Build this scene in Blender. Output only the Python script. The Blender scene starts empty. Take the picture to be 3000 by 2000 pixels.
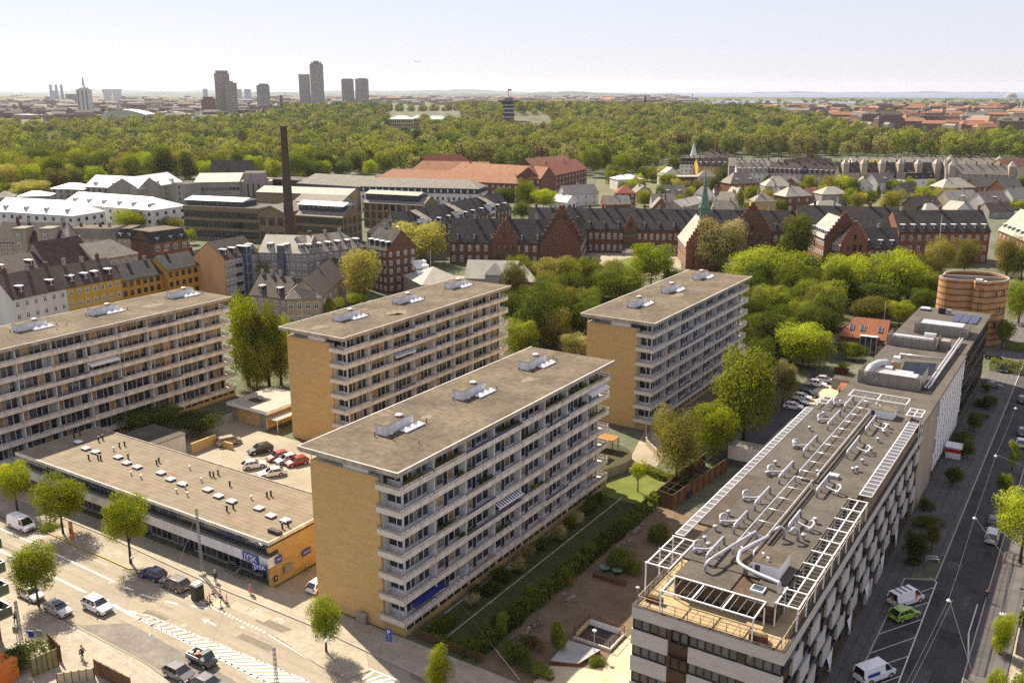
import bpy, math, random
import numpy as np
from mathutils import Vector, Matrix

RN = random.Random(11)
SC = bpy.context.scene
COL = SC.collection
# ---- camera geometry of the photograph: 64 m up, looking 15 degrees down; city grid turned 32.7 degrees
CAMH, FPX = 64.0, 2750.0
PITCH = math.atan(738 / 2750.0)
cP, sP = math.cos(PITCH), math.sin(PITCH)
GA = math.radians(32.7)
GU = (math.cos(GA), -math.sin(GA))      # grid u axis (along the main street)
GV = (math.sin(GA), math.cos(GA))       # grid v axis (along the long blocks)
GROT = -GA
def G(px, py, z=0.0):
    dx = (px - 1500) / FPX; dy = -(py - 1000) / FPX
    Y = cP + dy * sP; Z = -sP + dy * cP
    t = (z - CAMH) / Z
    return (dx * t, Y * t)
def UV(x, y): return (x * GU[0] + y * GU[1], x * GV[0] + y * GV[1])
def XY(u, v): return (u * GU[0] + v * GV[0], u * GU[1] + v * GV[1])
ZM = {'1': (0, 1000, 2.94), '2': (700, 1000, 2.94), '3': (1400, 1000, 2.94), '4': (2200, 1000, 2.94),
      '5': (0, 1500, 2.94), '6': (700, 1500, 2.94), '7': (1400, 1500, 2.94), '8': (2200, 1500, 2.94),
      'a': (0, 150, 2.352), 'b': (1000, 150, 2.352), 'c': (2000, 150, 2.352), 'd': (0, 550, 2.352),
      'e': (1000, 550, 2.352), 'f': (2000, 550, 2.352), 'w': (0, 0, .784), 'g': (500, 650, 4.704),
      'h': (0, 600, 4.704), 'k': (500, 470, 4.704), 'v': (1850, 400, 4.704), 'l': (0, 220, 4.704), 'r': (2500, 220, 4.704)}
def Q(r, x, y):
    o = ZM[r]; return (o[0] + x / o[2], o[1] + y / o[2])
def P(r, x, y, z=0.0): return G(*Q(r, x, y), z)          # ground point (world) seen at a spot of the photograph
def PU(r, x, y, z=0.0): return UV(*P(r, x, y, z))        # the same in grid coordinates

def smooth(pts, k=4):
    P_ = [Vector(p) for p in pts]; out = []
    for i in range(len(P_) - 1):
        a, b, c, d = P_[max(i - 1, 0)], P_[i], P_[i + 1], P_[min(i + 2, len(P_) - 1)]
        for j in range(k):
            t = j / k; out.append(.5 * ((2 * b) + (c - a) * t + (2 * a - 5 * b + 4 * c - d) * t * t + (3 * b - a - 3 * c + d) * t ** 3))
    return out + [P_[-1]]
# ---- mesh builder
class MB:
    def __init__(s): s.v = []; s.f = []; s.m = []; s.mats = []; s.smooth = False
    def mi(s, mat):
        if mat not in s.mats: s.mats.append(mat)
        return s.mats.index(mat)
    def face(s, pts, mat):
        n = len(s.v); s.v += [tuple(p) for p in pts]; s.f.append(tuple(range(n, n + len(pts)))); s.m.append(s.mi(mat)); return s
    def raw(s, vs, fs, mat):
        n = len(s.v); s.v += [tuple(p) for p in vs]; k = s.mi(mat)
        for f in fs: s.f.append(tuple(i + n for i in f)); s.m.append(k)
        return s
    def box(s, x0, x1, y0, y1, z0, z1, mat, top=None):
        vs = [(x0, y0, z0), (x1, y0, z0), (x1, y1, z0), (x0, y1, z0), (x0, y0, z1), (x1, y0, z1), (x1, y1, z1), (x0, y1, z1)]
        s.raw(vs, [(0, 3, 2, 1), (0, 1, 5, 4), (1, 2, 6, 5), (2, 3, 7, 6), (3, 0, 4, 7)], mat)
        s.face(vs[4:], top or mat); return s
    def bar(s, p, q, w, mat, h=None):
        p, q = Vector(p), Vector(q); d = (q - p)
        if d.length < 1e-6: return s
        d.normalize(); a = d.cross(Vector((0, 0, 1)))
        if a.length < 1e-3: a = Vector((1, 0, 0))
        a.normalize(); b = a.cross(d); h = h or w
        a *= w / 2; b *= h / 2
        vs = [p - a - b, p + a - b, p + a + b, p - a + b, q - a - b, q + a - b, q + a + b, q - a + b]
        return s.raw(vs, [(3, 2, 1, 0), (4, 5, 6, 7), (0, 1, 5, 4), (1, 2, 6, 5), (2, 3, 7, 6), (3, 0, 4, 7)], mat)
    def tube(s, pts, r, mat, n=8, r1=None, caps=True):
        pts = [Vector(p) for p in pts]; rings = []; N = len(pts)
        base = len(s.v); k = s.mi(mat); up = Vector((0, 0, 1)); prev = None
        for i, p in enumerate(pts):
            d = (pts[min(i + 1, N - 1)] - pts[max(i - 1, 0)]).normalized()
            a = prev if prev is not None else (d.cross(up) if abs(d.z) < .95 else d.cross(Vector((1, 0, 0))))
            a = (a - d * a.dot(d)).normalized(); prev = a
            b = d.cross(a); rr = r if r1 is None else r + (r1 - r) * i / max(1, N - 1)
            for j in range(n):
                t = 2 * math.pi * j / n
                s.v.append(tuple(p + a * (rr * math.cos(t)) + b * (rr * math.sin(t))))
        for i in range(N - 1):
            for j in range(n):
                j2 = (j + 1) % n
                s.f.append((base + i * n + j, base + i * n + j2, base + (i + 1) * n + j2, base + (i + 1) * n + j)); s.m.append(k)
        if caps:
            s.f.append(tuple(base + j for j in range(n))[::-1]); s.m.append(k)
            s.f.append(tuple(base + (N - 1) * n + j for j in range(n))); s.m.append(k)
        return s
    def lathe(s, prof, mat, c=(0, 0), n=12, ph=0.0):
        base = len(s.v); k = s.mi(mat); N = len(prof)
        for (r, z) in prof:
            for j in range(n):
                t = 2 * math.pi * j / n + ph
                s.v.append((c[0] + r * math.cos(t), c[1] + r * math.sin(t), z))
        for i in range(N - 1):
            for j in range(n):
                j2 = (j + 1) % n
                s.f.append((base + i * n + j, base + i * n + j2, base + (i + 1) * n + j2, base + (i + 1) * n + j)); s.m.append(k)
        if prof[-1][0] > 1e-4: s.f.append(tuple(base + (N - 1) * n + j for j in range(n))); s.m.append(k)
        return s
    def prism(s, pts, z0, z1, mat, top=None):
        n = len(pts)
        for i in range(n):
            a, b = pts[i], pts[(i + 1) % n]
            s.face([(a[0], a[1], z0), (b[0], b[1], z0), (b[0], b[1], z1), (a[0], a[1], z1)], mat)
        s.face([(p[0], p[1], z1) for p in pts], top or mat); return s
    def mesh(s, name):
        me = bpy.data.meshes.new(name); me.from_pydata(s.v, [], s.f)
        for m in s.mats: me.materials.append(m)
        me.polygons.foreach_set('material_index', s.m)
        if s.smooth: me.polygons.foreach_set('use_smooth', [True] * len(s.f))
        me.update(); return me

def tag(o, label=None, cat=None, group=None, kind=None):
    if label: o['label'] = label
    if cat: o['category'] = cat
    if group: o['group'] = group
    if kind: o['kind'] = kind
    return o
def thing(name, label, cat, loc, rz=0.0, group=None, sc=None):
    o = bpy.data.objects.new(name, None); COL.objects.link(o)
    o.empty_display_size = .5
    o.location = (loc[0], loc[1], loc[2] if len(loc) > 2 else 0.0); o.rotation_euler = (0, 0, rz)
    if sc: o.scale = (sc, sc, sc) if not hasattr(sc, '__len__') else sc
    return tag(o, label, cat, group)
def ob(name, me, parent=None, loc=None, rz=None, sc=None, label=None):
    if isinstance(me, MB): me = me.mesh(name)
    o = bpy.data.objects.new(name, me); COL.objects.link(o)
    if parent is not None: o.parent = parent
    if loc is not None: o.location = (loc[0], loc[1], loc[2] if len(loc) > 2 else 0.0)
    if rz is not None: o.rotation_euler = (0, 0, rz)
    if sc is not None: o.scale = sc if hasattr(sc, '__len__') else (sc, sc, sc)
    if label: o['label'] = label
    return o
def repaint(o, idx, mat):
    o.material_slots[idx].link = 'OBJECT'; o.material_slots[idx].material = mat
def kids(o): return [c for c in KIDS.get(o.name, [])]
def copy_tree(o, parent=None, **kw):
    c = o.copy(); COL.objects.link(c)
    if parent is not None: c.parent = parent
    for ch in list(o.children): copy_tree(ch, c)
    return c

# ---- materials
MATS = {}
def mat(name, col, rough=.85, var=.18, scale=.6, metal=0.0, col2=None, rnd=0.0, spec=None, bump=0.0, streak=False, fine=None, coat=0):
    if name in MATS: return MATS[name]
    m = bpy.data.materials.new(name); m.use_nodes = True; nt = m.node_tree; N = nt.nodes; Lk = nt.links
    b = N['Principled BSDF']; b.inputs['Roughness'].default_value = rough; b.inputs['Metallic'].default_value = metal
    if spec is None and rough > .55 and not metal: spec = .18
    if spec is not None: b.inputs['Specular IOR Level'].default_value = spec
    if coat: b.inputs['Coat Weight'].default_value = coat; b.inputs['Coat Roughness'].default_value = .05
    c4 = (*col, 1)
    if var <= 0 and not rnd and not col2:
        b.inputs['Base Color'].default_value = c4; MATS[name] = m; return m
    tc = N.new('ShaderNodeTexCoord'); mp = N.new('ShaderNodeMapping')
    Lk.new(tc.outputs['Object'], mp.inputs['Vector'])
    mp.inputs['Scale'].default_value = (1, 1, .18) if streak else (1, 1, 1)
    nz = N.new('ShaderNodeTexNoise'); nz.inputs['Scale'].default_value = scale; nz.inputs['Detail'].default_value = 6
    nz.inputs['Roughness'].default_value = .65
    Lk.new(mp.outputs['Vector'], nz.inputs['Vector'])
    rp = N.new('ShaderNodeValToRGB'); rp.color_ramp.elements[0].position = .32; rp.color_ramp.elements[1].position = .68
    lo = col2 if col2 else tuple(c * (1 - var) for c in col)
    hi = col if col2 else tuple(min(1, c * (1 + var * .7)) for c in col)
    rp.color_ramp.elements[0].color = (*lo, 1); rp.color_ramp.elements[1].color = (*hi, 1)
    Lk.new(nz.outputs['Fac'], rp.inputs['Fac']); out = rp.outputs['Color']
    if fine:
        n2 = N.new('ShaderNodeTexNoise'); n2.inputs['Scale'].default_value = fine[0]; n2.inputs['Detail'].default_value = 3
        Lk.new(tc.outputs['Object'], n2.inputs['Vector'])
        mr = N.new('ShaderNodeMapRange'); mr.inputs['From Min'].default_value = .3; mr.inputs['From Max'].default_value = .7
        mr.inputs['To Min'].default_value = 1 - fine[1]; mr.inputs['To Max'].default_value = 1 + fine[1]
        Lk.new(n2.outputs['Fac'], mr.inputs['Value'])
        mx = N.new('ShaderNodeVectorMath'); mx.operation = 'SCALE'
        Lk.new(out, mx.inputs[0]); Lk.new(mr.outputs['Result'], mx.inputs['Scale']); out = mx.outputs['Vector']
    if rnd:
        oi = N.new('ShaderNodeObjectInfo'); hs = N.new('ShaderNodeMapRange')
        hs.inputs['To Min'].default_value = 1 - rnd; hs.inputs['To Max'].default_value = 1 + rnd
        Lk.new(oi.outputs['Random'], hs.inputs['Value'])
        mx = N.new('ShaderNodeVectorMath'); mx.operation = 'SCALE'
        Lk.new(out, mx.inputs[0]); Lk.new(hs.outputs['Result'], mx.inputs['Scale']); out = mx.outputs['Vector']
    Lk.new(out, b.inputs['Base Color'])
    if bump:
        bp = N.new('ShaderNodeBump'); bp.inputs['Strength'].default_value = bump; bp.inputs['Distance'].default_value = .05
        Lk.new(nz.outputs['Fac'], bp.inputs['Height']); Lk.new(bp.outputs['Normal'], b.inputs['Normal'])
    MATS[name] = m; return m
def brick(name, c1, c2, mortar, bw=.24, bh=.07, var=.35):
    if name in MATS: return MATS[name]
    m = mat(name, c1); nt = m.node_tree; N = nt.nodes; Lk = nt.links; b = N['Principled BSDF']
    tc = N.new('ShaderNodeTexCoord'); sx = N.new('ShaderNodeSeparateXYZ'); Lk.new(tc.outputs['Object'], sx.inputs[0])
    ad = N.new('ShaderNodeMath'); ad.operation = 'ADD'; Lk.new(sx.outputs['X'], ad.inputs[0]); Lk.new(sx.outputs['Y'], ad.inputs[1])
    cx = N.new('ShaderNodeCombineXYZ'); Lk.new(ad.outputs[0], cx.inputs['X']); Lk.new(sx.outputs['Z'], cx.inputs['Y'])
    bt = N.new('ShaderNodeTexBrick'); bt.inputs['Color1'].default_value = (*c1, 1); bt.inputs['Color2'].default_value = (*c2, 1)
    bt.inputs['Mortar'].default_value = (*mortar, 1); bt.inputs['Scale'].default_value = 1; bt.inputs['Brick Width'].default_value = bw
    bt.inputs['Row Height'].default_value = bh; bt.inputs['Mortar Size'].default_value = .008; Lk.new(cx.outputs[0], bt.inputs['Vector'])
    n2 = N.new('ShaderNodeTexNoise'); n2.inputs['Scale'].default_value = .35; n2.inputs['Detail'].default_value = 8; n2.inputs['Roughness'].default_value = .75
    mp = N.new('ShaderNodeMapping'); mp.inputs['Scale'].default_value = (1, 1, 5); Lk.new(tc.outputs['Object'], mp.inputs['Vector']); Lk.new(mp.outputs['Vector'], n2.inputs['Vector'])
    mr = N.new('ShaderNodeMapRange'); mr.inputs['From Min'].default_value = .3; mr.inputs['From Max'].default_value = .7
    mr.inputs['To Min'].default_value = 1 - var; mr.inputs['To Max'].default_value = 1 + var * .5; Lk.new(n2.outputs['Fac'], mr.inputs['Value'])
    mx = N.new('ShaderNodeVectorMath'); mx.operation = 'SCALE'; Lk.new(bt.outputs['Color'], mx.inputs[0]); Lk.new(mr.outputs['Result'], mx.inputs['Scale'])
    Lk.new(mx.outputs['Vector'], b.inputs['Base Color']); return m
def ribs(name, c1, c2, period, rough=.88, axis='X', width=.5, metal=0.0, rnd=0):
    "planks, tile rows or standing seams running across one axis of the object"
    if name in MATS: return MATS[name]
    m = mat(name, c1, rough=rough, metal=metal, var=.2, scale=.5); nt = m.node_tree; N = nt.nodes; Lk = nt.links; b = N['Principled BSDF']
    src = b.inputs['Base Color'].links[0].from_socket
    tc = N.new('ShaderNodeTexCoord'); wv = N.new('ShaderNodeTexWave'); wv.bands_direction = axis; wv.wave_profile = 'SAW'
    wv.inputs['Scale'].default_value = 1 / period * .314159 * 1.0; Lk.new(tc.outputs['Object'], wv.inputs['Vector'])
    wv.inputs['Scale'].default_value = (2 * math.pi / period) / 20
    rp = N.new('ShaderNodeValToRGB'); rp.color_ramp.interpolation = 'CONSTANT'
    k = tuple(b_ / max(a_, 1e-3) for a_, b_ in zip(c1, c2))
    rp.color_ramp.elements[0].color = (*k, 1); rp.color_ramp.elements[1].color = (1, 1, 1, 1); rp.color_ramp.elements[1].position = width
    Lk.new(wv.outputs['Fac'], rp.inputs['Fac'])
    mx = N.new('ShaderNodeVectorMath'); mx.operation = 'MULTIPLY'; Lk.new(src, mx.inputs[0]); Lk.new(rp.outputs['Color'], mx.inputs[1])
    Lk.new(mx.outputs['Vector'], b.inputs['Base Color']); return m
def leafmat(name, c1, c2, trans=.36, rnd=.3):
    if name in MATS: return MATS[name]
    m = bpy.data.materials.new(name); m.use_nodes = True; nt = m.node_tree; N = nt.nodes; Lk = nt.links
    N.remove(N['Principled BSDF']); out = N['Material Output']
    tc = N.new('ShaderNodeTexCoord'); nz = N.new('ShaderNodeTexNoise'); nz.inputs['Scale'].default_value = 1.3; nz.inputs['Detail'].default_value = 5
    oi = N.new('ShaderNodeObjectInfo'); av = N.new('ShaderNodeVectorMath'); av.operation = 'ADD'
    Lk.new(tc.outputs['Object'], av.inputs[0]); Lk.new(oi.outputs['Location'], av.inputs[1]); Lk.new(av.outputs[0], nz.inputs['Vector'])
    rp = N.new('ShaderNodeValToRGB'); rp.color_ramp.elements[0].position = .35; rp.color_ramp.elements[1].position = .65
    rp.color_ramp.elements[0].color = (*c2, 1); rp.color_ramp.elements[1].color = (*c1, 1); Lk.new(nz.outputs['Fac'], rp.inputs['Fac'])
    mr = N.new('ShaderNodeMapRange'); mr.inputs['To Min'].default_value = 1 - rnd; mr.inputs['To Max'].default_value = 1 + rnd; Lk.new(oi.outputs['Random'], mr.inputs['Value'])
    mx = N.new('ShaderNodeVectorMath'); mx.operation = 'SCALE'; Lk.new(rp.outputs['Color'], mx.inputs[0]); Lk.new(mr.outputs['Result'], mx.inputs['Scale'])
    d = N.new('ShaderNodeBsdfDiffuse'); t = N.new('ShaderNodeBsdfTranslucent'); Lk.new(mx.outputs[0], d.inputs['Color'])
    tm = N.new('ShaderNodeVectorMath'); tm.operation = 'MULTIPLY'; tm.inputs[1].default_value = (1.7, 1.6, .5); Lk.new(mx.outputs[0], tm.inputs[0]); Lk.new(tm.outputs[0], t.inputs['Color'])
    ms = N.new('ShaderNodeMixShader'); ms.inputs['Fac'].default_value = trans; Lk.new(d.outputs[0], ms.inputs[1]); Lk.new(t.outputs[0], ms.inputs[2])
    Lk.new(ms.outputs[0], out.inputs['Surface']); MATS[name] = m; return m

m_ybrick = brick('yellow_brick', (.62, .41, .165), (.5, .32, .12), (.54, .39, .2), var=.2)
m_obrick = brick('ochre_brick', (.5, .335, .125), (.42, .27, .1), (.42, .31, .17))
m_rbrick = brick('red_brick', (.26, .105, .058), (.2, .08, .045), (.21, .115, .075))
m_rbrick2 = brick('red_brick_dark', (.165, .078, .046), (.125, .06, .037), (.14, .085, .06))
m_conc = mat('pale_concrete', (.63, .575, .5), var=.28, scale=.7, streak=True, fine=(6, .12))
m_concd = mat('stained_concrete', (.36, .32, .27), var=.45, scale=.9, streak=True)
m_white = mat('white_paint', (.74, .73, .72), rough=.6, var=.1, scale=1.2)
m_wdirty = mat('weathered_white', (.66, .66, .66), rough=.7, var=.2, scale=.8, streak=True)
m_felt = mat('tan_roofing_felt', (.118, .094, .066), rough=.95, var=.38, scale=.13, fine=(1.3, .25))
m_felt2 = ribs('striped_roofing_felt', (.2, .162, .115), (.165, .133, .095), .9, rough=.95, axis='Y', width=.25)
m_dfelt = mat('grey_roofing_felt', (.085, .074, .062), rough=.9, var=.28, scale=.25, fine=(2, .12))
m_dfelt2 = mat('brown_roofing_felt', (.075, .058, .045), rough=.9, var=.25, scale=.3, fine=(2, .12))
m_glass = mat('dark_glass', (.025, .03, .038), rough=.06, var=.5, scale=.35, rnd=.5, spec=.8)
m_glassb = mat('bluish_glass', (.05, .065, .09), rough=.08, var=.4, scale=.4, rnd=.4, spec=.8)
m_curt = mat('curtained_glass', (.26, .25, .235), rough=.25, var=.35, scale=1.5, rnd=.3)
m_curt2 = mat('grey_glass', (.085, .085, .085), rough=.15, var=.5, scale=1.2, rnd=.4)  # mid-grey pane tone, between dark and curtained glass
m_warmg = mat('warm_curtained_glass', (.3, .21, .12), rough=.3, var=.4, scale=1.2, rnd=.3)
m_bdoor = mat('dark_blue_paint', (.02, .03, .055), rough=.5, var=.2)
m_blue = mat('blue_cloth', (.018, .025, .14), rough=.7, var=.2)
m_tanbd = mat('weathered_board', (.3, .24, .18), rough=.8, var=.3, scale=2)
m_black = mat('black_paint', (.015, .015, .016), rough=.5, var=.2)
m_rubber = mat('black_rubber', (.012, .012, .012), rough=.8, var=.1)
m_grey = mat('grey_metal', (.3, .3, .31), rough=.45, var=.15, metal=.3)
m_galv = mat('galvanised_steel', (.6, .61, .63), rough=.35, var=.12, metal=.6)
m_duct = mat('white_duct_metal', (.4, .4, .43), rough=.4, var=.12, metal=.25)
m_slate = mat('dark_slate', (.046, .042, .042), rough=.85, var=.35, scale=.5, fine=(3, .25))
m_slateb = mat('brown_slate', (.065, .05, .043), rough=.7, var=.3, scale=.5, fine=(3, .25))
m_grtile = mat('grey_roof_tile', (.195, .176, .15), rough=.8, var=.25, scale=.5, fine=(2, .2))
m_lgroof = mat('pale_grey_roof', (.31, .288, .245), rough=.7, var=.2, scale=.3)
m_zinc = mat('white_zinc_roof', (.56, .56, .57), rough=.5, var=.12, scale=.3)
m_otile = ribs('orange_roof_tile', (.3, .125, .065), (.22, .085, .045), .5, axis='X')
m_otile2 = ribs('weathered_pantile', (.31, .16, .095), (.26, .125, .075), .9, axis='X')
m_otiled = ribs('red_shaded_pantile', (.24, .085, .055), (.19, .07, .045), .9, axis='X')  # red tile; also the shaded copy of the orange tile, shade in the colour
m_stone = mat('beige_render', (.33, .28, .215), rough=.9, var=.2, scale=.4, streak=True)
m_greyr = mat('grey_render', (.27, .25, .225), rough=.9, var=.2, scale=.4, streak=True)
m_wrend = mat('white_render', (.6, .585, .56), rough=.9, var=.14, scale=.4, streak=True)
m_yrend = mat('yellow_render', (.5, .31, .06), rough=.9, var=.16, scale=.4, streak=True)
m_orend = mat('orange_render', (.44, .24, .05), rough=.9, var=.18, scale=.4, streak=True)
m_peach = mat('peach_render', (.55, .32, .16), rough=.9, var=.15, scale=.4, streak=True)
m_pinkr = mat('pale_pink_render', (.45, .38, .36), rough=.9, var=.14, scale=.4)
m_pyel = mat('pale_yellow_render', (.5, .42, .27), rough=.9, var=.14, scale=.4)
m_copper = mat('green_copper', (.115, .2, .155), rough=.6, var=.3, scale=1)
m_wood = ribs('brown_timber', (.15, .085, .045), (.1, .055, .03), .2, axis='X')
m_deckw = ribs('pale_deck_boards', (.35, .26, .145), (.28, .2, .105), .22, axis='Y', width=.2)
m_bark = mat('bark', (.075, .055, .04), rough=.95, var=.3, scale=4)
m_red = mat('red_paint', (.45, .02, .015), rough=.4, var=.1)
m_orange = mat('orange_paint', (.6, .16, .02), rough=.5, var=.15)
m_yel = mat('yellow_paint', (.6, .36, .03), rough=.5, var=.15)
m_lineb = mat('road_paint', (.62, .6, .55), rough=.8, var=.25, scale=2)
m_sky = mat('skylight_dome', (.75, .75, .78), rough=.2, var=.08)
m_rust = mat('rusty_steel', (.14, .055, .03), rough=.85, var=.35, scale=2)
# ================= ground, streets, pavements =================
def gob(name, mb, kind='structure', label=None, cat=None, group=None):
    o = ob(name, mb); o.rotation_euler = (0, 0, GROT)
    if kind: o['kind'] = kind
    return tag(o, label, cat, group)
def sheet(name, pts, z, m, h=None):
    b = MB()
    if h: b.prism(pts, z - .3, z, m)
    else: b.face([(p[0], p[1], z) for p in pts], m)
    return gob(name, b)
def rect(u0, u1, v0, v1): return [(u0, v0), (u1, v0), (u1, v1), (u0, v1)]
m_ground = mat('city_ground', (.13, .125, .1), col2=(.06, .08, .025), scale=.03, rough=.95, fine=(.6, .25))
m_farg = mat('far_ground', (.07, .09, .03), col2=(.12, .11, .09), scale=.004, rough=1, fine=(.03, .4))
m_road = mat('worn_asphalt', (.295, .255, .195), col2=(.235, .2, .15), scale=.12, rough=.9, fine=(1.6, .09))
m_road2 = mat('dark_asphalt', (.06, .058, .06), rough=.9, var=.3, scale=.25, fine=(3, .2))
m_patch = mat('patched_asphalt', (.17, .155, .135), rough=.9, var=.25, scale=.4, fine=(2, .15))
m_pave = mat('pale_paving', (.31, .272, .21), rough=.9, var=.2, scale=.5, fine=(2.5, .12))
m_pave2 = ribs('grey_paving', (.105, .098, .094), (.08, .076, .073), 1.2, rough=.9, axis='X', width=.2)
m_lot = mat('parking_asphalt', (.29, .25, .185), rough=.9, var=.2, scale=.12, fine=(2, .08))
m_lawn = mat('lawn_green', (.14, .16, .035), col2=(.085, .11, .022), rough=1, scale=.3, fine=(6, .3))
m_lawn2 = mat('shaded_lawn', (.065, .07, .024), col2=(.035, .045, .014), rough=1, scale=.35, fine=(5, .3))  # darker copy of the lawn, shade put into the grass colour
m_gravel = mat('brown_gravel', (.15, .108, .07), rough=1, var=.25, scale=.4, fine=(5, .2))
m_plaza = mat('sandstone_paving', (.45, .38, .26), rough=.9, var=.18, scale=.3, fine=(3, .1))
m_kerb = mat('granite_kerb', (.34, .31, .27), rough=.9, var=.15, scale=3)
m_ykerb = mat('yellow_kerb', (.5, .34, .1), rough=.8, var=.2, scale=2)
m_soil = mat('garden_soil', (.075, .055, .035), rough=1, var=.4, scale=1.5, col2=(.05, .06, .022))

# one big sheet to the horizon (hole-free), finer city ground laid just above it
b = MB(); n = 48; R_ = 19000
for k in range(n):
    a0, a1 = 2 * math.pi * k / n, 2 * math.pi * (k + 1) / n
    b.face([(0, 0, -.06), (R_ * math.cos(a0), R_ * math.sin(a0), -.06), (R_ * math.cos(a1), R_ * math.sin(a1), -.06)], m_farg)
gr = ob('terrain', b); gr['kind'] = 'structure'
b = MB(); b.face([(-900, -60, 0), (900, -60, 0), (900, 1100, 0), (-900, 1100, 0)], m_ground); g2 = ob('ground', b); g2['kind'] = 'structure'

sheet('road', [(-260, 57.5), (-108, 57.5), (-87, 57.2), (-70, 55), (-40, 52), (60, 49), (60, 30), (90, 30), (90, 74.2), (-17, 74.2), (-17, 72), (-57, 72.1), (-66.5, 72.6), (-76.9, 73.2), (-95, 73.2), (-118, 74.3), (-260, 74.6)], .006, m_road)
sheet('road_patch', [(-101, 57.7), (-87, 57.4), (-76, 56.6), (-76, 60.5), (-86, 61), (-96, 61.4)], .0145, m_patch)
rp_r = random.Random(3)
m_tar = mat('tarred_strip', (.17, .145, .11), var=.25, scale=2, rough=.95); m_lite = mat('pale_asphalt', (.33, .29, .225), var=.15, scale=1, rough=.95)
b = MB()
for i in range(26):
    u_, v_ = rp_r.uniform(-150, -45), rp_r.uniform(58.5, 72); L_, w_ = rp_r.uniform(1.5, 9), rp_r.uniform(.35, 1.5); zz = .0092 + .0001 * i; b.face([(u_, v_, zz), (u_ + L_, v_ - .05, zz), (u_ + L_, v_ + w_, zz), (u_, v_ + w_, zz)], m_tar if i % 3 else m_lite)
for i in range(14):
    u_, v_ = rp_r.uniform(-140, -60), rp_r.uniform(58.5, 72); b.face([(u_ + .38 * math.cos(a * .7854), v_ + .38 * math.sin(a * .7854), .0125 + .0001 * i) for a in range(8)], m_concd)
for v_ in (59.6, 61.2, 65.0, 66.4, 68.0):
    for u_ in range(-150, -50, 10): b.face([(u_, v_ - .22, .0078), (u_ + 9.6, v_ - .22, .0078), (u_ + 9.6, v_ + .22, .0078), (u_, v_ + .22, .0078)], MATS['worn_track'] if 'worn_track' in MATS else mat('worn_track', (.25, .215, .165), var=.2, scale=.3, rough=.9))
for i in range(22):
    u_, v_ = rp_r.uniform(-16.5, -8), rp_r.uniform(70, 220); L_, w_ = rp_r.uniform(.6, 2), rp_r.uniform(1.5, 7); zz = .0165 + .0002 * i; b.face([(u_, v_, zz), (u_ + L_, v_, zz), (u_ + L_, v_ + w_, zz), (u_, v_ + w_, zz)], mat('dark_patch', (.04, .039, .042), var=.3, scale=1) if i % 2 else mat('grey_patch', (.085, .082, .082), var=.3, scale=1))
gob('road_repairs', b)
sheet('sidewalk', [(-260, 40), (-10, 40), (-30, 51), (-70, 54.8), (-87, 57.0), (-108, 57.3), (-260, 57.3)], .12, m_pave, 1)
sheet('sidewalk_north', [(-260, 74.7), (-118, 74.5), (-95, 73.4), (-87, 73.3), (-76.9, 73.4), (-66.5, 72.8), (-57, 72.3), (-36, 72.2), (-36, 77.2), (-260, 77.2)], .12, m_pave, 1)
sheet('bus_platform', [(-230, 70.6), (-131, 70.5), (-124.6, 70.5), (-107.6, 70.1), (-105.5, 71.0), (-105.5, 72.6), (-230, 72.6)], .13, m_pave, 1)
b = MB(); b.bar((-131, 70.36, .12), (-107.6, 69.98, .12), .18, m_ykerb, .1); gob('kerb_line', b)
sheet('tree_island', [(-76.5, 73.1), (-79, 69.2), (-69.6, 67.6), (-65.4, 67.4), (-64.2, 70.0), (-67, 72.5)], .1, m_pave, 1)
sheet('forecourt', rect(-87, -79.5, 77.2, 92), .03, m_lot)
sheet('parking_lot', [(-147, 91.6), (-79.5, 91.6), (-79.5, 131), (-111, 131), (-111, 118), (-133, 118), (-133, 131), (-147, 131)], .02, m_lot)
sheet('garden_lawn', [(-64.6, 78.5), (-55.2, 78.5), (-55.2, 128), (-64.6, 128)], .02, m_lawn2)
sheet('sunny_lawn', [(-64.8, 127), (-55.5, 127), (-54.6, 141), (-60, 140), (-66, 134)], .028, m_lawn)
sheet('gravel_yard', [(-54.6, 77.2), (-36, 77.2), (-36, 129), (-54.6, 129)], .024, m_gravel)
sheet('plaza', [(-47.4, 77.3), (-36, 77.3), (-36, 97), (-42.4, 93), (-42.6, 87.5), (-41.9, 84.3), (-44.8, 83.5), (-47.4, 82)], .034, m_plaza)
sheet('ramp', [(-71, 158), (-68, 147), (-66, 139.5), (-63.5, 139.5), (-61.6, 143), (-63, 150), (-66.5, 156), (-70, 160)], .03, m_lot)
sheet('rear_yard', [(-54, 150), (-36, 150), (-36, 215), (-54, 215)], .02, m_road2)
sheet('rear_court', [(-52, 192), (-36, 192), (-36, 207), (-50, 207)], .03, m_plaza)
# the right-hand street
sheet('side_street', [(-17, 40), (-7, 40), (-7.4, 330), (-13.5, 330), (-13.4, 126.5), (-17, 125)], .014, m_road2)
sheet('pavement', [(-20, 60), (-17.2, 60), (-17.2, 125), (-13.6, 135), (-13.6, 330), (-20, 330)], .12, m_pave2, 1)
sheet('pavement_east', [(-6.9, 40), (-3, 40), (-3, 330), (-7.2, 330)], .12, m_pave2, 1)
sheet('yard', [(-2.9, 60), (40, 60), (40, 330), (-2.9, 330)], .03, m_pave)
sheet('school_lawn', [PU('e', *p) for p in ((1830, 560), (1850, 510), (1990, 480), (2260, 480), (2290, 560))], .03, m_lawn)
sheet('school_yard', [PU('e', *p) for p in ((1680, 640), (1690, 450), (2340, 450), (2340, 620))], .02, m_lot)
sheet('boulevard', [PU('e', *p) for p in ((320, 720), (320, 625), (620, 600), (1700, 640), (1740, 700))], .02, m_lot)

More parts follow.
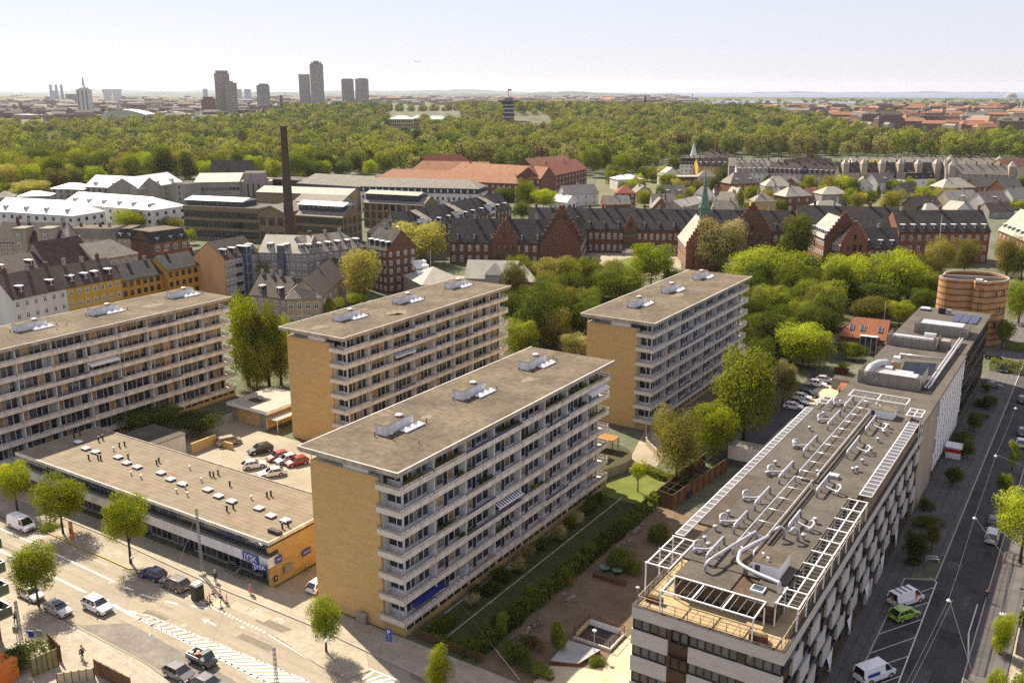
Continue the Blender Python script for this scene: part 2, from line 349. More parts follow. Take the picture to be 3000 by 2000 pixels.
# ---- painted markings of the main street
b = MB(); Zp = .0215
def strip(p, q, w, z=Zp, m=None):
    p, q = Vector((*p, z)), Vector((*q, z)); d = (q - p).normalized(); a = Vector((-d.y, d.x, 0)) * w / 2
    b.face([p - a, q - a, q + a, p + a], m or m_lineb)
def lerp(p, q, t): return (p[0] + (q[0] - p[0]) * t, p[1] + (q[1] - p[1]) * t)
def pstrip(r, p, q, w): strip(PU(r, *p), PU(r, *q), w)
pstrip('5', (0, 330), (740, 690), .34)
strip((-150, 64.0), (-128, 63.5), .3)
pstrip('5', (0, 140), (300, 270), .3); pstrip('5', (430, 335), (990, 600), .28)
for p, q in (((980, 795), (1030, 830)), ((1040, 830), (1095, 862)), ((1095, 865), (1150, 892)), ((1110, 850), (1180, 872)), ((1155, 895), (1215, 922))): pstrip('5', p, q, .4)
for p, q in (((1060, 640), (1150, 670)), ((1220, 706), (1330, 742)), ((1420, 766), (1532, 790)), ((1648, 806), (1782, 826))): pstrip('5', p, q, .3)
TL, TR = PU('5', 1290, 890), PU('6', 630, 1465); BL, BR = PU('5', 1230, 930), PU('6', 250, 1470)
strip(PU('5', 1200, 875), TL, .2); strip(PU('5', 1200, 915), BL, .4)
strip(BL, BR, .3)
for k in range(0, 14): strip(lerp(TL, TR, k / 14 + .004), lerp(TL, TR, (k + .82) / 14), .16)
for k in range(21):
    t = (k + .5) / 21; strip(lerp(TL, TR, t), lerp(BL, BR, max(0, t - .012)), .4)
for k in range(12):
    strip(lerp(PU('5', 1905, 855), PU('6', 230, 1035), k / 11.6), lerp(PU('5', 1905, 855), PU('6', 230, 1035), (k + .45) / 11.6), .4)
pstrip('5', (1600, 700), (1880, 850), .16); pstrip('6', (255, 1055), (712, 1328), .16)
for k in range(9):
    t = k / 8; strip(PU('6', 300 + 375 * t, 1072 + 220 * t), PU('6', 378 + 400 * t, 1054 + 226 * t), .36)
pstrip('6', (1090, 1330), (1390, 1455), .16)
for k in range(4): pstrip('6', (1060 + 40 * k, 1440 + 12 * k), (1160 + 75 * k, 1372 + 30 * k), .36)
# arrow and cycle symbols
c = PU('5', 1795, 943); strip((c[0] - .2, c[1]), (c[0] + 1.4, c[1]), .16)
b.face([(c[0] - 1.1, c[1], Zp), (c[0] - .2, c[1] - .4, Zp), (c[0] - .2, c[1] + .4, Zp)], m_lineb)
def ringpts(c, r, n=10): return [(c[0] + r * math.cos(6.283 * i / n), c[1] + r * math.sin(6.283 * i / n)) for i in range(n + 1)]
for sp in (PU('5', 2225, 848), PU('6', 165, 850), PU('6', 350, 928)):
    for dx in (-.5, .5):
        rp_ = ringpts((sp[0] + dx, sp[1] - .1), .32)
        for i in range(10): strip(rp_[i], rp_[i + 1], .07)
    strip((sp[0] - .5, sp[1] - .1), (sp[0] - .1, sp[1] + .45), .07); strip((sp[0] - .1, sp[1] + .45), (sp[0] + .5, sp[1] - .1), .07); strip((sp[0] - .2, sp[1] + .1), (sp[0] + .3, sp[1] + .3), .07)
gob('road_markings', b)
def text(body, size, m, loc, rot, name, parent=None, depth=.01, align='CENTER'):
    cu = bpy.data.curves.new(name, 'FONT'); cu.body = body; cu.size = size; cu.align_x = align; cu.align_y = 'CENTER'; cu.extrude = depth
    cu.materials.append(m); o = bpy.data.objects.new(name, cu); COL.objects.link(o)
    if parent is not None: o.parent = parent
    bpy.context.view_layer.update(); dg = bpy.context.evaluated_depsgraph_get(); me = bpy.data.meshes.new_from_object(o.evaluated_get(dg)); me.name = name
    bpy.data.objects.remove(o); o = ob(name, me, parent); o.location = loc; o.rotation_euler = rot; return o
bx = PU('5', 308, 215); t = text('BUS', 2.3, m_lineb, (*XY(bx[0], bx[1]), .016), (0, 0, GROT + math.pi / 2 - .1), 'bus_lane_lettering', depth=.001); t['kind'] = 'structure'
t.rotation_euler = (0, 0, GROT + .12); t.scale = (.62, 1, 1)
# ---- markings of the side street
b = MB()
for p, q, w in (((1600, 600), (1270, 1470), .14), ((1540, 562), (1600, 600), .14), ((1450, 690), (1580, 645), .1), ((1400, 815), (1530, 775), .1), ((1078, 1056), (1475, 920), .1),
                ((1005, 1220), (1415, 1075), .1), ((1170, 1300), (1350, 1240), .1), ((1120, 1470), (1285, 1410), .1), ((1140, 912), (1178, 896), .1), ((1872, 1290), (1875, 1040), .18), ((1875, 1040), (1952, 790), .14)):
    pstrip('8', p, q, w)
gob('parking_markings', b)
# kerbs of the side street
b = MB(); b.bar((-13.5, 127, .06), (-13.5, 330, .06), .18, m_kerb, .2); b.bar((-7.05, 40, .06), (-7.3, 330, .06), .18, m_kerb, .2); b.bar((-17.1, 60, .06), (-17.1, 125, .06), .16, m_kerb, .2)
b.bar((-17.1, 125, .06), (-13.5, 127, .06), .16, m_kerb, .2)
b.bar((-95, 73.3, .05), (-76.9, 73.3, .05), .2, m_kerb, .18); b.bar((-118, 74.4, .05), (-95, 73.3, .05), .2, m_kerb, .18); b.bar((-170, 74.6, .05), (-118, 74.4, .05), .2, m_kerb, .18)
b.bar((-76.9, 73.3, .05), (-57, 72.2, .05), .2, m_kerb, .18); b.bar((-170, 57.4, .05), (-108, 57.4, .05), .2, m_kerb, .18); b.bar((-108, 57.4, .05), (-70, 54.9, .05), .2, m_kerb, .18)
gob('kerbs', b)
# ================= the four balcony slabs, the shop, the kiosk =================
BX, BY, NF, FH, Z0 = 14.4, 53.0, 7, 2.86, 1.5
WX, GX = 13.25, 11.0                     # window wall, end of the brick gable
def pane(b, y0, y1, z0, z1, x, g, fr, fw=.05):
    "glazing facing +x: white frame with a recessed pane"
    b.face([(x - .05, y0, z0), (x - .05, y1, z0), (x - .05, y1, z1), (x - .05, y0, z1)], g)
    for (a0, a1, c0, c1) in ((y0, y1, z0, z0 + fw), (y0, y1, z1 - fw, z1), (y0, y0 + fw, z0 + fw, z1 - fw), (y1 - fw, y1, z0 + fw, z1 - fw)):
        b.box(x - .08, x + .02, a0, a1, c0, c1, fr)
GL = [m_glass, m_glass, m_glassb, m_curt2, m_curt, m_glass, m_glass, m_curt2, m_warmg]
def unit_mesh(k, mirror):
    r = random.Random(k * 7 + 3); b = MB()
    b.box(-.12, -.02, .1, 6.4, .0, .38, m_wdirty); b.box(-.12, 0, .1, 6.4, 2.42, 2.5, m_greyr)
    segs = [(.15, 1.45), (1.5, 2.6), (3.5, 4.9), (4.95, 6.35)] if not mirror else [(.15, 1.4), (1.45, 2.95), (3.85, 5.1), (5.15, 6.35)]
    for s in segs: pane(b, s[0], s[1], .38, 2.42, 0, r.choice(GL), m_wdirty)
    return b.mesh('window')
def door_mesh():
    b = MB(); b.box(-.1, -.01, .05, .8, .02, 2.25, m_bdoor); b.face([(.0, .18, .9), (.0, .67, .9), (.0, .67, 2.1), (.0, .18, 2.1)], m_glass); return b.mesh('door')
UNITS = [[unit_mesh(k, 0) for k in range(6)], [unit_mesh(k + 9, 1) for k in range(6)]]
DOOR = door_mesh()
fb = MB(); fb.box(-.1, .95, -.06, .06, 0, 2.5, m_wdirty); FIN = fb.mesh('balcony_divider')
# corner glazing (faces -y)
cb = MB(); cb.box(0, 1.4, -.1, -.02, 0, .6, m_white); cb.box(0, 1.4, -.06, 0, 2.2, 2.5, m_white)
cb.face([(.05, -.03, .6), (.78, -.03, .6), (.78, -.03, 2.2), (.05, -.03, 2.2)][::1], m_glass); cb.face([(.84, -.05, .05), (1.34, -.05, .05), (1.34, -.05, 2.2), (.84, -.05, 2.2)], m_bdoor); cb.box(.77, .85, -.09, 0, 0, 2.2, m_white)
CORNER = cb.mesh('window')
def balcony_mesh(seed):
    r = random.Random(seed); b = MB(); xo, yo = BX, .28; x_in = GX - .3
    b.box(WX - .3, xo - .12, -yo + .12, BY + yo - .12, -.02, .16, m_conc)                  # slab
    b.box(x_in, WX - .3, -yo + .12, 1.6, -.02, .16, m_conc); b.box(x_in, WX - .3, BY - 1.6, BY + yo - .12, -.02, .16, m_conc)
    L_ = BY + 2 * yo
    pc = 6.62
    for k in range(8):                                                                    # parapet in precast lengths, hairline joints
        y0 = -yo + L_ * k / 8; y1 = -yo + L_ * (k + 1) / 8
        b.box(xo - .12, xo, y0 + (.0 if k == 0 else .015), y1 - .015 if k < 7 else y1, -.12, .58, m_conc)
        b.box(xo - .1, xo - .02, y0 + .03, y1 - .03, .60, .66, m_concd)
        c = r.choice([m_conc, m_conc, m_tanbd, m_concd, m_blue, m_concd, m_wdirty])
        if r.random() < .55: b.box(xo - .085, xo - .03, y0 + .03, y1 - .03, .7, .86, c)
        else:
            for j in range(7): b.box(xo - .085, xo - .03, y0 + .05 + j * .93, y0 + .8 + j * .93, .7, .82, m_wdirty)
        b.box(xo - .1, xo - .02, y0, y1, .92, .96, m_grey)
        for j in range(4): b.box(xo - .09, xo - .04, y0 + .1 + j * 1.6, y0 + .16 + j * 1.6, .58, .93, m_grey)
    for (ya, yb) in ((-yo, -yo + .12), (BY + yo - .12, BY + yo)):
        b.box(x_in, xo - .12, ya, yb, -.12, .58, m_conc); b.box(x_in, xo - .12, ya + .02, yb - .02, .66, .86, m_concd); b.box(x_in, xo - .1, ya, yb, .92, .96, m_grey)
    b.box(x_in, x_in + .1, -yo + .12, 0, -.12, .86, m_conc)
    return b.mesh('balcony')
BALC = [balcony_mesh(s) for s in range(4)]
hb = MB()                                                                                 # lift housing parts
hb.box(-.9, .9, -2.8, 2.8, 0, 1.35, m_wdirty, m_felt); hb.box(-.95, .95, -2.85, 2.85, 1.35, 1.42, m_concd, m_felt); LIFT = hb.mesh('lift_housing')
hb = MB(); hb.box(-.4, .4, -.06, -.0, .1, 1.2, m_white); hb.box(.22, .29, -.1, -.06, .65, .75, m_grey); LDOOR = hb.mesh('door')
hb = MB(); hb.smooth = True; hb.lathe([(.24, 0), (.24, .14), (.5, .16), (.53, .25), (.32, .36), (0, .4)], m_white, n=16); VENT = hb.mesh('roof_vent')
hb = MB(); hb.box(-.62, .62, -.62, .62, 0, .18, m_grey)
for i in range(4):
    cs = [(-.62, -.62), (.62, -.62), (.62, .62), (-.62, .62)]; p, q = cs[i], cs[(i + 1) % 4]
    hb.face([(p[0], p[1], .185), (q[0], q[1], .185), (0, 0, .62)], m_sky)
PYR = hb.mesh('skylight')
hb = MB(); hb.tube([(0, 0, 0), (0, 0, .8)], .07, m_black, n=8); hb.tube([(0, 0, .8), (0, 0, .95)], .12, m_grey, n=8); PIPE = hb.mesh('vent_pipe')
fbm = MB(); fbm.box(-.01, .03, .05, 6.3, .15, .62, m_glass)
for k in range(5): fbm.box(0, .06, .02 + 1.57 * k, .1 + 1.57 * k, .12, .66, m_white)
BSTRIP = fbm.mesh('window')
aw = MB(); 
for k in range(22):
    aw.face([(0, .28 * k, 2.45), (0, .28 * k + .28, 2.45), (1.5, .28 * k + .28, 1.75), (1.5, .28 * k, 1.75)], m_white if k % 2 else m_blue)
aw.box(1.47, 1.53, 0, 6.16, 1.55, 1.78, m_white); AWN_S = aw.mesh('awning')
def awn(m):
    a = MB(); a.face([(0, 0, 2.45), (0, 6.1, 2.45), (1.4, 6.1, 1.8), (1.4, 0, 1.8)], m); a.box(1.38, 1.44, 0, 6.1, 1.6, 1.82, m); return a.mesh('awning')
m_stain = mat('stained_felt', (.095, .074, .05), col2=(.14, .11, .078), scale=1.2, rough=1); m_patchf = mat('patched_felt', (.19, .155, .112), var=.25, scale=1.5, rough=1)
def slab_block(u, v, label, lifts, seed, awnings=()):
    r = random.Random(seed)
    T = thing('apartment_block', label, 'apartment block', XY(u, v), GROT, 'apartment slabs with long balconies')
    TOP = 21.1
    b = MB(); b.box(0, GX, 0, .4, -1, 20.0, m_ybrick, m_conc); ob('gable_wall', b, T)
    b = MB(); b.box(0, GX, BY - .4, BY, -1, 20.0, m_ybrick, m_conc); ob('gable_wall', b, T)
    b = MB(); b.box(.25, WX - .12, 1.6, BY - 1.6, .3, TOP, m_greyr); b.box(.4, GX - .02, .4, 1.6, .3, TOP - 1.1, m_wdirty); b.box(.4, GX - .02, BY - 1.6, BY - .4, .3, TOP - 1.1, m_wdirty)
    b.box(2.6, 5.2, .45, 1.6, 19.9, TOP, m_greyr); b.box(5.2, 9.2, .3, 1.6, 19.9, TOP, m_white); b.box(9.2, 11, .9, 1.6, 18.7, TOP, m_bdoor)
    b.box(.1, .2, .1, .2, 20, TOP, m_white); ob('core_wall', b, T)
    b = MB(); b.box(0, .25, .4, BY - .4, -1, 20.0, m_ybrick); 
    ob('rear_wall', b, T)
    b = MB(); b.box(GX, BX - .02, -.02, BY, -1, Z0 - .13, m_obrick); ob('base_wall', b, T)
    for k in range(8): ob('window', BSTRIP, T, (BX - .02, .1 + 6.6 * k, .62)); 
    for f in range(NF):
        zf = Z0 + FH * f
        bo = ob('balcony', BALC[(f + seed) % 4], T, (0, 0, zf))
        for k in range(8):
            mir = k % 2
            ob('window', UNITS[mir][r.randrange(6)], T, (WX, .06 + 6.6 * k + (1.5 if k == 0 else 0), zf + .16), sc=(1, .76 if k in (0, 7) else 1, 1))
            if k not in (0, 7): ob('door', DOOR, T, (WX, 6.6 * k + (2.65 if not mir else 3.0), zf + .16))
            if k: ob('balcony_divider', FIN, T, (WX, 6.6 * k, zf + .16))
        ob('window', CORNER, T, (GX, 1.6, zf + .16), sc=((WX - GX) / 1.4, 1, 1))
    b = MB()
    for yy in (1.6, BY - 1.6): b.box(WX - .14, WX + .06, yy - .1, yy + .1, Z0, TOP, m_white)
    ob('corner_post', b, T)
    b = MB(); b.box(-.8, BX + .35, -.95, BY + .6, TOP, TOP + .22, m_concd); b.box(-.95, BX + .5, -1.1, BY + .75, TOP + .22, TOP + .66, m_concd, m_felt)
    b.box(-.95, BX + .5, -1.1, -.95, TOP + .662, TOP + .72, m_conc); b.box(-.95, -.8, -.95, BY + .75, TOP + .662, TOP + .72, m_conc); b.box(BX + .35, BX + .5, -.95, BY + .75, TOP + .662, TOP + .72, m_conc)
    rf = ob('roof', b, T)
    zt = TOP + .66
    for y in lifts:
        h = ob('lift_housing', LIFT, T, (5.1, y, zt)); ob('door', LDOOR, h, (.1, -2.82, 0)); ob('roof_vent', VENT, h, (.1, .9, 1.42))
        for j in range(3): ob('skylight', PYR, T, (7.0, y + .1 + 1.32 * j, zt))
        for (dx, dy) in ((-.2, -3.6), (2.2, -3.1), (2.2, 3.9)): ob('vent_pipe', PIPE, T, (5.1 + dx, y + dy, zt), sc=(.9, .9, .8))
    for j in range(7):                                                                    # damp stains, repaired felt, seams
        b = MB(); cx, cy_ = r.uniform(1.5, 12.5), r.uniform(2, 51); R0 = r.uniform(.5, 1.6); pts = [(cx + R0 * r.uniform(.7, 1.2) * math.cos(a * .52), cy_ + 1.7 * R0 * r.uniform(.7, 1.2) * math.sin(a * .52)) for a in range(12)]
        b.face([(*p, zt + .004) for p in pts], m_stain if j % 3 else m_patchf); ob('roof_stain', b, rf)
    b = MB()
    for j in range(1, 11): b.box(-.9, BX + .4, 5 * j - .7 + r.uniform(-.2, .2), 5 * j - .62, zt, zt + .012, m_stain)
    ob('felt_seam', b, rf)
    for j in range(4): ob('vent_pipe', PIPE, T, (r.uniform(2, 12), r.uniform(4, 50), zt), sc=(.6, .6, .7))
    for (f, y, me, lab) in awnings: ob('awning', me, T, (WX, y, Z0 + FH * f + .1), label=lab)
    return T
AWN_B, AWN_W = awn(m_blue), awn(m_white)
A_ = slab_block(-79.5, 77.6, 'nearest of the balcony apartment slabs, beside the low shop, blue awning on its lowest balcony', (10.2, 26.9, 44.2), 1,
           ((0, 1.6, AWN_B, 'dark blue awning'), (2, 20, AWN_S, 'blue and white striped awning'), (5, 46.5, AWN_W, 'white awning')))
slab_block(-126, 119.0, 'balcony apartment slab with a sunlit parking lot at the foot of its brick end', (10.8, 28.3, 46), 2, ((4, 13.4, AWN_S, None),))
slab_block(-84.3, 158.6, 'balcony apartment slab among tall trees with a curved ramp at its brick end', (11.5, 28, 45.4), 3)
slab_block(-169.3, 77.5, 'balcony apartment slab behind the shop end, cut off by the photo edge', (15, 30, 48.2), 0, ((4, 20, AWN_W, None),))

# ---- the low shop
S = thing('shop_building', 'long low shop with a flat ribbed roof dotted with skylights', 'shop', XY(-146.2, 77.0), GROT)
LX, LY, SH = 58.8, 14.6, 6.6
b = MB(); b.box(0, LX, 0, LY, SH - .42, SH - .02, m_conc, m_felt2); b.box(0, LX, 0, .18, SH - .018, SH + .05, m_conc); b.box(0, LX, LY - .18, LY, SH - .018, SH + .12, m_concd); b.box(LX - .18, LX, .18, LY - .18, SH - .018, SH + .06, m_conc); ob('roof', b, S)
b = MB(); b.box(LX - .5, LX - .06, .05, LY, -.2, SH - .75, m_obrick); b.box(LX - .52, LX - .1, .0, LY, SH - .75, SH - .42, m_slateb); b.box(0, LX - .5, LY - .4, LY - .02, -.2, SH - .42, m_obrick); ob('brick_wall', b, S)
b = MB(); b.box(.3, LX - .5, 1.6, LY - .45, 0, SH - .45, m_greyr); ob('wall', b, S)
b = MB(); b.box(.1, LX - .55, .35, 1.6, 5.05, SH - .42, m_glassb)
for k in range(30): b.box(.1 + k * 2, .18 + k * 2, .3, .36, 5.05, SH - .42, m_grey)
for k in (4, 9, 17, 22): b.box(.2 + k * 2, 1.0 + k * 2, .31, .35, 5.05, SH - .42, m_black)
ob('window', b, S, label='clerestory window strip under the roof edge')
b = MB()
for k in range(4): b.box(0, LX, -.35 + .16 * k, 1.6, 4.42 + .16 * k, 4.5 + .16 * k, m_grey)
b.box(0, LX, -.05, 1.6, 4.4, 5.05, m_black); ob('canopy', b, S)
b = MB(); b.box(0, LX, -.3, 1.5, 2.95, 4.38, m_wdirty); ob('fascia', b, S)
for k in range(24):
    b = MB(); b.box(0, 2.3, .0, .06, .35, 2.9, m_glass if k % 3 else m_curt2); b.box(0, 2.3, -.03, .08, 0, .35, m_bdoor if k % 4 == 0 else m_greyr)
    for x in (0, 1.14, 2.26): b.box(x, x + .06, -.06, .02, 0, 2.9, m_galv)
    b.box(0, 2.3, -.06, .02, 2.3, 2.38, m_galv); ob('shop_window', b, S, (1.0 + 2.4 * k, 1.45, 0))
b = MB()
for k in range(2): b.box(k * 1.1, k * 1.1 + 1.05, 0, .05, 0, 2.35, m_glassb); b.box(k * 1.1, k * 1.1 + .08, -.05, 0, 0, 2.4, m_galv); b.box(k * 1.1 + .97, k * 1.1 + 1.05, -.05, 0, 0, 2.4, m_galv)
ob('door', b, S, (55.6, 1.35, 0))
sk = MB(); sk.box(-.62, .62, -.5, .5, 0, .22, m_bdoor); sk.box(-.6, .6, -.48, .48, .22, .36, m_sky); sk.box(-.45, .45, -.35, .35, .36, .44, m_sky); SKY = sk.mesh('skylight')
for (r_, x, y) in [('1', *p) for p in ((740, 925), (825, 955), (1018, 1000), (1092, 1050), (1183, 1085), (1387, 1135), (1470, 1190), (1570, 1230), (1790, 1280), (1883, 1335), (1995, 1380), (2230, 1440), (675, 870))] + [('6', 275, 35), ('6', 400, 75)]:
    uu, vv = PU(r_, x, y, 6.7); ob('skylight', SKY, S, (uu + 146.2, vv - 77, SH - .02), sc=(1.05, 1.05, 1))
pp = MB(); pp.tube([(0, 0, 0), (0, 0, .75)], .13, m_black, n=8); pp.tube([(0, 0, .75), (0, 0, .92)], .19, m_black, n=8); PIPE2 = pp.mesh('vent_pipe')
pq = MB(); pq.tube([(0, 0, 0), (0, 0, .5)], .1, m_grey, n=8); pq.tube([(0, 0, .5), (0, 0, .66)], .16, m_white, n=8); PIPE3 = pq.mesh('vent_pipe')
for (x, y, k) in ((850, 860, 0), (885, 845, 0), (1030, 910, 0), (1075, 900, 0), (980, 940, 1), (765, 1015, 0), (845, 1015, 0), (870, 1020, 0), (1105, 1010, 0), (1130, 1150, 1), (1215, 1180, 1), (1350, 1060, 0), (1370, 1040, 0),
                  (1635, 1100, 1), (1810, 1160, 0), (1840, 1165, 0), (1880, 1150, 0), (1735, 1205, 1), (1980, 1245, 0), (1520, 1300, 1), (1615, 1330, 1), (1595, 1265, 1), (2300, 1340, 0), (2335, 1330, 0), (2165, 1360, 1), (1955, 1460, 0), (2010, 1440, 0), (640, 830, 0), (690, 810, 0)):
    uu, vv = PU('1', x, y, 6.6); ob('vent_pipe', (PIPE2, PIPE3)[k], S, (uu + 146.2, vv - 77, SH - .02))
for (x, y) in ((375, 140), (425, 125)):
    uu, vv = PU('6', x, y, 6.6); ob('vent_pipe', PIPE2, S, (uu + 146.2, vv - 77, SH - .02))
uu, vv = PU('6', 310, 180, 6.6); b = MB(); b.box(-1.1, 1.1, -.3, .3, .2, .5, m_slateb); b.box(-1.15, -1.0, -.3, .3, 0, .5, m_conc); b.box(1.0, 1.15, -.3, .3, 0, .5, m_slateb); ob('roof_duct', b, S, (uu + 146.2, vv - 77, SH - .02))
# shop signs
def sign(name, label, loc, rz, w, h, txt, size, face, ink, cat='sign', post=None, d=.12, group=None):
    T = thing(name, label, cat, loc, rz, group); b = MB(); b.box(-w / 2, w / 2, -d, 0, -h / 2, h / 2, face); ob('panel', b, T)
    if txt: text(txt, size, ink, (0, -d - .004, -.02 * size), (math.pi / 2, 0, 0), 'lettering', T, .004)
    if post: b = MB(); b.tube([(0, -d / 2, h / 2), (0, -d / 2, -loc[2])], .05, m_grey, n=8); ob('post', b, T)
    return T
m_sblue = mat('sign_blue', (.02, .05, .3), rough=.5, var=.05)
sign('shop_sign', 'larger blue shop sign flat on the white fascia of the low shop', (*XY(-90.6, 76.66), 3.75), GROT, 3.0, 1.15, 'JYSK', 1.25, m_sblue, m_white)
sign('shop_sign', 'smaller blue shop sign jutting out at the corner of the low shop', (*XY(-88.4, 76.2), 3.2), GROT + .35, 2.0, .7, 'JYSK', .8, m_sblue, m_white)
sign('shop_sign', 'small blue shop sign at the shaded far end of the shop front', (*XY(-143.4, 76.66), 3.7), GROT, 2.4, 1.0, 'JYSK', 1.0, m_sblue, m_white)
rzr = GROT + math.pi / 2
sign('wall_sign', 'blue sign with white lines on the ochre brick side wall', (*XY(-87.26, 83.5), 2.6), rzr, 1.5, .85, '=====', .5, m_sblue, m_white)
sign('wall_sign', 'upper blue and white notice board on the ochre brick side wall', (*XY(-87.26, 78.4), 3.7), rzr, 1.1, 1.0, 'JYSK', .4, m_sblue, m_white)
sign('wall_sign', 'pale notice board low on the ochre brick side wall', (*XY(-87.26, 80.0), 1.75), rzr, 1.5, 1.1, '', .4, m_curt, m_white)
sign('wall_sign', 'small black parking sign on the corner of the brick side wall', (*XY(-87.26, 77.7), 1.2), rzr, .55, .75, 'P', .6, m_black, m_white)
T = thing('traffic_mirror', 'round black-rimmed mirror on the brick side wall', 'mirror', (*XY(-87.2, 88.6), 4.2), rzr); b = MB(); b.smooth = True
b.tube([(.5 * math.cos(a * .524), -.1, .5 * math.sin(a * .524)) for a in range(13)], .07, m_black, n=6, caps=False); ob('rim', b, T); b = MB(); b.face([(.48 * math.cos(a * .524), -.06, .48 * math.sin(a * .524)) for a in range(12)], m_ybrick); b.tube([(0, 0, -.4), (0, .1, -.4)], .04, m_black); ob('disc', b, T)  # disc coloured as yellow brick: a painted reflection of the wall opposite
# ---- kiosk, canopy, annex, garden wall
K = thing('pavilion', 'small flat-roofed brick pavilion with a white roof edge by the parking lot', 'pavilion', XY(-144.2, 119.0), GROT)
b = MB(); b.box(.6, 10.6, .7, 11, 0, 3.1, m_ybrick); ob('wall', b, K); b = MB(); b.box(0, 11.4, 0, 11.8, 3.1, 3.75, m_white, m_lgroof); ob('roof', b, K)
for x in (.7, 8.6): b = MB(); b.box(x, x + 1.6, .62, .69, 0, 2.6, m_greyr); ob('door', b, K)
b = MB(); b.box(-.6, .6, -.4, .4, 0, .25, m_slateb); b.box(.8, 2.4, -.5, .5, 0, .2, m_slateb); b.box(-1, 2.6, .9, 1.1, 0, .15, m_slateb); b.tube([(0, 1.4, 0), (0, 1.4, .6)], .15, m_grey); ob('roof_vent', b, K, (3.6, 3.4, 3.752))
C_ = thing('bicycle_shelter', 'low pale canopy on thin posts over bicycles beside the pavilion', 'shelter', XY(-133.4, 119), GROT)
b = MB(); b.box(0, 3.2, 0, 9, 2.3, 2.42, m_lgroof); ob('roof', b, C_); b = MB()
for y in (.2, 4.4, 8.7): b.box(3.0, 3.1, y, y + .1, 0, 2.3, m_white); b.box(.1, .2, y, y + .1, 0, 2.3, m_white)
ob('post', b, C_)
N_ = thing('annex', 'dark flat-roofed annex with a pale edge against the rear of the shop', 'annex', XY(-145, 91.8), GROT)
b = MB(); b.box(0, 8.9, 0, 10.6, 0, 3.7, m_wrend); ob('wall', b, N_); b = MB(); b.box(-.1, 9.0, -.0, 10.7, 3.7, 4.0, m_lgroof, m_dfelt); ob('roof', b, N_)
b = MB(); b.box(0, .3, 0, 5.5, 0, 1.9, m_ybrick); b.box(.3, 5, 5.2, 5.5, 0, 1.2, m_ybrick); T = ob('garden_wall', b); T.location = (*XY(-135.6, 103), 0); T.rotation_euler.z = GROT; tag(T, 'low brick yard wall by the dark shrubs at the parking lot', 'wall')
# ================= the long office building =================
m_wbrick = brick('white_brick', (.5, .47, .44), (.42, .4, .37), (.46, .43, .4), var=.18)
m_brpanel = mat('brown_panel', (.085, .05, .032), rough=.6, var=.25, scale=1)
m_mesh = mat('grey_louvre', (.22, .2, .175), rough=.6, var=.2)
OX, OY0 = -35.5, 77.7
O = thing('office_building', 'long white brick office block with pipe-covered roof and white pergola frames', 'office block', XY(OX, OY0), GROT)
W_, LF = 15.5, 68.3
b = MB(); b.box(.35, W_ - .35, .35, LF, 0, 13.72, m_brpanel, m_deckw); ob('core_wall', b, O)
wm = {}
def owin(w, h, g, box=0):
    key = (round(w, 2), g.name, box)
    if key not in wm:
        b = MB(); b.face([(.04, .06, .04), (w - .04, .06, .04), (w - .04, .06, h - .04), (.04, .06, h - .04)], g)
        for (x0, x1, z0, z1) in ((0, w, 0, .07), (0, w, h - .07, h), (0, .06, .07, h - .07), (w - .06, w, .07, h - .07)): b.box(x0, x1, -.06 - box, .1, z0, z1, m_black)
        wm[key] = b.mesh('window')
    return wm[key]
rr = random.Random(5)
bnd = MB()
for k in range(5):
    zt = 13.77 if k == 0 else 11.18 - 3.02 * (k - 1); zb = 12.44 - 3.02 * k if k < 4 else .3
    if k == 4: zb = -.2
    if k == 0: bnd.box(0, W_, 0, .3, zb, zt, m_wbrick, m_greyr); bnd.box(W_ - .3, W_, .3, LF, zb, zt, m_wbrick, m_greyr); bnd.box(0, .3, .3, LF, zb, zt, m_wbrick, m_greyr)
    else:
        bnd.box(0, 4.0, 0, .3, zb, zt, m_wbrick); bnd.box(6.15, W_, 0, .3, zb, zt, m_wbrick); bnd.box(0, .3, .3, LF, zb, zt, m_wbrick)
        y = .3 + (k % 2) * 3.1
        while y < LF - 2:
            l_ = 3.5; y1 = min(LF, y + l_)
            if k < 4 or rr.random() < .6: bnd.box(W_ - .3, W_, y, y1, zb - .1, zt + .1, m_wbrick)
            y = y1 + 2.7
ob('brick_band', bnd, O)
b = MB(); b.box(4.0, 6.15, .06, .3, -.2, 9.5, m_brpanel)
for k in range(1, 4): b.box(3.85, 4.3, .1, .3, 11.2 - 3.02 * k, 12.44 - 3.02 * k, m_brpanel); b.box(11.1, 11.8, .1, .3, 11.2 - 3.02 * k, 12.44 - 3.02 * k, m_brpanel)
b.box(3.85, 4.3, .1, .3, 11.2, 12.44, m_brpanel); b.box(11.1, 11.8, .1, .3, 11.2, 12.44, m_brpanel); ob('brown_panel', b, O)
b = MB(); b.box(-.06, W_ + .06, -.06, .34, 13.775, 13.83, m_slateb); b.box(W_ - .34, W_ + .06, .34, LF, 13.775, 13.83, m_slateb); b.box(-.06, .34, .34, LF, 13.775, 13.83, m_slateb); ob('coping', b, O)
og = [m_glass, m_curt2, m_glassb, m_glass, m_curt2]
for k in range(4):
    zb = 11.2 - 3.02 * k
    for (x0, x1, n) in ((.15, 3.8, 4), (6.2, 11.05, 6), (11.85, 15.3, 4)):
        for j in range(n):
            w_ = (x1 - x0) / n; ob('window', owin(w_, 1.22, rr.choice(og)), O, (x0 + w_ * j, .12, zb))
    for j in range(2): ob('window', owin(.9, 1.42, og[(k + j) % 3], .16), O, (4.32 + .9 * j, .1, zb - .1))
    for j in range(14):
        ob('window', owin(4.6, 1.22, rr.choice([m_glass, m_glassb, m_glass])), O, (W_ - .12, .4 + 4.85 * j, zb), rz=math.pi / 2)
b = MB()
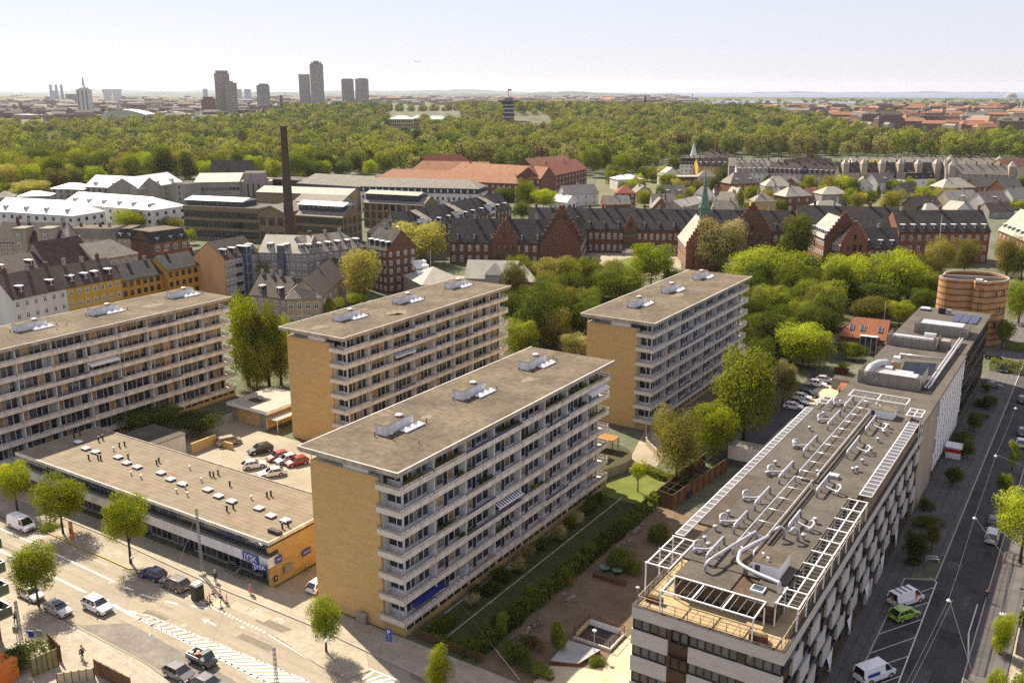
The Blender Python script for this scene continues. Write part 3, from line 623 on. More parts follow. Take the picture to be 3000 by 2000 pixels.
for k in range(5): b.face([(W_ + .01, 18 + 9 * k, 3.2), (W_ + .01, 20.5 + 9 * k, .1), (W_ + .01, 20.5 + 9 * k, 3.2)], m_white); b.box(W_ - .2, W_, 20.4 + 9 * k, 20.5 + 9 * k, 0, 3.2, m_white)
ob('fin_wall', b, O)
# penthouse and its roof at 17 m
b = MB(); b.box(3.2, 13.5, 2.9, 31.2, 13.0, 16.75, m_brpanel); b.box(1.0, 14.0, 31.2, LF, 13.0, 16.75, m_brpanel)
for j in range(16): b.box(13.5, 13.56, 3.4 + 1.7 * j, 4.8 + 1.7 * j, 13.1, 16.2, m_glass)
for j in range(5): b.box(4.2 + 1.7 * j, 5.6 + 1.7 * j, 2.84, 2.9, 13.1, 15.6, m_glass)
ob('penthouse_wall', b, O)
b = MB(); b.box(2.6, 13.8, 6.5, 31.2, 16.75, 17.0, m_dfelt2, m_dfelt); b.box(3.4, 9.0, 2.5, 6.5, 16.55, 16.9, m_dfelt2, m_dfelt); b.box(10.9, 13.6, 2.0, 6.5, 16.6, 16.93, m_dfelt2, m_dfelt); b.box(.9, 14.3, 31.2, LF, 16.75, 17.0, m_dfelt2, m_dfelt)
b.box(.9, 2.58, 15, 31.18, 16.75, 17.0, m_dfelt2, m_dfelt2); ob('roof', b, O)
b = MB(); b.smooth = False
for (y0, y1) in ((8, 31), (33, 64)):
    b.box(7.2, 9.3, y0, y1, 17.0, 17.22, m_dfelt); b.box(7.6, 8.9, y0 + .2, y1 - .2, 17.22, 17.36, m_dfelt2)
ob('roof_ridge', b, O)
# pipes on the roof
def rails(y0, y1):
    b = MB(); b.smooth = True
    for x in (6.7, 8.9): b.tube([(x, y0, 17.05), (x, y0, 17.75), (x, y0 + .3, 17.85), (x, y1 - .3, 17.85), (x, y1, 17.75), (x, y1, 17.05)], .085, m_galv, n=6)
    y = y0 + .4
    while y < y1: b.tube([(6.7, y, 17.8), (8.9, y, 17.8)], .06, m_galv, n=6); b.tube([(6.7, y, 17.05), (6.7, y, 17.8)], .04, m_galv, n=5); y += 3.6
    return ob('pipe_rack', b, O)
rails(34, 70); rails(10, 32.3)
def duct(x, y0, y1, side, big=.14, loop=True):
    b = MB(); b.smooth = True
    b.tube([(x, y0, 17.05), (x, y0, 17.75), (x, y0 + .15, 17.98), (x, y0 + .4, 18.05), (x, y1 - .4, 18.05), (x, y1 - .1, 17.9), (x, y1, 17.05)], big, m_duct, n=8)
    for yy in (y0 + (y1 - y0) * .35, y0 + (y1 - y0) * .7): b.tube([(x, yy, 17.0), (x, yy, 17.9)], .1, m_duct, n=6)
    if loop:
        ym = y0 + (y1 - y0) * .5; xo = x + side * 1.9
        b.tube(smooth([(x, ym, 17.9), (x + side * .6, ym - .5, 17.6), (xo, ym - .9, 17.5), (xo + side * .22, ym - .8, 17.7), (xo + side * .3, ym - .4, 17.95), (xo, ym, 18.05), (xo - side * .25, ym + .05, 17.8), (xo - side * .22, ym, 17.4)]), big * .9, m_duct, n=8)
        b.tube([(xo, ym - .9, 17.0), (xo, ym - .9, 17.6)], .24, m_duct, n=8)
    return ob('duct', b, O)
for (y0, y1) in ((6.5, 11.5), (14.5, 19), (21.5, 27), (30.5, 36.5), (41, 47.5), (53, 60), (62.5, 68)): duct(5.2, y0, y1, -1)
for (y0, y1) in ((18, 22.5), (29, 34.5), (43.5, 50.5), (54, 60.5)): duct(10.2, y0, y1, 1)
b = MB(); b.smooth = True
b.tube(smooth([(5.6, 5.0, 17.1), (5.8, 5.2, 18.0), (6.4, 8, 18.1), (7.6, 13.5, 18.1), (7.8, 14, 18.0), (7.9, 14.2, 17)]), .17, m_duct, n=8)
b.tube(smooth([(9.2, 14, 18), (8.0, 9.5, 18.1), (8.0, 8.2, 18.1), (8.6, 6.6, 18.0), (10.6, 5.6, 18), (12.8, 5.0, 18), (13.2, 4.8, 17.8), (13.25, 4.6, 15)]), .2, m_duct, n=8)
b.tube([(10.2, 16.2, 17), (10.2, 16.2, 18.2), (9.8, 15.8, 18.5), (9.4, 15.2, 18.2)], .18, m_duct, n=8); b.tube([(11.6, 16.6, 17), (11.6, 16.6, 18.3), (11.2, 16.2, 18.6), (10.9, 15.7, 18.2)], .18, m_duct, n=8)
ob('duct', b, O)
cp_ = MB(); cp_.smooth = True; cp_.lathe([(.14, 0), (.14, .45), (.3, .46), (.3, .62), (0, .7)], m_duct, n=10); CAPV = cp_.mesh('roof_vent')
for (r_, x, y) in (('4', 625, 635), ('4', 505, 760), ('4', 380, 895), ('4', 212, 1060), ('4', 140, 1150), ('4', 770, 535), ('4', 1182, 740), ('4', 1145, 795), ('4', 1095, 860), ('4', 1037, 945), ('4', 960, 1045), ('4', 915, 1110), ('4', 880, 1120), ('4', 575, 1140), ('8', 555, 85), ('8', 452, 225), ('7', 2045, 150), ('7', 2160, 20), ('7', 1985, 300), ('7', 1955, 245)):
    uu, vv = PU(r_, x, y, 17.1); ob('roof_vent', CAPV, O, (uu - OX, vv - OY0, 17.0))
uu, vv = PU('4', 712, 1160, 17.2); b = MB(); b.box(-.7, .7, -.45, .45, 0, .3, m_grey); b.box(-.6, .6, -.38, .38, .3, .5, m_sky); ob('skylight', b, O, (uu - OX, vv - OY0, 17))
b = MB(); b.box(-.65, .65, -.6, .6, 0, .25, m_white); b.box(-.52, .52, -.48, .48, .25, .3, m_glassb); uu, vv = PU('8', 62, 650, 17.2); ob('skylight', b, O, (uu - OX, vv - OY0, 16.93))
def wbox(x0, x1, y0, y1, h):
    b = MB(); b.box(x0, x1, y0, y1, 17.0, 17.0 + h, m_white, m_felt); b.box(x0 - .05, x1 + .05, y0 - .05, y1 + .05, 17 + h, 17.08 + h, m_greyr, m_felt)
    b.box(x0 + .5, x0 + .75, y0 + 1.2, y0 + 1.4, 17.08 + h, 17.5 + h, m_white); b.box(x0 + 1.2, x0 + 1.45, y0 + .5, y0 + .7, 17.08 + h, 17.5 + h, m_white)
    b.lathe([(.3, 0), (.3, .05), (0, .05)], m_black, n=10) if 0 else None
    b.box(x0 + .3, x0 + .8, y0 - .03, y0, 17.3, 17.0 + h * .8, m_glassb); return ob('roof_cabin', b, O)
wbox(9.8, 12.5, 6.9, 10.7, 1.5); wbox(8.8, 12.2, 62.3, 64.8, 1.3)
# edge gratings
def grating(x0, x1, y0, y1, step=1.35):
    b = MB(); b.box(x0, x0 + .1, y0, y1, 16.92, 17.06, m_white); b.box(x1 - .1, x1, y0, y1, 16.92, 17.06, m_galv)
    y = y0
    while y < y1 - .2:
        b.box(x0 + .1, x1 - .1, y, y + .1, 16.94, 17.04, m_white)
        for j in range(1, 5): b.box(x0 + .1, x1 - .1, y + .1 + j * .24, y + .15 + j * .24, 16.96, 17.02, m_galv)
        y += step
    return ob('edge_grating', b, O)
grating(-.2, .9, 11, 61.5); grating(14.3, 15.8, 32.5, 63)
# pergola frames of white steel
def pergola(x0, x1, y0, y1, nx, ny, posts=True, zt=17.0):
    b = MB(); w = .12
    for i in range(nx + 1): x = x0 + (x1 - x0) * i / nx; b.box(x - w / 2, x + w / 2, y0, y1, zt - w, zt, m_white)
    for j in range(ny + 1): y = y0 + (y1 - y0) * j / ny; b.box(x0 - w, x1 + w, y - w / 2, y + w / 2, zt + .003, zt + w, m_white)
    if posts:
        for j in range(ny + 1):
            for x in (x0, x1): b.box(x - .06, x + .06, y0 + (y1 - y0) * j / ny - .06, y0 + (y1 - y0) * j / ny + .06, 13.0, zt - w, m_white)
    nl = int((y1 - y0) / .8) if (y1 - y0) > (x1 - x0) else int((x1 - x0) / .8)
    for k in range(1, nl):                                                     # thin mesh wires
        if (y1 - y0) > (x1 - x0): y = y0 + (y1 - y0) * k / nl; b.box(x0, x1, y - .012, y + .012, zt - .1, zt - .07, m_galv)
        else: x = x0 + (x1 - x0) * k / nl; b.box(x - .012, x + .012, y0, y1, zt - .1, zt - .07, m_galv)
    return ob('pergola_frame', b, O)
pergola(13.6, 15.7, 2.7, 30.5, 2, 9); pergola(3.5, 12.7, -1.1, 2.3, 3, 1); pergola(-.1, 2.4, 3.3, 10.3, 2, 2)
pergola(1.0, 2.6, 61.8, 65.3, 1, 2, True, 17.9); pergola(4.6, 13.0, 67, 70.2, 2, 1, True, 18.2); pergola(13.8, 15.8, 63, 66.5, 2, 2, True, 17.9)
# the penthouse level sits 0.8 m lower and correspondingly farther out than first measured
KS = (64 - 16.2) / 47.0; done = set()
for c in list(O.children):
    if c.name.split('.')[0] in ('penthouse_wall', 'roof', 'roof_ridge', 'pipe_rack', 'duct', 'roof_cabin', 'edge_grating', 'pergola_frame'):
        for v_ in c.data.vertices: v_.co = ((v_.co.x + OX) * KS - OX, (v_.co.y + OY0) * KS - OY0, v_.co.z - .8)
    elif c.name.split('.')[0] in ('roof_vent', 'skylight'): c.location = ((c.location.x + OX) * KS - OX, (c.location.y + OY0) * KS - OY0, c.location.z - .8)
# terrace railing and planters
b = MB(); rl = [(.45, 10.5), (.45, .45), (15.05, .45), (15.05, 30)]
for i in range(3):
    p, q = rl[i], rl[i + 1]; d = math.dist(p, q); n = int(d / 1.25)
    b.bar((*p, 14.75), (*q, 14.75), .07, m_tanbd); b.bar((*p, 13.9), (*q, 13.9), .04, m_black); b.bar((*p, 14.35), (*q, 14.35), .02, m_black)
    for k in range(n + 1): x, y = lerp(p, q, k / n); b.bar((x, y, 13.7), (x, y, 14.75), .05, m_black)
ob('railing', b, O)
for (x, y, lab, rz_) in ((1.6, 1.9, 'rusty square planter by the left corner of the roof terrace', 0), (12.7, .95, 'long brown planter on the near right corner of the roof deck', .1)):
    T = thing('planter', lab, 'planter', (*XY(OX + x, OY0 + y), 13.72), GROT + rz_); b = MB(); b.box(-.85, .85, -.32, .32, 0, .62, m_rust); b.box(-.75, .75, -.24, .24, .625, .63, m_soil); ob('box', b, T)
# second and third lengths of the same street front
O2 = thing('office_wing', 'white and glass panelled office wing with louvred plant screens on its grey roof', 'office block', XY(-34.6, 146.3), GROT)
L2 = 45.7; b = MB(); b.box(0, 14.2, 0, L2, 0, 14.7, m_brpanel); b.box(0, 14.5, -.0, 16, 0, 13.6, m_ybrick) if 0 else None; ob('wall', b, O2)
b = MB(); b.box(-.1, 14.6, -.0, L2, 14.7, 15.0, m_dfelt2, m_dfelt); b.box(1.4, 11.5, 24.5, 40, 15.0, 15.1, m_dfelt); ob('roof', b, O2)
b = MB()
for k in range(4):
    z0 = 1.2 + 3.3 * k
    for j in range(10): b.box(14.2, 14.42, 17.5 + 2.8 * j + (k % 2) * .9, 19.3 + 2.8 * j + (k % 2) * .9, z0, z0 + 2.3, m_white); 
    b.box(14.2, 14.5, 16.5, L2 - .5, z0 + 2.75, z0 + 3.1, m_white)
b.box(14.2, 14.44, 0, 15.8, 0, 14.3, m_stone); ob('facade_panel', b, O2)
for k in range(4):
    for j in range(10): ob('window', owin(.9, 2.2, m_glassb), O2, (14.26, 19.3 + 2.8 * j + (k % 2) * .9, 1.25 + 3.3 * k), rz=math.pi / 2)
def screen(par, x0, x1, y0, y1, z, h, gates=()):
    b = MB()
    for (p, q) in (((x0, y0), (x1, y0)), ((x1, y0), (x1, y1)), ((x0, y0), (x0, y1))):
        n = max(2, int(math.dist(p, q) / 1.5))
        for j in range(9): b.bar((*p, z + .1 + h * j / 9), (*q, z + .1 + h * j / 9), .05, m_mesh, h / 13)
        for k in range(n + 1): x, y = lerp(p, q, k / n); b.bar((x, y, z), (x, y, z + h), .09, m_mesh)
    return ob('plant_screen', b, par)
screen(O2, 1.1, 11.0, 16.9, 24.6, 15.0, 2.3)
b = MB(); b.box(4, 10.2, 18.2, 20.8, 15, 16.9, m_duct); b.box(6, 9, 21.2, 23, 15, 16.6, m_galv); b.box(4.5, 5.6, 21.2, 22.4, 15, 17.2, m_white); b.smooth = False; ob('air_handler', b, O2)
b = MB(); b.smooth = True; b.tube([(2.4, 18, 15), (2.4, 18.3, 16.6), (2.6, 19.4, 17.3), (3.2, 22, 17.4), (4.2, 23.4, 17.3), (4.8, 23.6, 16.6)], .75, m_duct, n=10); ob('duct', b, O2)
b = MB(); b.face([(6.4, 25.4, 15.2), (11.4, 27.6, 15.2), (11.6, 29.4, 17.0), (6.6, 27.4, 17.0)], m_glassb); b.face([(6.4, 25.4, 15.2), (6.6, 27.4, 17.0), (6.4, 27.4, 15)], m_greyr); b.face([(11.4, 27.6, 15.2), (11.6, 29.4, 15), (11.6, 29.4, 17.0)], m_greyr)
b.box(4.8, 6.2, 25.2, 26.6, 15, 17.2, m_ybrick); b.box(4.95, 6.05, 25.35, 26.45, 17.2, 18.1, m_white); ob('skylight', b, O2)
b = MB(); b.smooth = True
for dx in (0, .55): b.tube([(11.6 + dx, 18.5, 15.3), (11.8 + dx, 19.5, 15.6), (11.9 + dx, 55, 15.9)], .2, m_duct, n=6)
b.tube([(4.0, 38, 15.5), (11.8, 38.4, 15.5)], .16, m_duct, n=6); b.tube([(4.2, 30, 15.5), (4.0, 38, 15.5)], .14, m_duct, n=6); ob('duct', b, O2)
O3 = thing('office_wing', 'glass-walled end of the office row with solar panels by the round tower', 'office block', XY(-35.2, 192.3), GROT)
b = MB(); b.box(0, 14.4, 0, 39.6, 0, 14.7, m_brpanel); ob('wall', b, O3); b = MB(); b.box(-.1, 14.9, 0, 39.8, 14.7, 15.0, m_dfelt2, m_dfelt); ob('roof', b, O3)
for k in range(4):
    for j in range(12): ob('window', owin(3.1, 2.6, [m_glassb, m_curt2, m_glass][(j * 3 + k) % 3]), O3, (14.46, .4 + 3.25 * j, .9 + 3.4 * k), rz=math.pi / 2)
screen(O3, 3.4, 13.2, 12.5, 19.5, 15, 2.2); b = MB(); b.box(4.2, 12.2, 14, 18, 15, 17, m_duct); ob('air_handler', b, O3); b = MB(); b.box(9.8, 11.6, 2, 4.5, 15, 16.6, m_mesh); ob('air_handler', b, O3)
screen(O3, .5, 9.5, -7 + 6.8, 5.0, 15, 2.2); b = MB(); b.smooth = False; b.box(1.2, 8.6, 1.0, 3.6, 15, 16.6, m_duct); b.box(6.6, 8.8, 3.7, 4.7, 15, 17.3, m_galv); ob('air_handler', b, O3)
m_solar = ribs('solar_panel', (.03, .035, .075), (.12, .12, .14), 1.0, rough=.15, axis='Y', width=.1)
for k in range(3):
    for j in range(3): b = MB(); b.face([(0, 0, 0), (1.6, 0, 0), (1.6, 2.2, .25), (0, 2.2, .25)], m_solar); b.box(0, 1.6, 2.0, 2.2, -.2, .2, m_grey); ob('solar_panel', b, O3, (8.2 + 1.75 * k, 30 + 2.7 * j - 3, 15.22))
b = MB(); b.box(0, 1.4, 0, 1.2, 0, 1.3, m_black); b.box(1.7, 2.6, 0, 1, 0, 1.1, m_grey); ob('chiller', b, O3, (4.6, 34, 15.0)); ob('skylight', SKY, O3, (1.6, 36, 15.0), sc=1.6)
# ---- striped round tower
m_strip = ribs('striped_brick', (.42, .235, .105), (.19, .10, .06), 1.62, rough=.9, axis='Z', width=.28)
R_T = thing('round_tower', 'round tower of tan brick with dark stripes at the end of the office row', 'tower', XY(-28.2, 267.5), GROT)
def arcpts(c, r, a0, a1, n): return [(c[0] + r * math.cos(a0 + (a1 - a0) * i / n), c[1] + r * math.sin(a0 + (a1 - a0) * i / n)) for i in range(n + 1)]
def wallring(outer, th, z0, z1, mt, top):
    b = MB(); n = len(outer)
    cx = sum(p[0] for p in outer) / n; cy_ = sum(p[1] for p in outer) / n
    inner = [(cx + (p[0] - cx) * (1 - th), cy_ + (p[1] - cy_) * (1 - th)) for p in outer]
    for i in range(n):
        j = (i + 1) % n; o0, o1, i0, i1 = outer[i], outer[j], inner[i], inner[j]
        b.face([(*o0, z0), (*o1, z0), (*o1, z1), (*o0, z1)], mt); b.face([(*i1, z1 - 1.6), (*i0, z1 - 1.6), (*i0, z1), (*i1, z1)], mt)
        b.face([(*o0, z1), (*o1, z1), (*i1, z1), (*i0, z1)], top)
    b.face([(*p, z1 - 1.2) for p in inner], m_dfelt); return b
ring = arcpts((0, 0), 7.8, math.radians(-60), math.radians(195), 30) + arcpts((-4.0, -4.3), 4.2, math.radians(185), math.radians(305), 12)[1:] + [(0.2, -6.6), (.9, -8.0)] + arcpts((1.6, -2.6), 5.6, math.radians(-80), math.radians(-58), 3)
ob('wall', wallring(ring, .055, -.2, 17.2, m_strip, m_greyr), R_T)
b = MB(); b.bar((-7.2, -2.0, 16.6), (7.2, 1.6, 16.6), .4, m_greyr, 1.0); ob('parapet', b, R_T); 
for (x, w_, hh) in ((.4, 1.6, 1.0), (2.4, .7, .7), (-.5, .6, .6)): b = MB(); b.box(0, w_, 0, w_ * .8, 0, hh, m_white); ob('air_handler', b, R_T, (x, -4.2, 16.05))
for (a_, z) in ((-50, 13), (-38, 9), (-44, 5), (-30, 13.2), (-25, 8.6), (195, 13), (200, 8)):
    aa = math.radians(a_); ob('window', owin(1.1, 1.5, m_glassb), R_T, (7.82 * math.cos(aa), 7.82 * math.sin(aa), z), rz=aa + math.pi / 2)
for k in range(4): ob('window', owin(.8, 2.3, m_curt2), R_T, (2.1 + .05, -8.16, 2.2 + 3.7 * k), rz=.15)

# ---- yard furniture between the blocks
b = MB()
for (p, q) in (((-55.2, 129), (-52.4, 128.2)), ((-52.4, 128.2), (-50.6, 147.6)), ((-55.2, 129), (-54.6, 148))): b.bar((*p, 1.25), (*q, 1.25), .1, m_wood, 2.5)
T = ob('timber_enclosure', b); T.rotation_euler.z = GROT; tag(T, 'brown timber bicycle enclosure with open dark rafters', 'enclosure')
b = MB()
for k in range(8): b.bar((-55.1, 130.5 + 2.3 * k, 2.45), (-51.6, 130 + 2.3 * k, 2.45), .14, m_black)
b.bar((-53.6, 129, 2.5), (-53, 148, 2.5), .12, m_black); ob('rafter', b, T)
for k in range(2): b = MB(); b.box(-.6, .6, -.8, .8, 0, 1.3, m_bdoor); ob('bin', b, T, (-52.2, 134 + 4 * k, 0))
bp = [(-80, 131.6), (-67.4, 131.6)] + arcpts((-71.5, 139), 6.3, math.radians(-25), math.radians(75), 10) + [(-80, 146)]
b = MB(); b.prism(bp, -.2, 1.7, m_stone, m_soil); T = ob('retaining_wall', b); T.rotation_euler.z = GROT; tag(T, 'curved retaining wall of the raised bicycle yard', 'wall')
m_oroof = mat('orange_sedum', (.36, .17, .06), col2=(.22, .12, .04), scale=2, rough=1)
for (x0, x1, y0, y1, lab) in ((-78, -69, 140.5, 143.2, 'farther orange-roofed bike shelter on the raised yard'), (-78, -69.5, 136.2, 139, 'middle orange-roofed bike shelter on the raised yard'), (-78, -70.5, 132.6, 134.6, 'nearest orange-roofed bike shelter on the raised yard, half behind the slab')):
    T = thing('bike_shelter', lab, 'bike shelter', (*XY(x0, y0), 1.7), GROT); b = MB(); b.box(0, x1 - x0, 0, y1 - y0, 2.2, 2.38, m_greyr, m_oroof); ob('roof', b, T); b = MB()
    for x in (.2, 4, x1 - x0 - .2):
        for y in (.2, y1 - y0 - .2): b.box(x - .06, x + .06, y - .06, y + .06, 0, 2.2, m_wood)
    ob('post', b, T)
b = MB(); b.bar((-70.8, 158.3, .6), (-67.5, 151.5, .6), .25, m_stone, 1.4); b.bar((-67.5, 151.5, .6), (-63.5, 147.6, .5), .25, m_stone, 1.2); T = ob('low_wall', b); T.rotation_euler.z = GROT; tag(T, 'low stone wall beside the ramp under the tree-shaded slab', 'wall')
# stair pit with railing
Pt = thing('stair_pit', 'railed basement stairwell with pale inner walls in the gravel yard', 'stairwell', XY(-47.9, 88.2), GROT)
b = MB(); 
for (x0, x1, y0, y1) in ((0, 5, 0, .25), (0, 5, 3.85, 4.1), (0, .25, .25, 3.85), (4.75, 5, .25, 3.85)): b.box(x0, x1, y0, y1, 0, .35, m_conc)
b.face([(.3, 3.84, .04), (4.7, 3.84, .04), (4.7, 3.84, .9), (.3, 3.84, .9)], m_white); b.face([(.26, .3, .04), (.26, 3.8, .04), (.26, 3.8, .9), (.26, .3, .9)], m_pyel); b.face([(.25, .25, .06), (4.75, .25, .06), (4.75, 3.85, .06), (.25, 3.85, .06)], m_black); ob('wall', b, Pt)  # black floor sheet stands in for the shade down in the pit
b = MB(); cs = [(.1, .1), (4.9, .1), (4.9, 4), (.1, 4)]
for i in range(4):
    p, q = cs[i], cs[(i + 1) % 4]
    for z in (1.35, .5): b.bar((*p, z), (*q, z), .05, m_rust)
    n = 12
    for k in range(n + 1): x, y = lerp(p, q, k / n); b.bar((x, y, .3), (x, y, 1.35), .03 if k % 4 else .07, m_rust)
ob('railing', b, Pt)
b = MB(); dp = [PU('7', *p) for p in ((620, 1310), (860, 1335), (1055, 1215), (780, 1130))]; b.prism(dp, 0, .5, m_rust, m_deckw if 0 else ribs('grey_deck', (.34, .34, .34), (.24, .24, .25), .22, axis='X', width=.2)); T = ob('sun_deck', b); T.rotation_euler.z = GROT; tag(T, 'grey board deck with rusty sides in the gravel yard', 'deck')
b = MB(); b.bar((*PU('7', 450, 1325), .25), (*PU('7', 640, 1450), .25), .7, m_rust, .5); b.bar((*PU('7', 450, 1325), .52), (*PU('7', 640, 1450), .52), .6, m_tanbd, .05); T = ob('bench', b); T.rotation_euler.z = GROT; tag(T, 'long low bench with rusty side beside the garden bed', 'bench')
# garden fences and paths beside the front slab
b = MB()
for k in range(62): b.bar((-64.0 + .16 * k, 78.2, .1), (-64.0 + .16 * k, 78.2, 1.3), .11, m_wood, .03)
b.bar((-64, 78.23, 1.0), (-54, 78.23, 1.0), .05, m_wood); T = ob('picket_fence', b); T.rotation_euler.z = GROT; tag(T, 'brown picket fence along the pavement by the front garden', 'fence')
b = MB(); b.box(-64.4, -64.2, 79, 128, .0, .06, m_concd)
for k in range(6): b.box(-64.3, -63.2, 82 + 8 * k, 83.2 + 8 * k, .02, .06, m_pave)
b.box(-61.0, -60.85, 79, 128, .02, .1, m_concd); gob('garden_path', b)
b = MB(); b.box(.05, 1.5, -.35, 0, 0, 1.4, m_greyr); b.box(0, 1.55, -.38, .02, 1.4, 1.48, m_grey); T = ob('utility_cabinet', b); T.location = (*XY(-72.4, 77.2), 0); T.rotation_euler.z = GROT; tag(T, 'grey utility cabinet at the foot of the brick gable', 'cabinet')
# ================= the streets behind: houses, factory, brick hospital, villas =================
WC = {}
def winmesh(w, h, st):
    key = (round(w, 1), round(h, 1), st)
    if key in WC: return WC[key]
    b = MB(); fr = {'w': m_white, 'd': m_black, 'g': m_greyr}[st[0]]
    b.face([(-w / 2 + .05, -.03, .05), (w / 2 - .05, -.03, .05), (w / 2 - .05, -.03, h - .05), (-w / 2 + .05, -.03, h - .05)], m_glass)
    t = .12
    for (x0, x1, z0, z1) in ((-w / 2, w / 2, 0, t), (-w / 2, w / 2, h - t, h), (-w / 2, -w / 2 + t, t, h - t), (w / 2 - t, w / 2, t, h - t)): b.box(x0, x1, -.08, .02, z0, z1, fr)
    if st[0] == 'w': b.box(-.06, .06, -.07, -.02, t, h - t, fr); b.box(-w / 2 + t, w / 2 - t, -.065, -.02, h * .62, h * .62 + .1, fr)
    WC[key] = b.mesh('window'); return WC[key]
DC = {}
def dormer_mesh(w, h, dep, roofm, sidem):
    key = (w, h, round(dep, 1), roofm.name, sidem.name)
    if key in DC: return DC[key]
    b = MB(); b.box(-w / 2, w / 2, 0, dep, 0, h, sidem); b.box(-w / 2 - .12, w / 2 + .12, -.15, dep + .3, h, h + .14, roofm)
    b.box(-w / 2 + .12, w / 2 - .12, -.04, 0, .1, h - .1, m_white)
    for s in (-1, 1): b.face([(s * w / 4 - w / 5.5, -.05, .22), (s * w / 4 + w / 5.5, -.05, .22), (s * w / 4 + w / 5.5, -.05, h - .2), (s * w / 4 - w / 5.5, -.05, h - .2)], m_glass)
    DC[key] = b.mesh('dormer'); return DC[key]
HLOG = []
def stepped(par, x0, x1, y, h0, top, th, mt, n=6, face='F', lab=None):
    "stepped gable, front face at y, from x0 to x1 (face F) or along y at x (face R)"
    b = MB(); xm = (x0 + x1) / 2; hw = (x1 - x0) / 2
    for k in range(n):
        z1 = h0 + (top - h0) * (k + 1) / n; z0 = 0 if k == 0 else h0 + (top - h0) * k / n; f = 1 - k / n
        if face == 'F': b.box(xm - hw * f, xm + hw * f, y - .35, y + .35, z0, z1, mt, m_rbrick); 
        else: b.box(y - .35, y + .35, xm - hw * f, xm + hw * f, z0, z1, mt, m_rbrick)
    o = ob('stepped_gable', b, par)
    for (dx, z, w, h) in ((0, h0 - 3.4, 1.5, 2.2), (-hw * .45, h0 - 3.4, 1.2, 2), (hw * .45, h0 - 3.4, 1.2, 2), (0, h0 - 7, 1.5, 2.2), (-hw * .5, h0 - 7, 1.2, 2), (hw * .5, h0 - 7, 1.2, 2), (0, h0 + .8, 1.2, 1.8)):
        if z < .3: continue
        if face == 'F': ob('window', winmesh(w, h, 'd'), o, (xm + dx, y - .38, z))
        else: ob('window', winmesh(w, h, 'd'), o, (y + .38, xm + dx, z), rz=math.pi / 2)
    return o
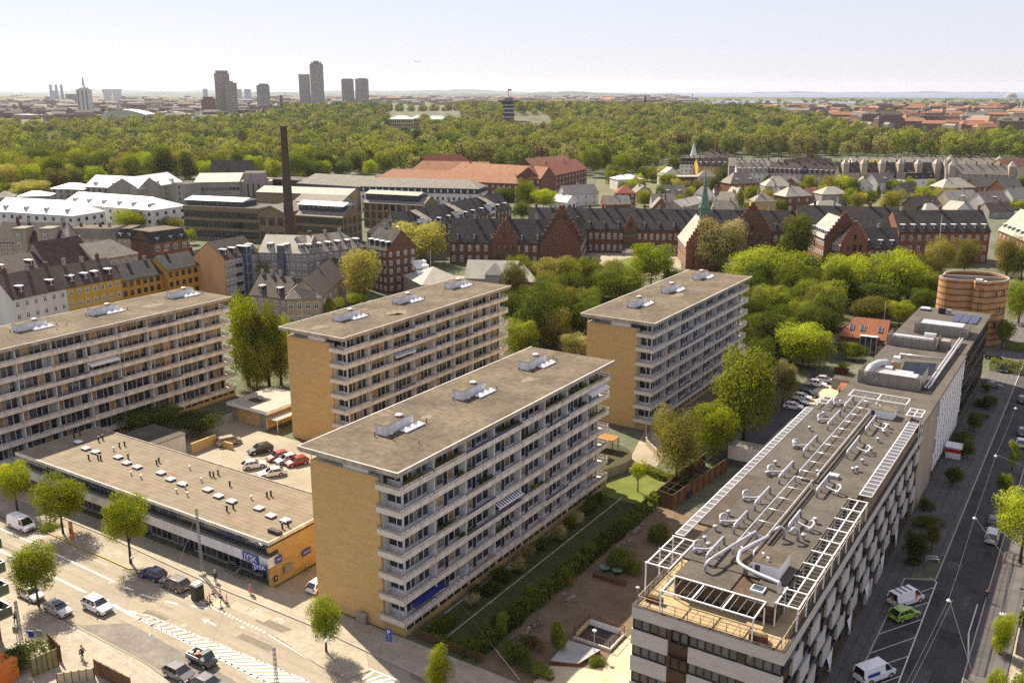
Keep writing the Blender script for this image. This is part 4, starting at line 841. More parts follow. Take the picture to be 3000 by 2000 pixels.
def house(name, label, cat, L, R, depth, h, rh, roof='gable', wall=None, rf=None, fl=3, bays=6, dorm=0, chim=0, group=None, hl=0, hr=0, ry=None, sideR=0, sideL=0, lm=None, ws='w', ww=1.1, wh=1.5, dm=None, f0=0, z=0, dark_d=False):
    d = Vector((R[0] - L[0], R[1] - L[1])); w = d.length; rz = math.atan2(d.y, d.x)
    T = thing(name, label, cat, (L[0], L[1], z), rz, group); ry = depth / 2 if ry is None else ry
    HLOG.append((label[:40], round(w), round(math.hypot(*L)), round(math.hypot(*R))))
    b = MB(); b.box(0, w, 0, depth, -1, h, wall)
    if roof == 'gable':
        if not hl: b.face([(0, 0, h), (0, ry, rh), (0, depth, h)], lm or wall)
        if not hr: b.face([(w, 0, h), (w, depth, h), (w, ry, rh)], wall)
    if roof == 'front_gable': b.face([(0, 0, h), (w, 0, h), (w / 2, 0, rh)], wall); b.face([(w, depth, h), (0, depth, h), (w / 2, depth, rh)], wall)
    ob('wall', b, T)
    if lm: b = MB(); b.raw([(-.06, 0, 0), (-.06, depth, 0), (-.06, depth, h), (-.06, ry, rh - .1), (-.06, 0, h)], [(0, 4, 3, 2, 1)], lm); b.box(-.06, 0, 0, depth, 0, .01, lm); ob('gable_wall', b, T)
    b = MB(); o = .4; tk = .16
    def slope(e0, e1, r1, r0):
        vs = [e0, e1, r1, r0]; b.face(vs, rf); lo = [(p[0], p[1], p[2] - tk) for p in vs]; b.face(lo[::-1], rf)
        for i in range(4): j = (i + 1) % 4; b.face([vs[j], vs[i], lo[i], lo[j]], rf)
    if roof in ('gable', 'hip'):
        if roof == 'hip': hl = hl or min(ry, w / 2 - .01); hr = hr or min(ry, w / 2 - .01)
        k = (rh - h) / max(ry, .1); k2 = (rh - h) / max(depth - ry, .1); xo = .15
        xl = hl if hl else -xo; xr = w - hr if hr else w + xo; el = -o if hl else -xo; er = w + o if hr else w + xo
        slope((el, -o, h - o * k + .1), (er, -o, h - o * k + .1), (xr, ry, rh + .1), (xl, ry, rh + .1))
        if depth - ry > .2: slope((er, depth + o, h - o * k2 + .1), (el, depth + o, h - o * k2 + .1), (xl, ry, rh + .1), (xr, ry, rh + .1))
        else: b.face([(w, depth, h), (0, depth, h), (0, depth, rh), (w, depth, rh)], wall)
        if hl: b.face([(el, depth + o, h - o * k + .1), (el, -o, h - o * k + .1), (xl, ry, rh + .1)], rf)
        if hr: b.face([(er, -o, h - o * k + .1), (er, depth + o, h - o * k + .1), (xr, ry, rh + .1)], rf)
    elif roof == 'front_gable':
        slope((-o, depth, h - .2), (-o, -.3, h - .2), (w / 2, -.3, rh + .1), (w / 2, depth, rh + .1)); slope((w + o, -.3, h - .2), (w + o, depth, h - .2), (w / 2, depth, rh + .1), (w / 2, -.3, rh + .1))
    elif roof == 'mansard':
        s = 1.3; b.raw([(-.1, -.1, h), (w + .1, -.1, h), (w + .1, depth + .1, h), (-.1, depth + .1, h), (.1 if lm else s, s, rh), (w - s, s, rh), (w - s, depth - s, rh), (.1 if lm else s, depth - s, rh)], [(0, 1, 5, 4), (1, 2, 6, 5), (2, 3, 7, 6), (3, 0, 4, 7)], rf)
        b.face([(.1 if lm else s, s, rh), (w - s, s, rh), (w - s, depth - s, rh), (.1 if lm else s, depth - s, rh)], dm or m_felt)
    elif roof == 'flat': b.box(-.1, w + .1, -.1, depth + .1, h, rh, wall, rf)
    rfo = ob('roof', b, T)
    if bays:
        fh = (h - .4) / fl; me = winmesh(ww, min(wh, fh - .7), ws)
        for f in range(f0, fl):
            for i in range(bays): ob('window', me, T, ((i + .5) * w / bays, -.01, f * fh + .9))
            for i in range(sideR): ob('window', me, T, (w + .01, (i + .5) * depth / sideR, f * fh + .9), rz=math.pi / 2)
            for i in range(sideL): ob('window', me, T, (-.07 if lm else -.01, (i + .5) * depth / sideL, f * fh + .9), rz=-math.pi / 2)
    k = (rh - h) / max(ry if roof != 'mansard' else 1.3, .1); rng = random.Random(len(HLOG))
    if dorm:
        dh = 1.5; y0 = .9 / k if roof != 'mansard' else .25; dep = min(dh / k + .2, ry)
        dme = dormer_mesh(1.5 if not dark_d else 1.0, dh, dep, rf if dark_d else m_zinc, rf)
        for i in range(dorm): ob('dormer', dme, T, ((i + .5) * w / dorm + (rng.uniform(-.6, .6) if w / dorm > 4 else 0), y0, h + (.9 if roof != 'mansard' else .3)))
    for i in range(chim):
        b = MB(); hh = rng.uniform(1.0, 1.8); b.box(-.45, .45, -.3, .3, -1.2, hh, m_rbrick2 if rng.random() < .5 else m_greyr); b.box(-.5, .5, -.35, .35, hh, hh + .15, m_greyr)
        for s in (-.2, .2): b.box(s - .1, s + .1, -.1, .1, hh + .15, hh + .45, m_rbrick)
        ob('chimney', b, rfo, ((i + rng.uniform(.2, .9)) * w / chim, ry if roof != 'mansard' else depth / 2, rh))
    return T, w
def H(nm, lab, cat, za, zb, depth, h, *a, **k): return house(nm, lab, cat, P(*za, h), P(*zb, h), depth, h, *a, **k)
gR = 'row houses left of the balcony slabs'
H('row_house', 'white rendered row house with dark slate roof and two white dormers', 'house', ('d', 80, 762), ('d', 455, 682), 11, 13, 18.2, 'gable', m_wrend, m_slateb, fl=4, bays=6, dorm=2, chim=3, group=gR, sideL=0)
H('row_house', 'bright yellow row house with four white dormers on dark slate', 'house', ('d', 455, 682), ('d', 830, 610), 11, 13, 17.8, 'gable', m_yrend, m_slateb, fl=4, bays=7, dorm=4, chim=3, group=gR)
H('row_house', 'shorter ochre row house with small balconies right of the yellow house', 'house', ('d', 832, 640), ('d', 1150, 578), 11, 11, 14.6, 'gable', m_orend, m_slate, fl=4, bays=7, chim=3, group=gR, ws='d')
H('row_house', 'ochre row house with long blue-grey roof against the peach gable', 'house', ('d', 1150, 566), ('d', 1487, 503), 11, 12, 15.3, 'gable', m_orend, m_slate, fl=4, bays=8, chim=2, group=gR, ws='d')
gC = 'grey corner blocks round the courtyard tree'
T, w = H('corner_block', 'grey tenement wing with a peach end gable and glass lift tower', 'tenement', ('g', 740, 507), ('g', 1215, 405), 12.5, 14.5, 19, 'gable', m_greyr, m_slateb, fl=5, bays=9, dorm=4, lm=m_peach, group=gC)
b = MB()
for z in range(6): b.box(0, 2.2, -1.6, -.02, 2.9 * z, 2.9 * z + .15, m_galv)
for x in (0, 2.1): b.box(x, x + .1, -1.6, -1.5, .15, 17, m_galv)
b.box(.1, 2.1, -1.55, -.1, .15, 17, m_glassb); b.box(-.1, 2.3, -1.7, 1.2, 17, 17.2, m_galv); ob('lift_tower', b, T, (w * .52, 0, 0))
for k in range(4): b = MB(); b.box(0, 1.8, -1.0, -.02, 0, .15, m_black); b.box(0, 1.8, -1.0, -.95, .15, 1.0, m_black); b.box(0, .05, -.95, -.02, .15, 1, m_black); ob('balcony', b, T, (w * .3, 0, 2.6 + 2.9 * k))
T, w = H('corner_block', 'grey tenement wing with pale slate roof facing the round courtyard tree', 'tenement', ('g', 1215, 410), ('g', 1882, 430), 12.5, 14.5, 19, 'gable', m_greyr, m_lgroof, fl=5, bays=8, dorm=3, group=gC)
b = MB(); b.box(0, 2, -1.5, 0, 0, 16.8, m_glassb); b.box(-.1, 2.1, -1.6, .5, 16.8, 17, m_galv); ob('lift_tower', b, T, (w * .42, 0, 0))
H('corner_block', 'tenement with a row of small white dormers, right of the pale slate roof', 'tenement', ('g', 1886, 432), ('e', 158, 402), 12.5, 14.5, 19, 'gable', m_greyr, m_grtile, fl=5, bays=9, dorm=6, chim=3, group=gC, hr=5)
H('corner_block', 'narrow brown brick end block with five dormers beside the boulevard', 'tenement', ('e', 160, 402), ('e', 312, 432), 12, 14.2, 20, 'gable', m_rbrick2, m_slate, fl=5, bays=5, dorm=4, chim=1, group=gC, sideR=4)
H('old_house', 'low old house with dark slate roof and two arched dormers', 'house', ('g', 1095, 985), ('g', 1600, 1048), 10, 6.5, 11.5, 'gable', m_greyr, m_slateb, fl=2, bays=5, dorm=2, chim=4)
H('old_house', 'stone corner house with a pale hipped roof near the balcony slabs', 'house', ('g', 1592, 1048), ('g', 2060, 1036), 11, 8, 12.5, 'hip', m_stone, m_grtile, fl=2, bays=4, sideR=3, hl=5, hr=5, ww=1.3, wh=1.9)
H('old_house', 'stone house wing with square roof hatch running back from the hipped corner', 'house', ('g', 2075, 1020), ('e', 75, 775 - 230), 10, 8, 12.5, 'gable', m_stone, m_slateb, fl=2, bays=6, chim=2)
gB = 'houses of the second row behind the yellow house'
H('back_house', 'brown roofed house with two white dormers behind the white house', 'house', ('h', -120, 985), ('h', 660, 845), 13, 11, 15, 'gable', m_greyr, m_slateb, fl=3, bays=0, dorm=2, chim=1, group=gB)
H('back_house', 'dark brown roofed house without dormers behind the yellow house', 'house', ('h', 665, 850), ('h', 1290, 742), 13, 11, 18, 'gable', m_greyr, m_slateb, fl=3, bays=0, chim=1, group=gB)
H('back_house', 'stone house with a brown hipped roof and a row of tiny skylights', 'house', ('h', 1290, 762), ('h', 1895, 660), 13, 11, 15.6, 'gable', m_stone, m_grtile, fl=3, bays=7, hr=5, group=gB)
T, w = H('tenement_row', 'long beige tenement with two stair towers and a brown roof', 'tenement', ('h', -80, 505), ('h', 835, 508), 13, 14, 19.6, 'gable', m_stone, m_slateb, fl=5, bays=11, dorm=0, chim=3)
for fx in (.34, .74): b = MB(); b.box(0, 4.2, -1.6, 4, 0, 18.5, m_stone); b.box(-.2, 4.4, -1.8, 4.6, 18.5, 18.75, m_grtile); o = ob('stair_tower', b, T, (w * fx, 0, 0)); [ob('window', winmesh(1.1, 1.9, 'w'), o, (1.6, -1.62, 3 + 3 * k)) for k in range(5)]
b = MB(); b.raw([(0, -.2, 0), (0, 6.5, 0), (0, 6.5, 20.4), (0, -.2, 14.8)], [(0, 1, 2, 3)], m_wrend); b.box(0, .5, -.2, 13, -.5, 14.2, m_wrend); ob('fire_wall', b, T, (w + .05, 0, 0))
H('tenement_row', 'low beige tenement with sloping glazed eaves beside the red brick house', 'tenement', ('h', 910, 462), ('h', 1600, 468), 12, 11.5, 15, 'mansard', m_stone, m_grtile, fl=4, bays=6, chim=3)
H('tenement_row', 'beige tenement with two white dormers next to the rounded brown gable', 'tenement', ('h', 1605, 466), ('h', 1850, 466), 12, 11.5, 15, 'mansard', m_stone, m_slate, fl=4, bays=3, dorm=2)
H('brick_house', 'red brick house with three white dormers and a rounded brown gable', 'house', ('d', 1052, 385), ('d', 1298, 350), 14, 11, 15, 'mansard', m_rbrick, m_slate, fl=3, bays=4, dorm=3, lm=m_rbrick2, ww=1.7, wh=2.0)
gW = 'modern rows with white roofs'
H('modern_row', 'nearest white-roofed modern row, ending in a low hipped point', 'housing row', ('d', -60, 158), ('d', 512, 192), 18, 10.5, 15.6, 'gable', m_wrend, m_zinc, fl=3, bays=10, dorm=4, dark_d=True, sideR=4, hr=9, group=gW, ws='d', ww=1.5)
H('modern_row', 'longer white-roofed modern row behind the nearest one', 'housing row', ('d', 430, 104), ('d', 1052, 154), 20, 10.5, 14.9, 'gable', m_wrend, m_zinc, fl=3, bays=12, dorm=6, dark_d=True, sideR=4, hr=10, group=gW, ws='d', ww=1.5)
H('modern_row', 'white-roofed row with dark dormer boxes by the park edge', 'housing row', ('a', 585, 930), ('a', 950, 948), 18, 10.5, 16, 'gable', m_greyr, m_zinc, fl=3, bays=9, dorm=3, group=gW, ws='d')
H('modern_row', 'white-roofed row with skylights beside the grey flat-roofed office', 'housing row', ('a', 955, 948), ('a', 1260, 900), 20, 10.5, 16, 'gable', m_greyr, m_zinc, fl=3, bays=6, dorm=3, group=gW, ws='d')
H('modern_row', 'small white hip-roofed house at the left park edge', 'housing row', ('a', 350, 945), ('a', 580, 952), 14, 9, 11.5, 'hip', m_greyr, m_zinc, fl=3, bays=5, group=gW, ws='d')
H('modern_row', 'white-roofed cottage with dark vents at the far left', 'housing row', ('a', 120, 1000), ('a', 345, 995), 12, 7.5, 9.5, 'hip', m_greyr, m_zinc, fl=2, bays=5, group=gW, ws='d')
H('modern_row', 'brown-grey roofed villa cut by the left edge of the photo', 'housing row', ('a', -40, 1010), ('a', 95, 1005), 12, 7.5, 10.5, 'hip', m_stone, m_grtile, fl=2, bays=4, group=gW, ws='d')
H('concrete_block', 'blank grey concrete stair block right of the white-roofed rows', 'block', ('a', 1180, 912), ('a', 1283, 920), 10, 13, 13.4, 'flat', m_greyr, m_dfelt, fl=4, bays=1, ws='d')
T, w = H('grey_office', 'grey office building with two long window strips and a pale sloping roof', 'office', ('a', 1335, 905), ('a', 1648, 900), 26, 13, 16, 'gable', m_greyr, m_lgroof, fl=3, bays=0, ry=26)
for z in (8.2, 3.2):
    for i in range(12): ob('window', winmesh(w / 12 - .1, 1.9, 'g'), T, ((i + .5) * w / 12, -.02, z))
b = MB(); b.box(w + .01, w + 18, 2, 24, 0, 13, m_greyr); b.box(w + 2, w + 14, 4, 20, 13, 17.5, m_greyr, m_dfelt); [b.box(w + 4 + 3 * i, w + 4.9 + 3 * i, 1.9, 2.02, 1, 11.5, m_black) for i in range(3)]; ob('wing', b, T)
b = MB(); b.raw([(6, 28, 14), (w + 6, 28, 14), (w + 6, 38, 14), (6, 38, 14), (6, 33, 23), (w + 6, 33, 23)], [(0, 1, 5, 4), (1, 2, 5), (2, 3, 4, 5), (3, 0, 4)], m_dfelt); b.box(6, w + 6, 28, 38, 0, 14, m_greyr); ob('rear_hall', b, T)
m_fact = brick('factory_brick', (.25, .19, .11), (.2, .145, .085), (.22, .18, .12))
def clerestory(par, w, x0, x1, y0, y1, z, hh, rfm):
    b = MB(); b.box(x0, x1, y0, y1, z - 1.5, z + hh, m_bdoor); k = int((x1 - x0) / 2.2)
    for i in range(k): b.box(x0 + .3 + i * 2.2, x0 + 1.9 + i * 2.2, y0 - .05, y0, z + hh * .2, z + hh * .85, m_curt2)
    b.raw([(x0 - .4, y0 - .6, z + hh), (x1 + .4, y0 - .6, z + hh), (x1 + .4, y1 + .6, z + hh), (x0 - .4, y1 + .6, z + hh), (x0 - .4, (y0 + y1) / 2, z + hh + 1.3), (x1 + .4, (y0 + y1) / 2, z + hh + 1.3)], [(0, 1, 5, 4), (1, 2, 5), (2, 3, 4, 5), (3, 0, 4), (3, 2, 1, 0)], rfm)
    return ob('clerestory', b, par)
gF = 'old brick factory halls round the tall chimney'
T, w = H('factory_hall', 'old brick factory hall left of the tall chimney with a bright white clerestory roof', 'factory', ('k', 172, 656), ('k', 1190, 702), 17, 13, 14.2, 'flat', m_fact, m_dfelt, fl=3, bays=19, group=gF, ws='d', ww=1.9, wh=2.8)
clerestory(T, w, -.5, w * .76, 3, 14, 14.2, 2.2, m_zinc)
H('factory_hall', 'pedimented factory front with a round ornament beside the tall chimney', 'factory', ('k', 1196, 708), ('k', 1572, 722), 20, 12.8, 15.6, 'front_gable', m_fact, m_grtile, fl=2, bays=3, group=gF, ws='d', ww=2.4, wh=3.4)
T, w = H('factory_hall', 'brick factory hall right of the tall chimney with a pale clerestory roof', 'factory', ('k', 1728, 748), ('e', 8, 205), 15, 12, 16, 'gable', m_fact, m_grtile, fl=3, bays=11, sideR=4, group=gF, ws='d', ww=1.9, wh=2.6)
clerestory(T, w, -.5, w * .94, 3, 11, 14.6, 1.6, m_zinc)
T, w = H('factory_hall', 'rear brick factory hall with a beige clerestory and gabled right end', 'factory', ('e', 152, 100), ('e', 562, 122), 15, 12, 15, 'gable', m_fact, m_grtile, fl=3, bays=9, sideR=3, group=gF, ws='d', ww=2.2, wh=2.8)
clerestory(T, w, 0, w * .88, 2.5, 12, 14, 2, m_lgroof)
H('factory_hall', 'long low factory shed with a pale roof behind the chimney', 'factory', ('k', 1180, 432), ('k', 2450, 478), 18, 9, 11.5, 'gable', m_fact, m_lgroof, fl=1, bays=0, group=gF)
H('factory_hall', 'saw-toothed grey workshop between the factory halls', 'factory', ('k', 1700, 560), ('k', 2340, 590), 16, 9, 12, 'gable', m_greyr, m_grtile, fl=1, bays=0, group=gF)
H('warehouse', 'dark-roofed warehouse with black window band left of the grey hipped one', 'warehouse', ('k', 1745, 310), ('b', 180, 935), 16, 12, 17, 'gable', m_bdoor, m_grtile, fl=3, bays=11, f0=2, ww=1.2, hl=7)
H('warehouse', 'dark warehouse half hidden behind the grey office', 'warehouse', ('k', 1340, 275), ('k', 1760, 300), 18, 12, 13, 'flat', m_slateb, m_dfelt, fl=3, bays=0)
T, w = H('warehouse', 'long pale building with black attic band and grey hipped roof', 'warehouse', ('b', 130, 930), ('b', 945, 948), 17, 14, 17.8, 'gable', m_wrend, m_grtile, fl=4, bays=22, hr=7, ws='d')
b = MB(); b.box(-.05, w + .06, -.12, 17.1, 11.2, 13.7, m_bdoor); [b.box(1.5 + 3.6 * i, 2.1 + 3.6 * i, -.17, -.12, 11.6, 13.2, m_white) for i in range(int(w / 3.6))]; ob('attic_band', b, T)
gO = 'orange-tiled barrack wings'
H('tiled_wing', 'front orange-tiled brick wing with a long ridge', 'building', ('b', 250, 872), ('b', 1220, 912), 16, 11, 16, 'gable', m_rbrick2, m_otile2, fl=3, bays=26, hl=6, hr=6, group=gO)
H('tiled_wing', 'right orange-tiled wing with a shaded brick front of small windows', 'building', ('b', 1374, 876), ('b', 1692, 808), 16, 14, 20, 'gable', m_rbrick2, m_otiled, fl=4, bays=14, chim=2, group=gO, wh=1.4)  # roof slope in shade painted with the darker tile
H('tiled_wing', 'middle orange-tiled wing behind the front ridge', 'building', ('b', 730, 836), ('b', 1374, 878), 16, 14, 20, 'gable', m_rbrick2, m_otile2, fl=4, bays=18, f0=2, chim=2, hl=6, group=gO)
H('tiled_wing', 'left rear orange-tiled wing', 'building', ('b', 470, 828), ('b', 1000, 838), 16, 14, 20, 'gable', m_rbrick2, m_otile2, fl=4, bays=0, hl=6, group=gO)
H('tiled_wing', 'darkest red-tiled wing farthest back towards the park', 'building', ('b', 600, 800), ('b', 920, 782), 16, 14, 21, 'gable', m_rbrick2, m_otiled, fl=4, bays=0, hr=7, group=gO)
H('tiled_wing', 'bright orange-tiled wing at the right rear corner', 'building', ('b', 1330, 815), ('b', 1610, 788), 16, 14, 20.5, 'gable', m_rbrick2, m_otile2, fl=4, bays=0, group=gO)
T, w = H('black_roof_block', 'long brown brick block with black roof and many zinc dormers', 'apartment block', ('e', 385, 322), ('e', 1172, 138), 14, 11, 17.5, 'gable', m_rbrick2, m_slate, fl=4, bays=26, dorm=13, chim=8, hl=6, sideL=3)
for fx in (.2, .48, .78): b = MB(); b.box(0, 4, -.5, 5, 0, 14.4, m_white); [b.box(.3, 3.7, -.56, -.5, .8 + 2.7 * k, 2.6 + 2.7 * k, m_glassb) for k in range(5)]; b.raw([(-.2, -.8, 14.4), (4.2, -.8, 14.4), (4.2, 6.5, 17.6), (-.2, 6.5, 17.6)], [(0, 1, 2, 3)], m_grtile); ob('stair_bay', b, T, (w * fx, 0, 0))
# ---- brick hospital with stepped gables
gH = 'red brick hospital wings'
T, w = H('hospital_wing', 'front left red brick wing with two stepped gables and black slate roof', 'hospital wing', ('e', 745, 368), ('e', 1645, 382), 14, 8.6, 16.4, 'gable', m_rbrick2, m_slate, fl=2, bays=16, dorm=8, chim=5, dark_d=True, group=gH, ws='w', wh=2.3)
for (a, c_) in ((.33, .53), (.80, .995)):
    stepped(T, w * a, w * c_, -.9, 9.5, 17.2, 1, m_rbrick2, 7); b = MB(); x0, x1 = w * a + .6, w * c_ - .6; b.raw([(x0, -.5, 9.3), (x1, -.5, 9.3), ((x0 + x1) / 2, -.5, 17), ((x0 + x1) / 2, 7, 17), (x0, .4, 9.3), (x1, .4, 9.3)], [(0, 2, 3, 4), (1, 5, 3, 2)], m_slate); ob('gable_roof', b, T)
T, w = H('hospital_wing', 'cross wing of the brick hospital with the largest stepped gable', 'hospital wing', ('e', 1650, 380), ('e', 1696, 282), 15, 9, 19, 'gable', m_rbrick2, m_slate, fl=2, bays=7, group=gH, wh=2.2)
stepped(T, 0, 15, 3, 10, 22.5, 1, m_rbrick2, 8, face='R')
T, w = H('hospital_wing', 'long rear brick wing with many chimneys behind the courtyard lawn', 'hospital wing', ('e', 1285, 274), ('f', 880, 300), 15, 9.8, 17.0, 'gable', m_rbrick2, m_slate, fl=2, bays=46, f0=0, dorm=20, chim=20, dark_d=True, group=gH, ws='w', wh=2.3)
stepped(T, w * .345, w * .395, -.9, 9.8, 15.5, 1, m_rbrick2, 6); stepped(T, w * .725, w * .865, -.9, 9.5, 21, 1, m_rbrick2, 9)
T, w = H('hospital_church', 'brick church wing with stepped gable under a green copper spire', 'church', ('e', 2322, 330), ('f', 25, 400), 13, 8.5, 17, 'gable', m_rbrick, m_lgroof, fl=2, bays=5, group=gH, wh=2.6)  # pale roof material puts sunlight on the slope into its colour
stepped(T, 0, 13, w, 9, 19.8, 1, m_rbrick, 9, face='R'); stepped(T, 3, 10, w + 2.5, 5.5, 12.5, 1, m_rbrick, 6, face='R')
b = MB(); b.lathe([(1.5, 0), (1.5, 2.2), (1.9, 2.3), (1.75, 2.6), (1.75, 5.2), (2.2, 5.5), (1.35, 8.2), (.75, 12.5), (.1, 18.5), (0, 20)], m_copper, n=8); [b.bar((1.8 * math.cos(a * .785), 1.8 * math.sin(a * .785), 2.6), (1.8 * math.cos(a * .785), 1.8 * math.sin(a * .785), 7.2), .2, m_copper) for a in range(8)]; ob('spire', b, T, (w * .8, 6.5, 16.5))
T, w = H('hospital_wing', 'brick wing with sunlit roof and tall stepped gable right of the poplar', 'hospital wing', ('f', 872, 300), ('f', 978, 345), 14, 11, 18, 'gable', m_rbrick, m_lgroof, fl=3, bays=9, dorm=8, group=gH)  # sunlit slope painted: pale roof instead of the slate of other wings
stepped(T, 0, 14, w, 11, 20.4, 1, m_rbrick2, 8, face='R')
T, w = H('hospital_wing', 'lower brick porch wing with stepped gable and sunlit roof', 'hospital wing', ('f', 985, 372), ('f', 1090, 395), 12, 9, 15, 'gable', m_rbrick, m_lgroof, fl=3, bays=5, group=gH)  # pale roof colour again stands in for sun on the slope
stepped(T, 0, 12, w, 10, 17.5, 1, m_rbrick, 7, face='R')
H('hospital_wing', 'low slate-roofed brick wing with four bright dormer caps', 'hospital wing', ('f', 1150, 405), ('f', 1492, 412), 12, 7.5, 14, 'gable', m_rbrick, m_slate, fl=2, bays=8, dorm=4, chim=2, group=gH)
H('hospital_wing', 'long brown brick wing with a row of white dormers on a black roof', 'hospital wing', ('f', 1492, 302), ('f', 2122, 300), 16, 12.2, 19.2, 'gable', m_rbrick, m_slate, fl=3, bays=11, dorm=9, chim=3, group=gH, wh=2.0)
H('hospital_wing', 'tall dark slate roof behind the sunlit stepped gables', 'hospital wing', ('f', 790, 270), ('f', 1500, 290), 16, 12, 19.6, 'gable', m_rbrick2, m_slate, fl=3, bays=0, chim=4, group=gH)
H('hospital_wing', 'brick end wing with sunlit roof and two rows of dormers at the photo edge', 'hospital wing', ('f', 2180, 285), ('f', 2420, 385), 14, 11, 19, 'gable', m_rbrick, m_lgroof, fl=3, bays=8, dorm=8, group=gH)  # roof painted pale to carry the sunlight on it
# ---- grey court house
T, w = H('court_house', 'grey institute with pale sheet roof and round-windowed pavilion', 'institute', ('e', 850, 618), ('e', 1205, 628), 12, 7.5, 12, 'gable', m_greyr, m_lgroof, fl=2, bays=6, hl=0, wh=1.8)
b = MB(); b.box(0, 4.4, -2.2, 4, 0, 9, m_greyr); b.raw([(-.3, -2.5, 9), (4.7, -2.5, 9), (4.7, 5, 9), (-.3, 5, 9), (2.2, 0, 11.8), (2.2, 4, 11.8)], [(0, 1, 4), (1, 2, 5, 4), (2, 3, 5), (3, 0, 4, 5)], m_lgroof)
for a in range(8): b.face([(2.2, -2.24, 7), (2.2 + .6 * math.cos(a * .785), -2.24, 7 + .6 * math.sin(a * .785)), (2.2 + .6 * math.cos(a * .785 + .785), -2.24, 7 + .6 * math.sin(a * .785 + .785))], m_glass)
b.box(1.55, 2.85, -2.27, -2.22, 6.94, 7.06, m_white); b.box(2.14, 2.26, -2.275, -2.22, 6.4, 7.6, m_white); ob('pavilion', b, T, (w * .42, 0, 0))
H('court_house', 'hip-roofed stone pavilion of the grey institute behind the tree', 'institute', ('e', 1205, 648), ('e', 1345, 645), 14, 8.2, 12, 'hip', m_stone, m_lgroof, fl=2, bays=3, ww=1.4, wh=2.4)
T, w = H('court_house', 'white-roofed left wing of the grey institute with small stepped roof lights', 'institute', ('e', 560, 668), ('e', 850, 640), 17, 6, 9.6, 'hip', m_greyr, m_lgroof, fl=2, bays=0)
for k in range(4): b = MB(); b.box(0, 4.5, 0, 2.6, 0, 1.0, m_white); ob('roof_light', b, T, (1.5 + .7 * k, 5 + 4.0 * k, 6.2 + 1.1 * k - (.4 if k > 2 else 0)))
H('gatehouse', 'small beige gatehouse in the trees between the slabs', 'house', ('e', 1190, 840), ('e', 1260, 850), 6, 4, 5.6, 'hip', m_stone, m_lgroof, fl=1, bays=2)
# ---- red-tiled house by the office row
T, w = house('tiled_house', 'brick house with bright orange pantile roof beside the office row', 'house', P('f', 1082, 1010, 4.2), P('f', 1400, 1046, 4.2), 9.5, 4.2, 8.0, 'gable', m_rbrick, m_otile, 1, 4, hl=3)
for fx in (.18, .42, .8): b = MB(); b.face([(0, 1.3, 5.55), (.9, 1.3, 5.55), (.9, 2.7, 6.65), (0, 2.7, 6.65)], m_bdoor); b.bar((-.04, 1.3, 5.52), (-.04, 2.7, 6.62), .1, m_grey); b.bar((.94, 1.3, 5.52), (.94, 2.7, 6.62), .1, m_grey); ob('roof_window', b, T, (w * fx, 0, 0))
b = MB(); b.box(0, 4, -.8, 0, 0, 4.6, m_glassb); [b.box(1.3 * k, 1.3 * k + .1, -.86, -.8, 0, 4.6, m_white) for k in range(4)]; b.box(-.1, 4.1, -.9, .3, 4.6, 4.75, m_white); ob('glazed_porch', b, T, (w * .46, 0, 0))
b = MB(); b.box(0, 6, 0, 3, 0, 2.4, m_greyr, m_dfelt); T = ob('garage', b); T.location = (*XY(-47.6, 205), 0); T.rotation_euler.z = GROT; tag(T, 'flat-roofed garage behind the green skip', 'garage')
b = MB(); b.box(0, 5, 0, .15, 0, 2, m_wood); b.raw([(-.3, -.2, 2.0), (5.3, -.2, 2.0), (5.3, 3, 2.7), (-.3, 3, 2.7)], [(0, 1, 2, 3)], m_otile); b.box(0, .15, .2, 2.8, 0, 2.3, m_wood); b.box(4.85, 5, .2, 2.8, 0, 2.3, m_wood); T = ob('shed', b); T.location = (*XY(-44.6, 199), 0); T.rotation_euler.z = GROT; tag(T, 'small shed with orange ribbed roof beside the office row', 'shed')
for (u, v, w_, d_, lab) in ((-52.5, 153.5, 7, 3.5, 'white flat-roofed shed beside the long office block'),):
    b = MB(); b.box(0, w_, 0, d_, 0, 2.5, m_wrend, m_lgroof); T = ob('shed', b); T.location = (*XY(u, v), 0); T.rotation_euler.z = GROT; tag(T, lab, 'shed')

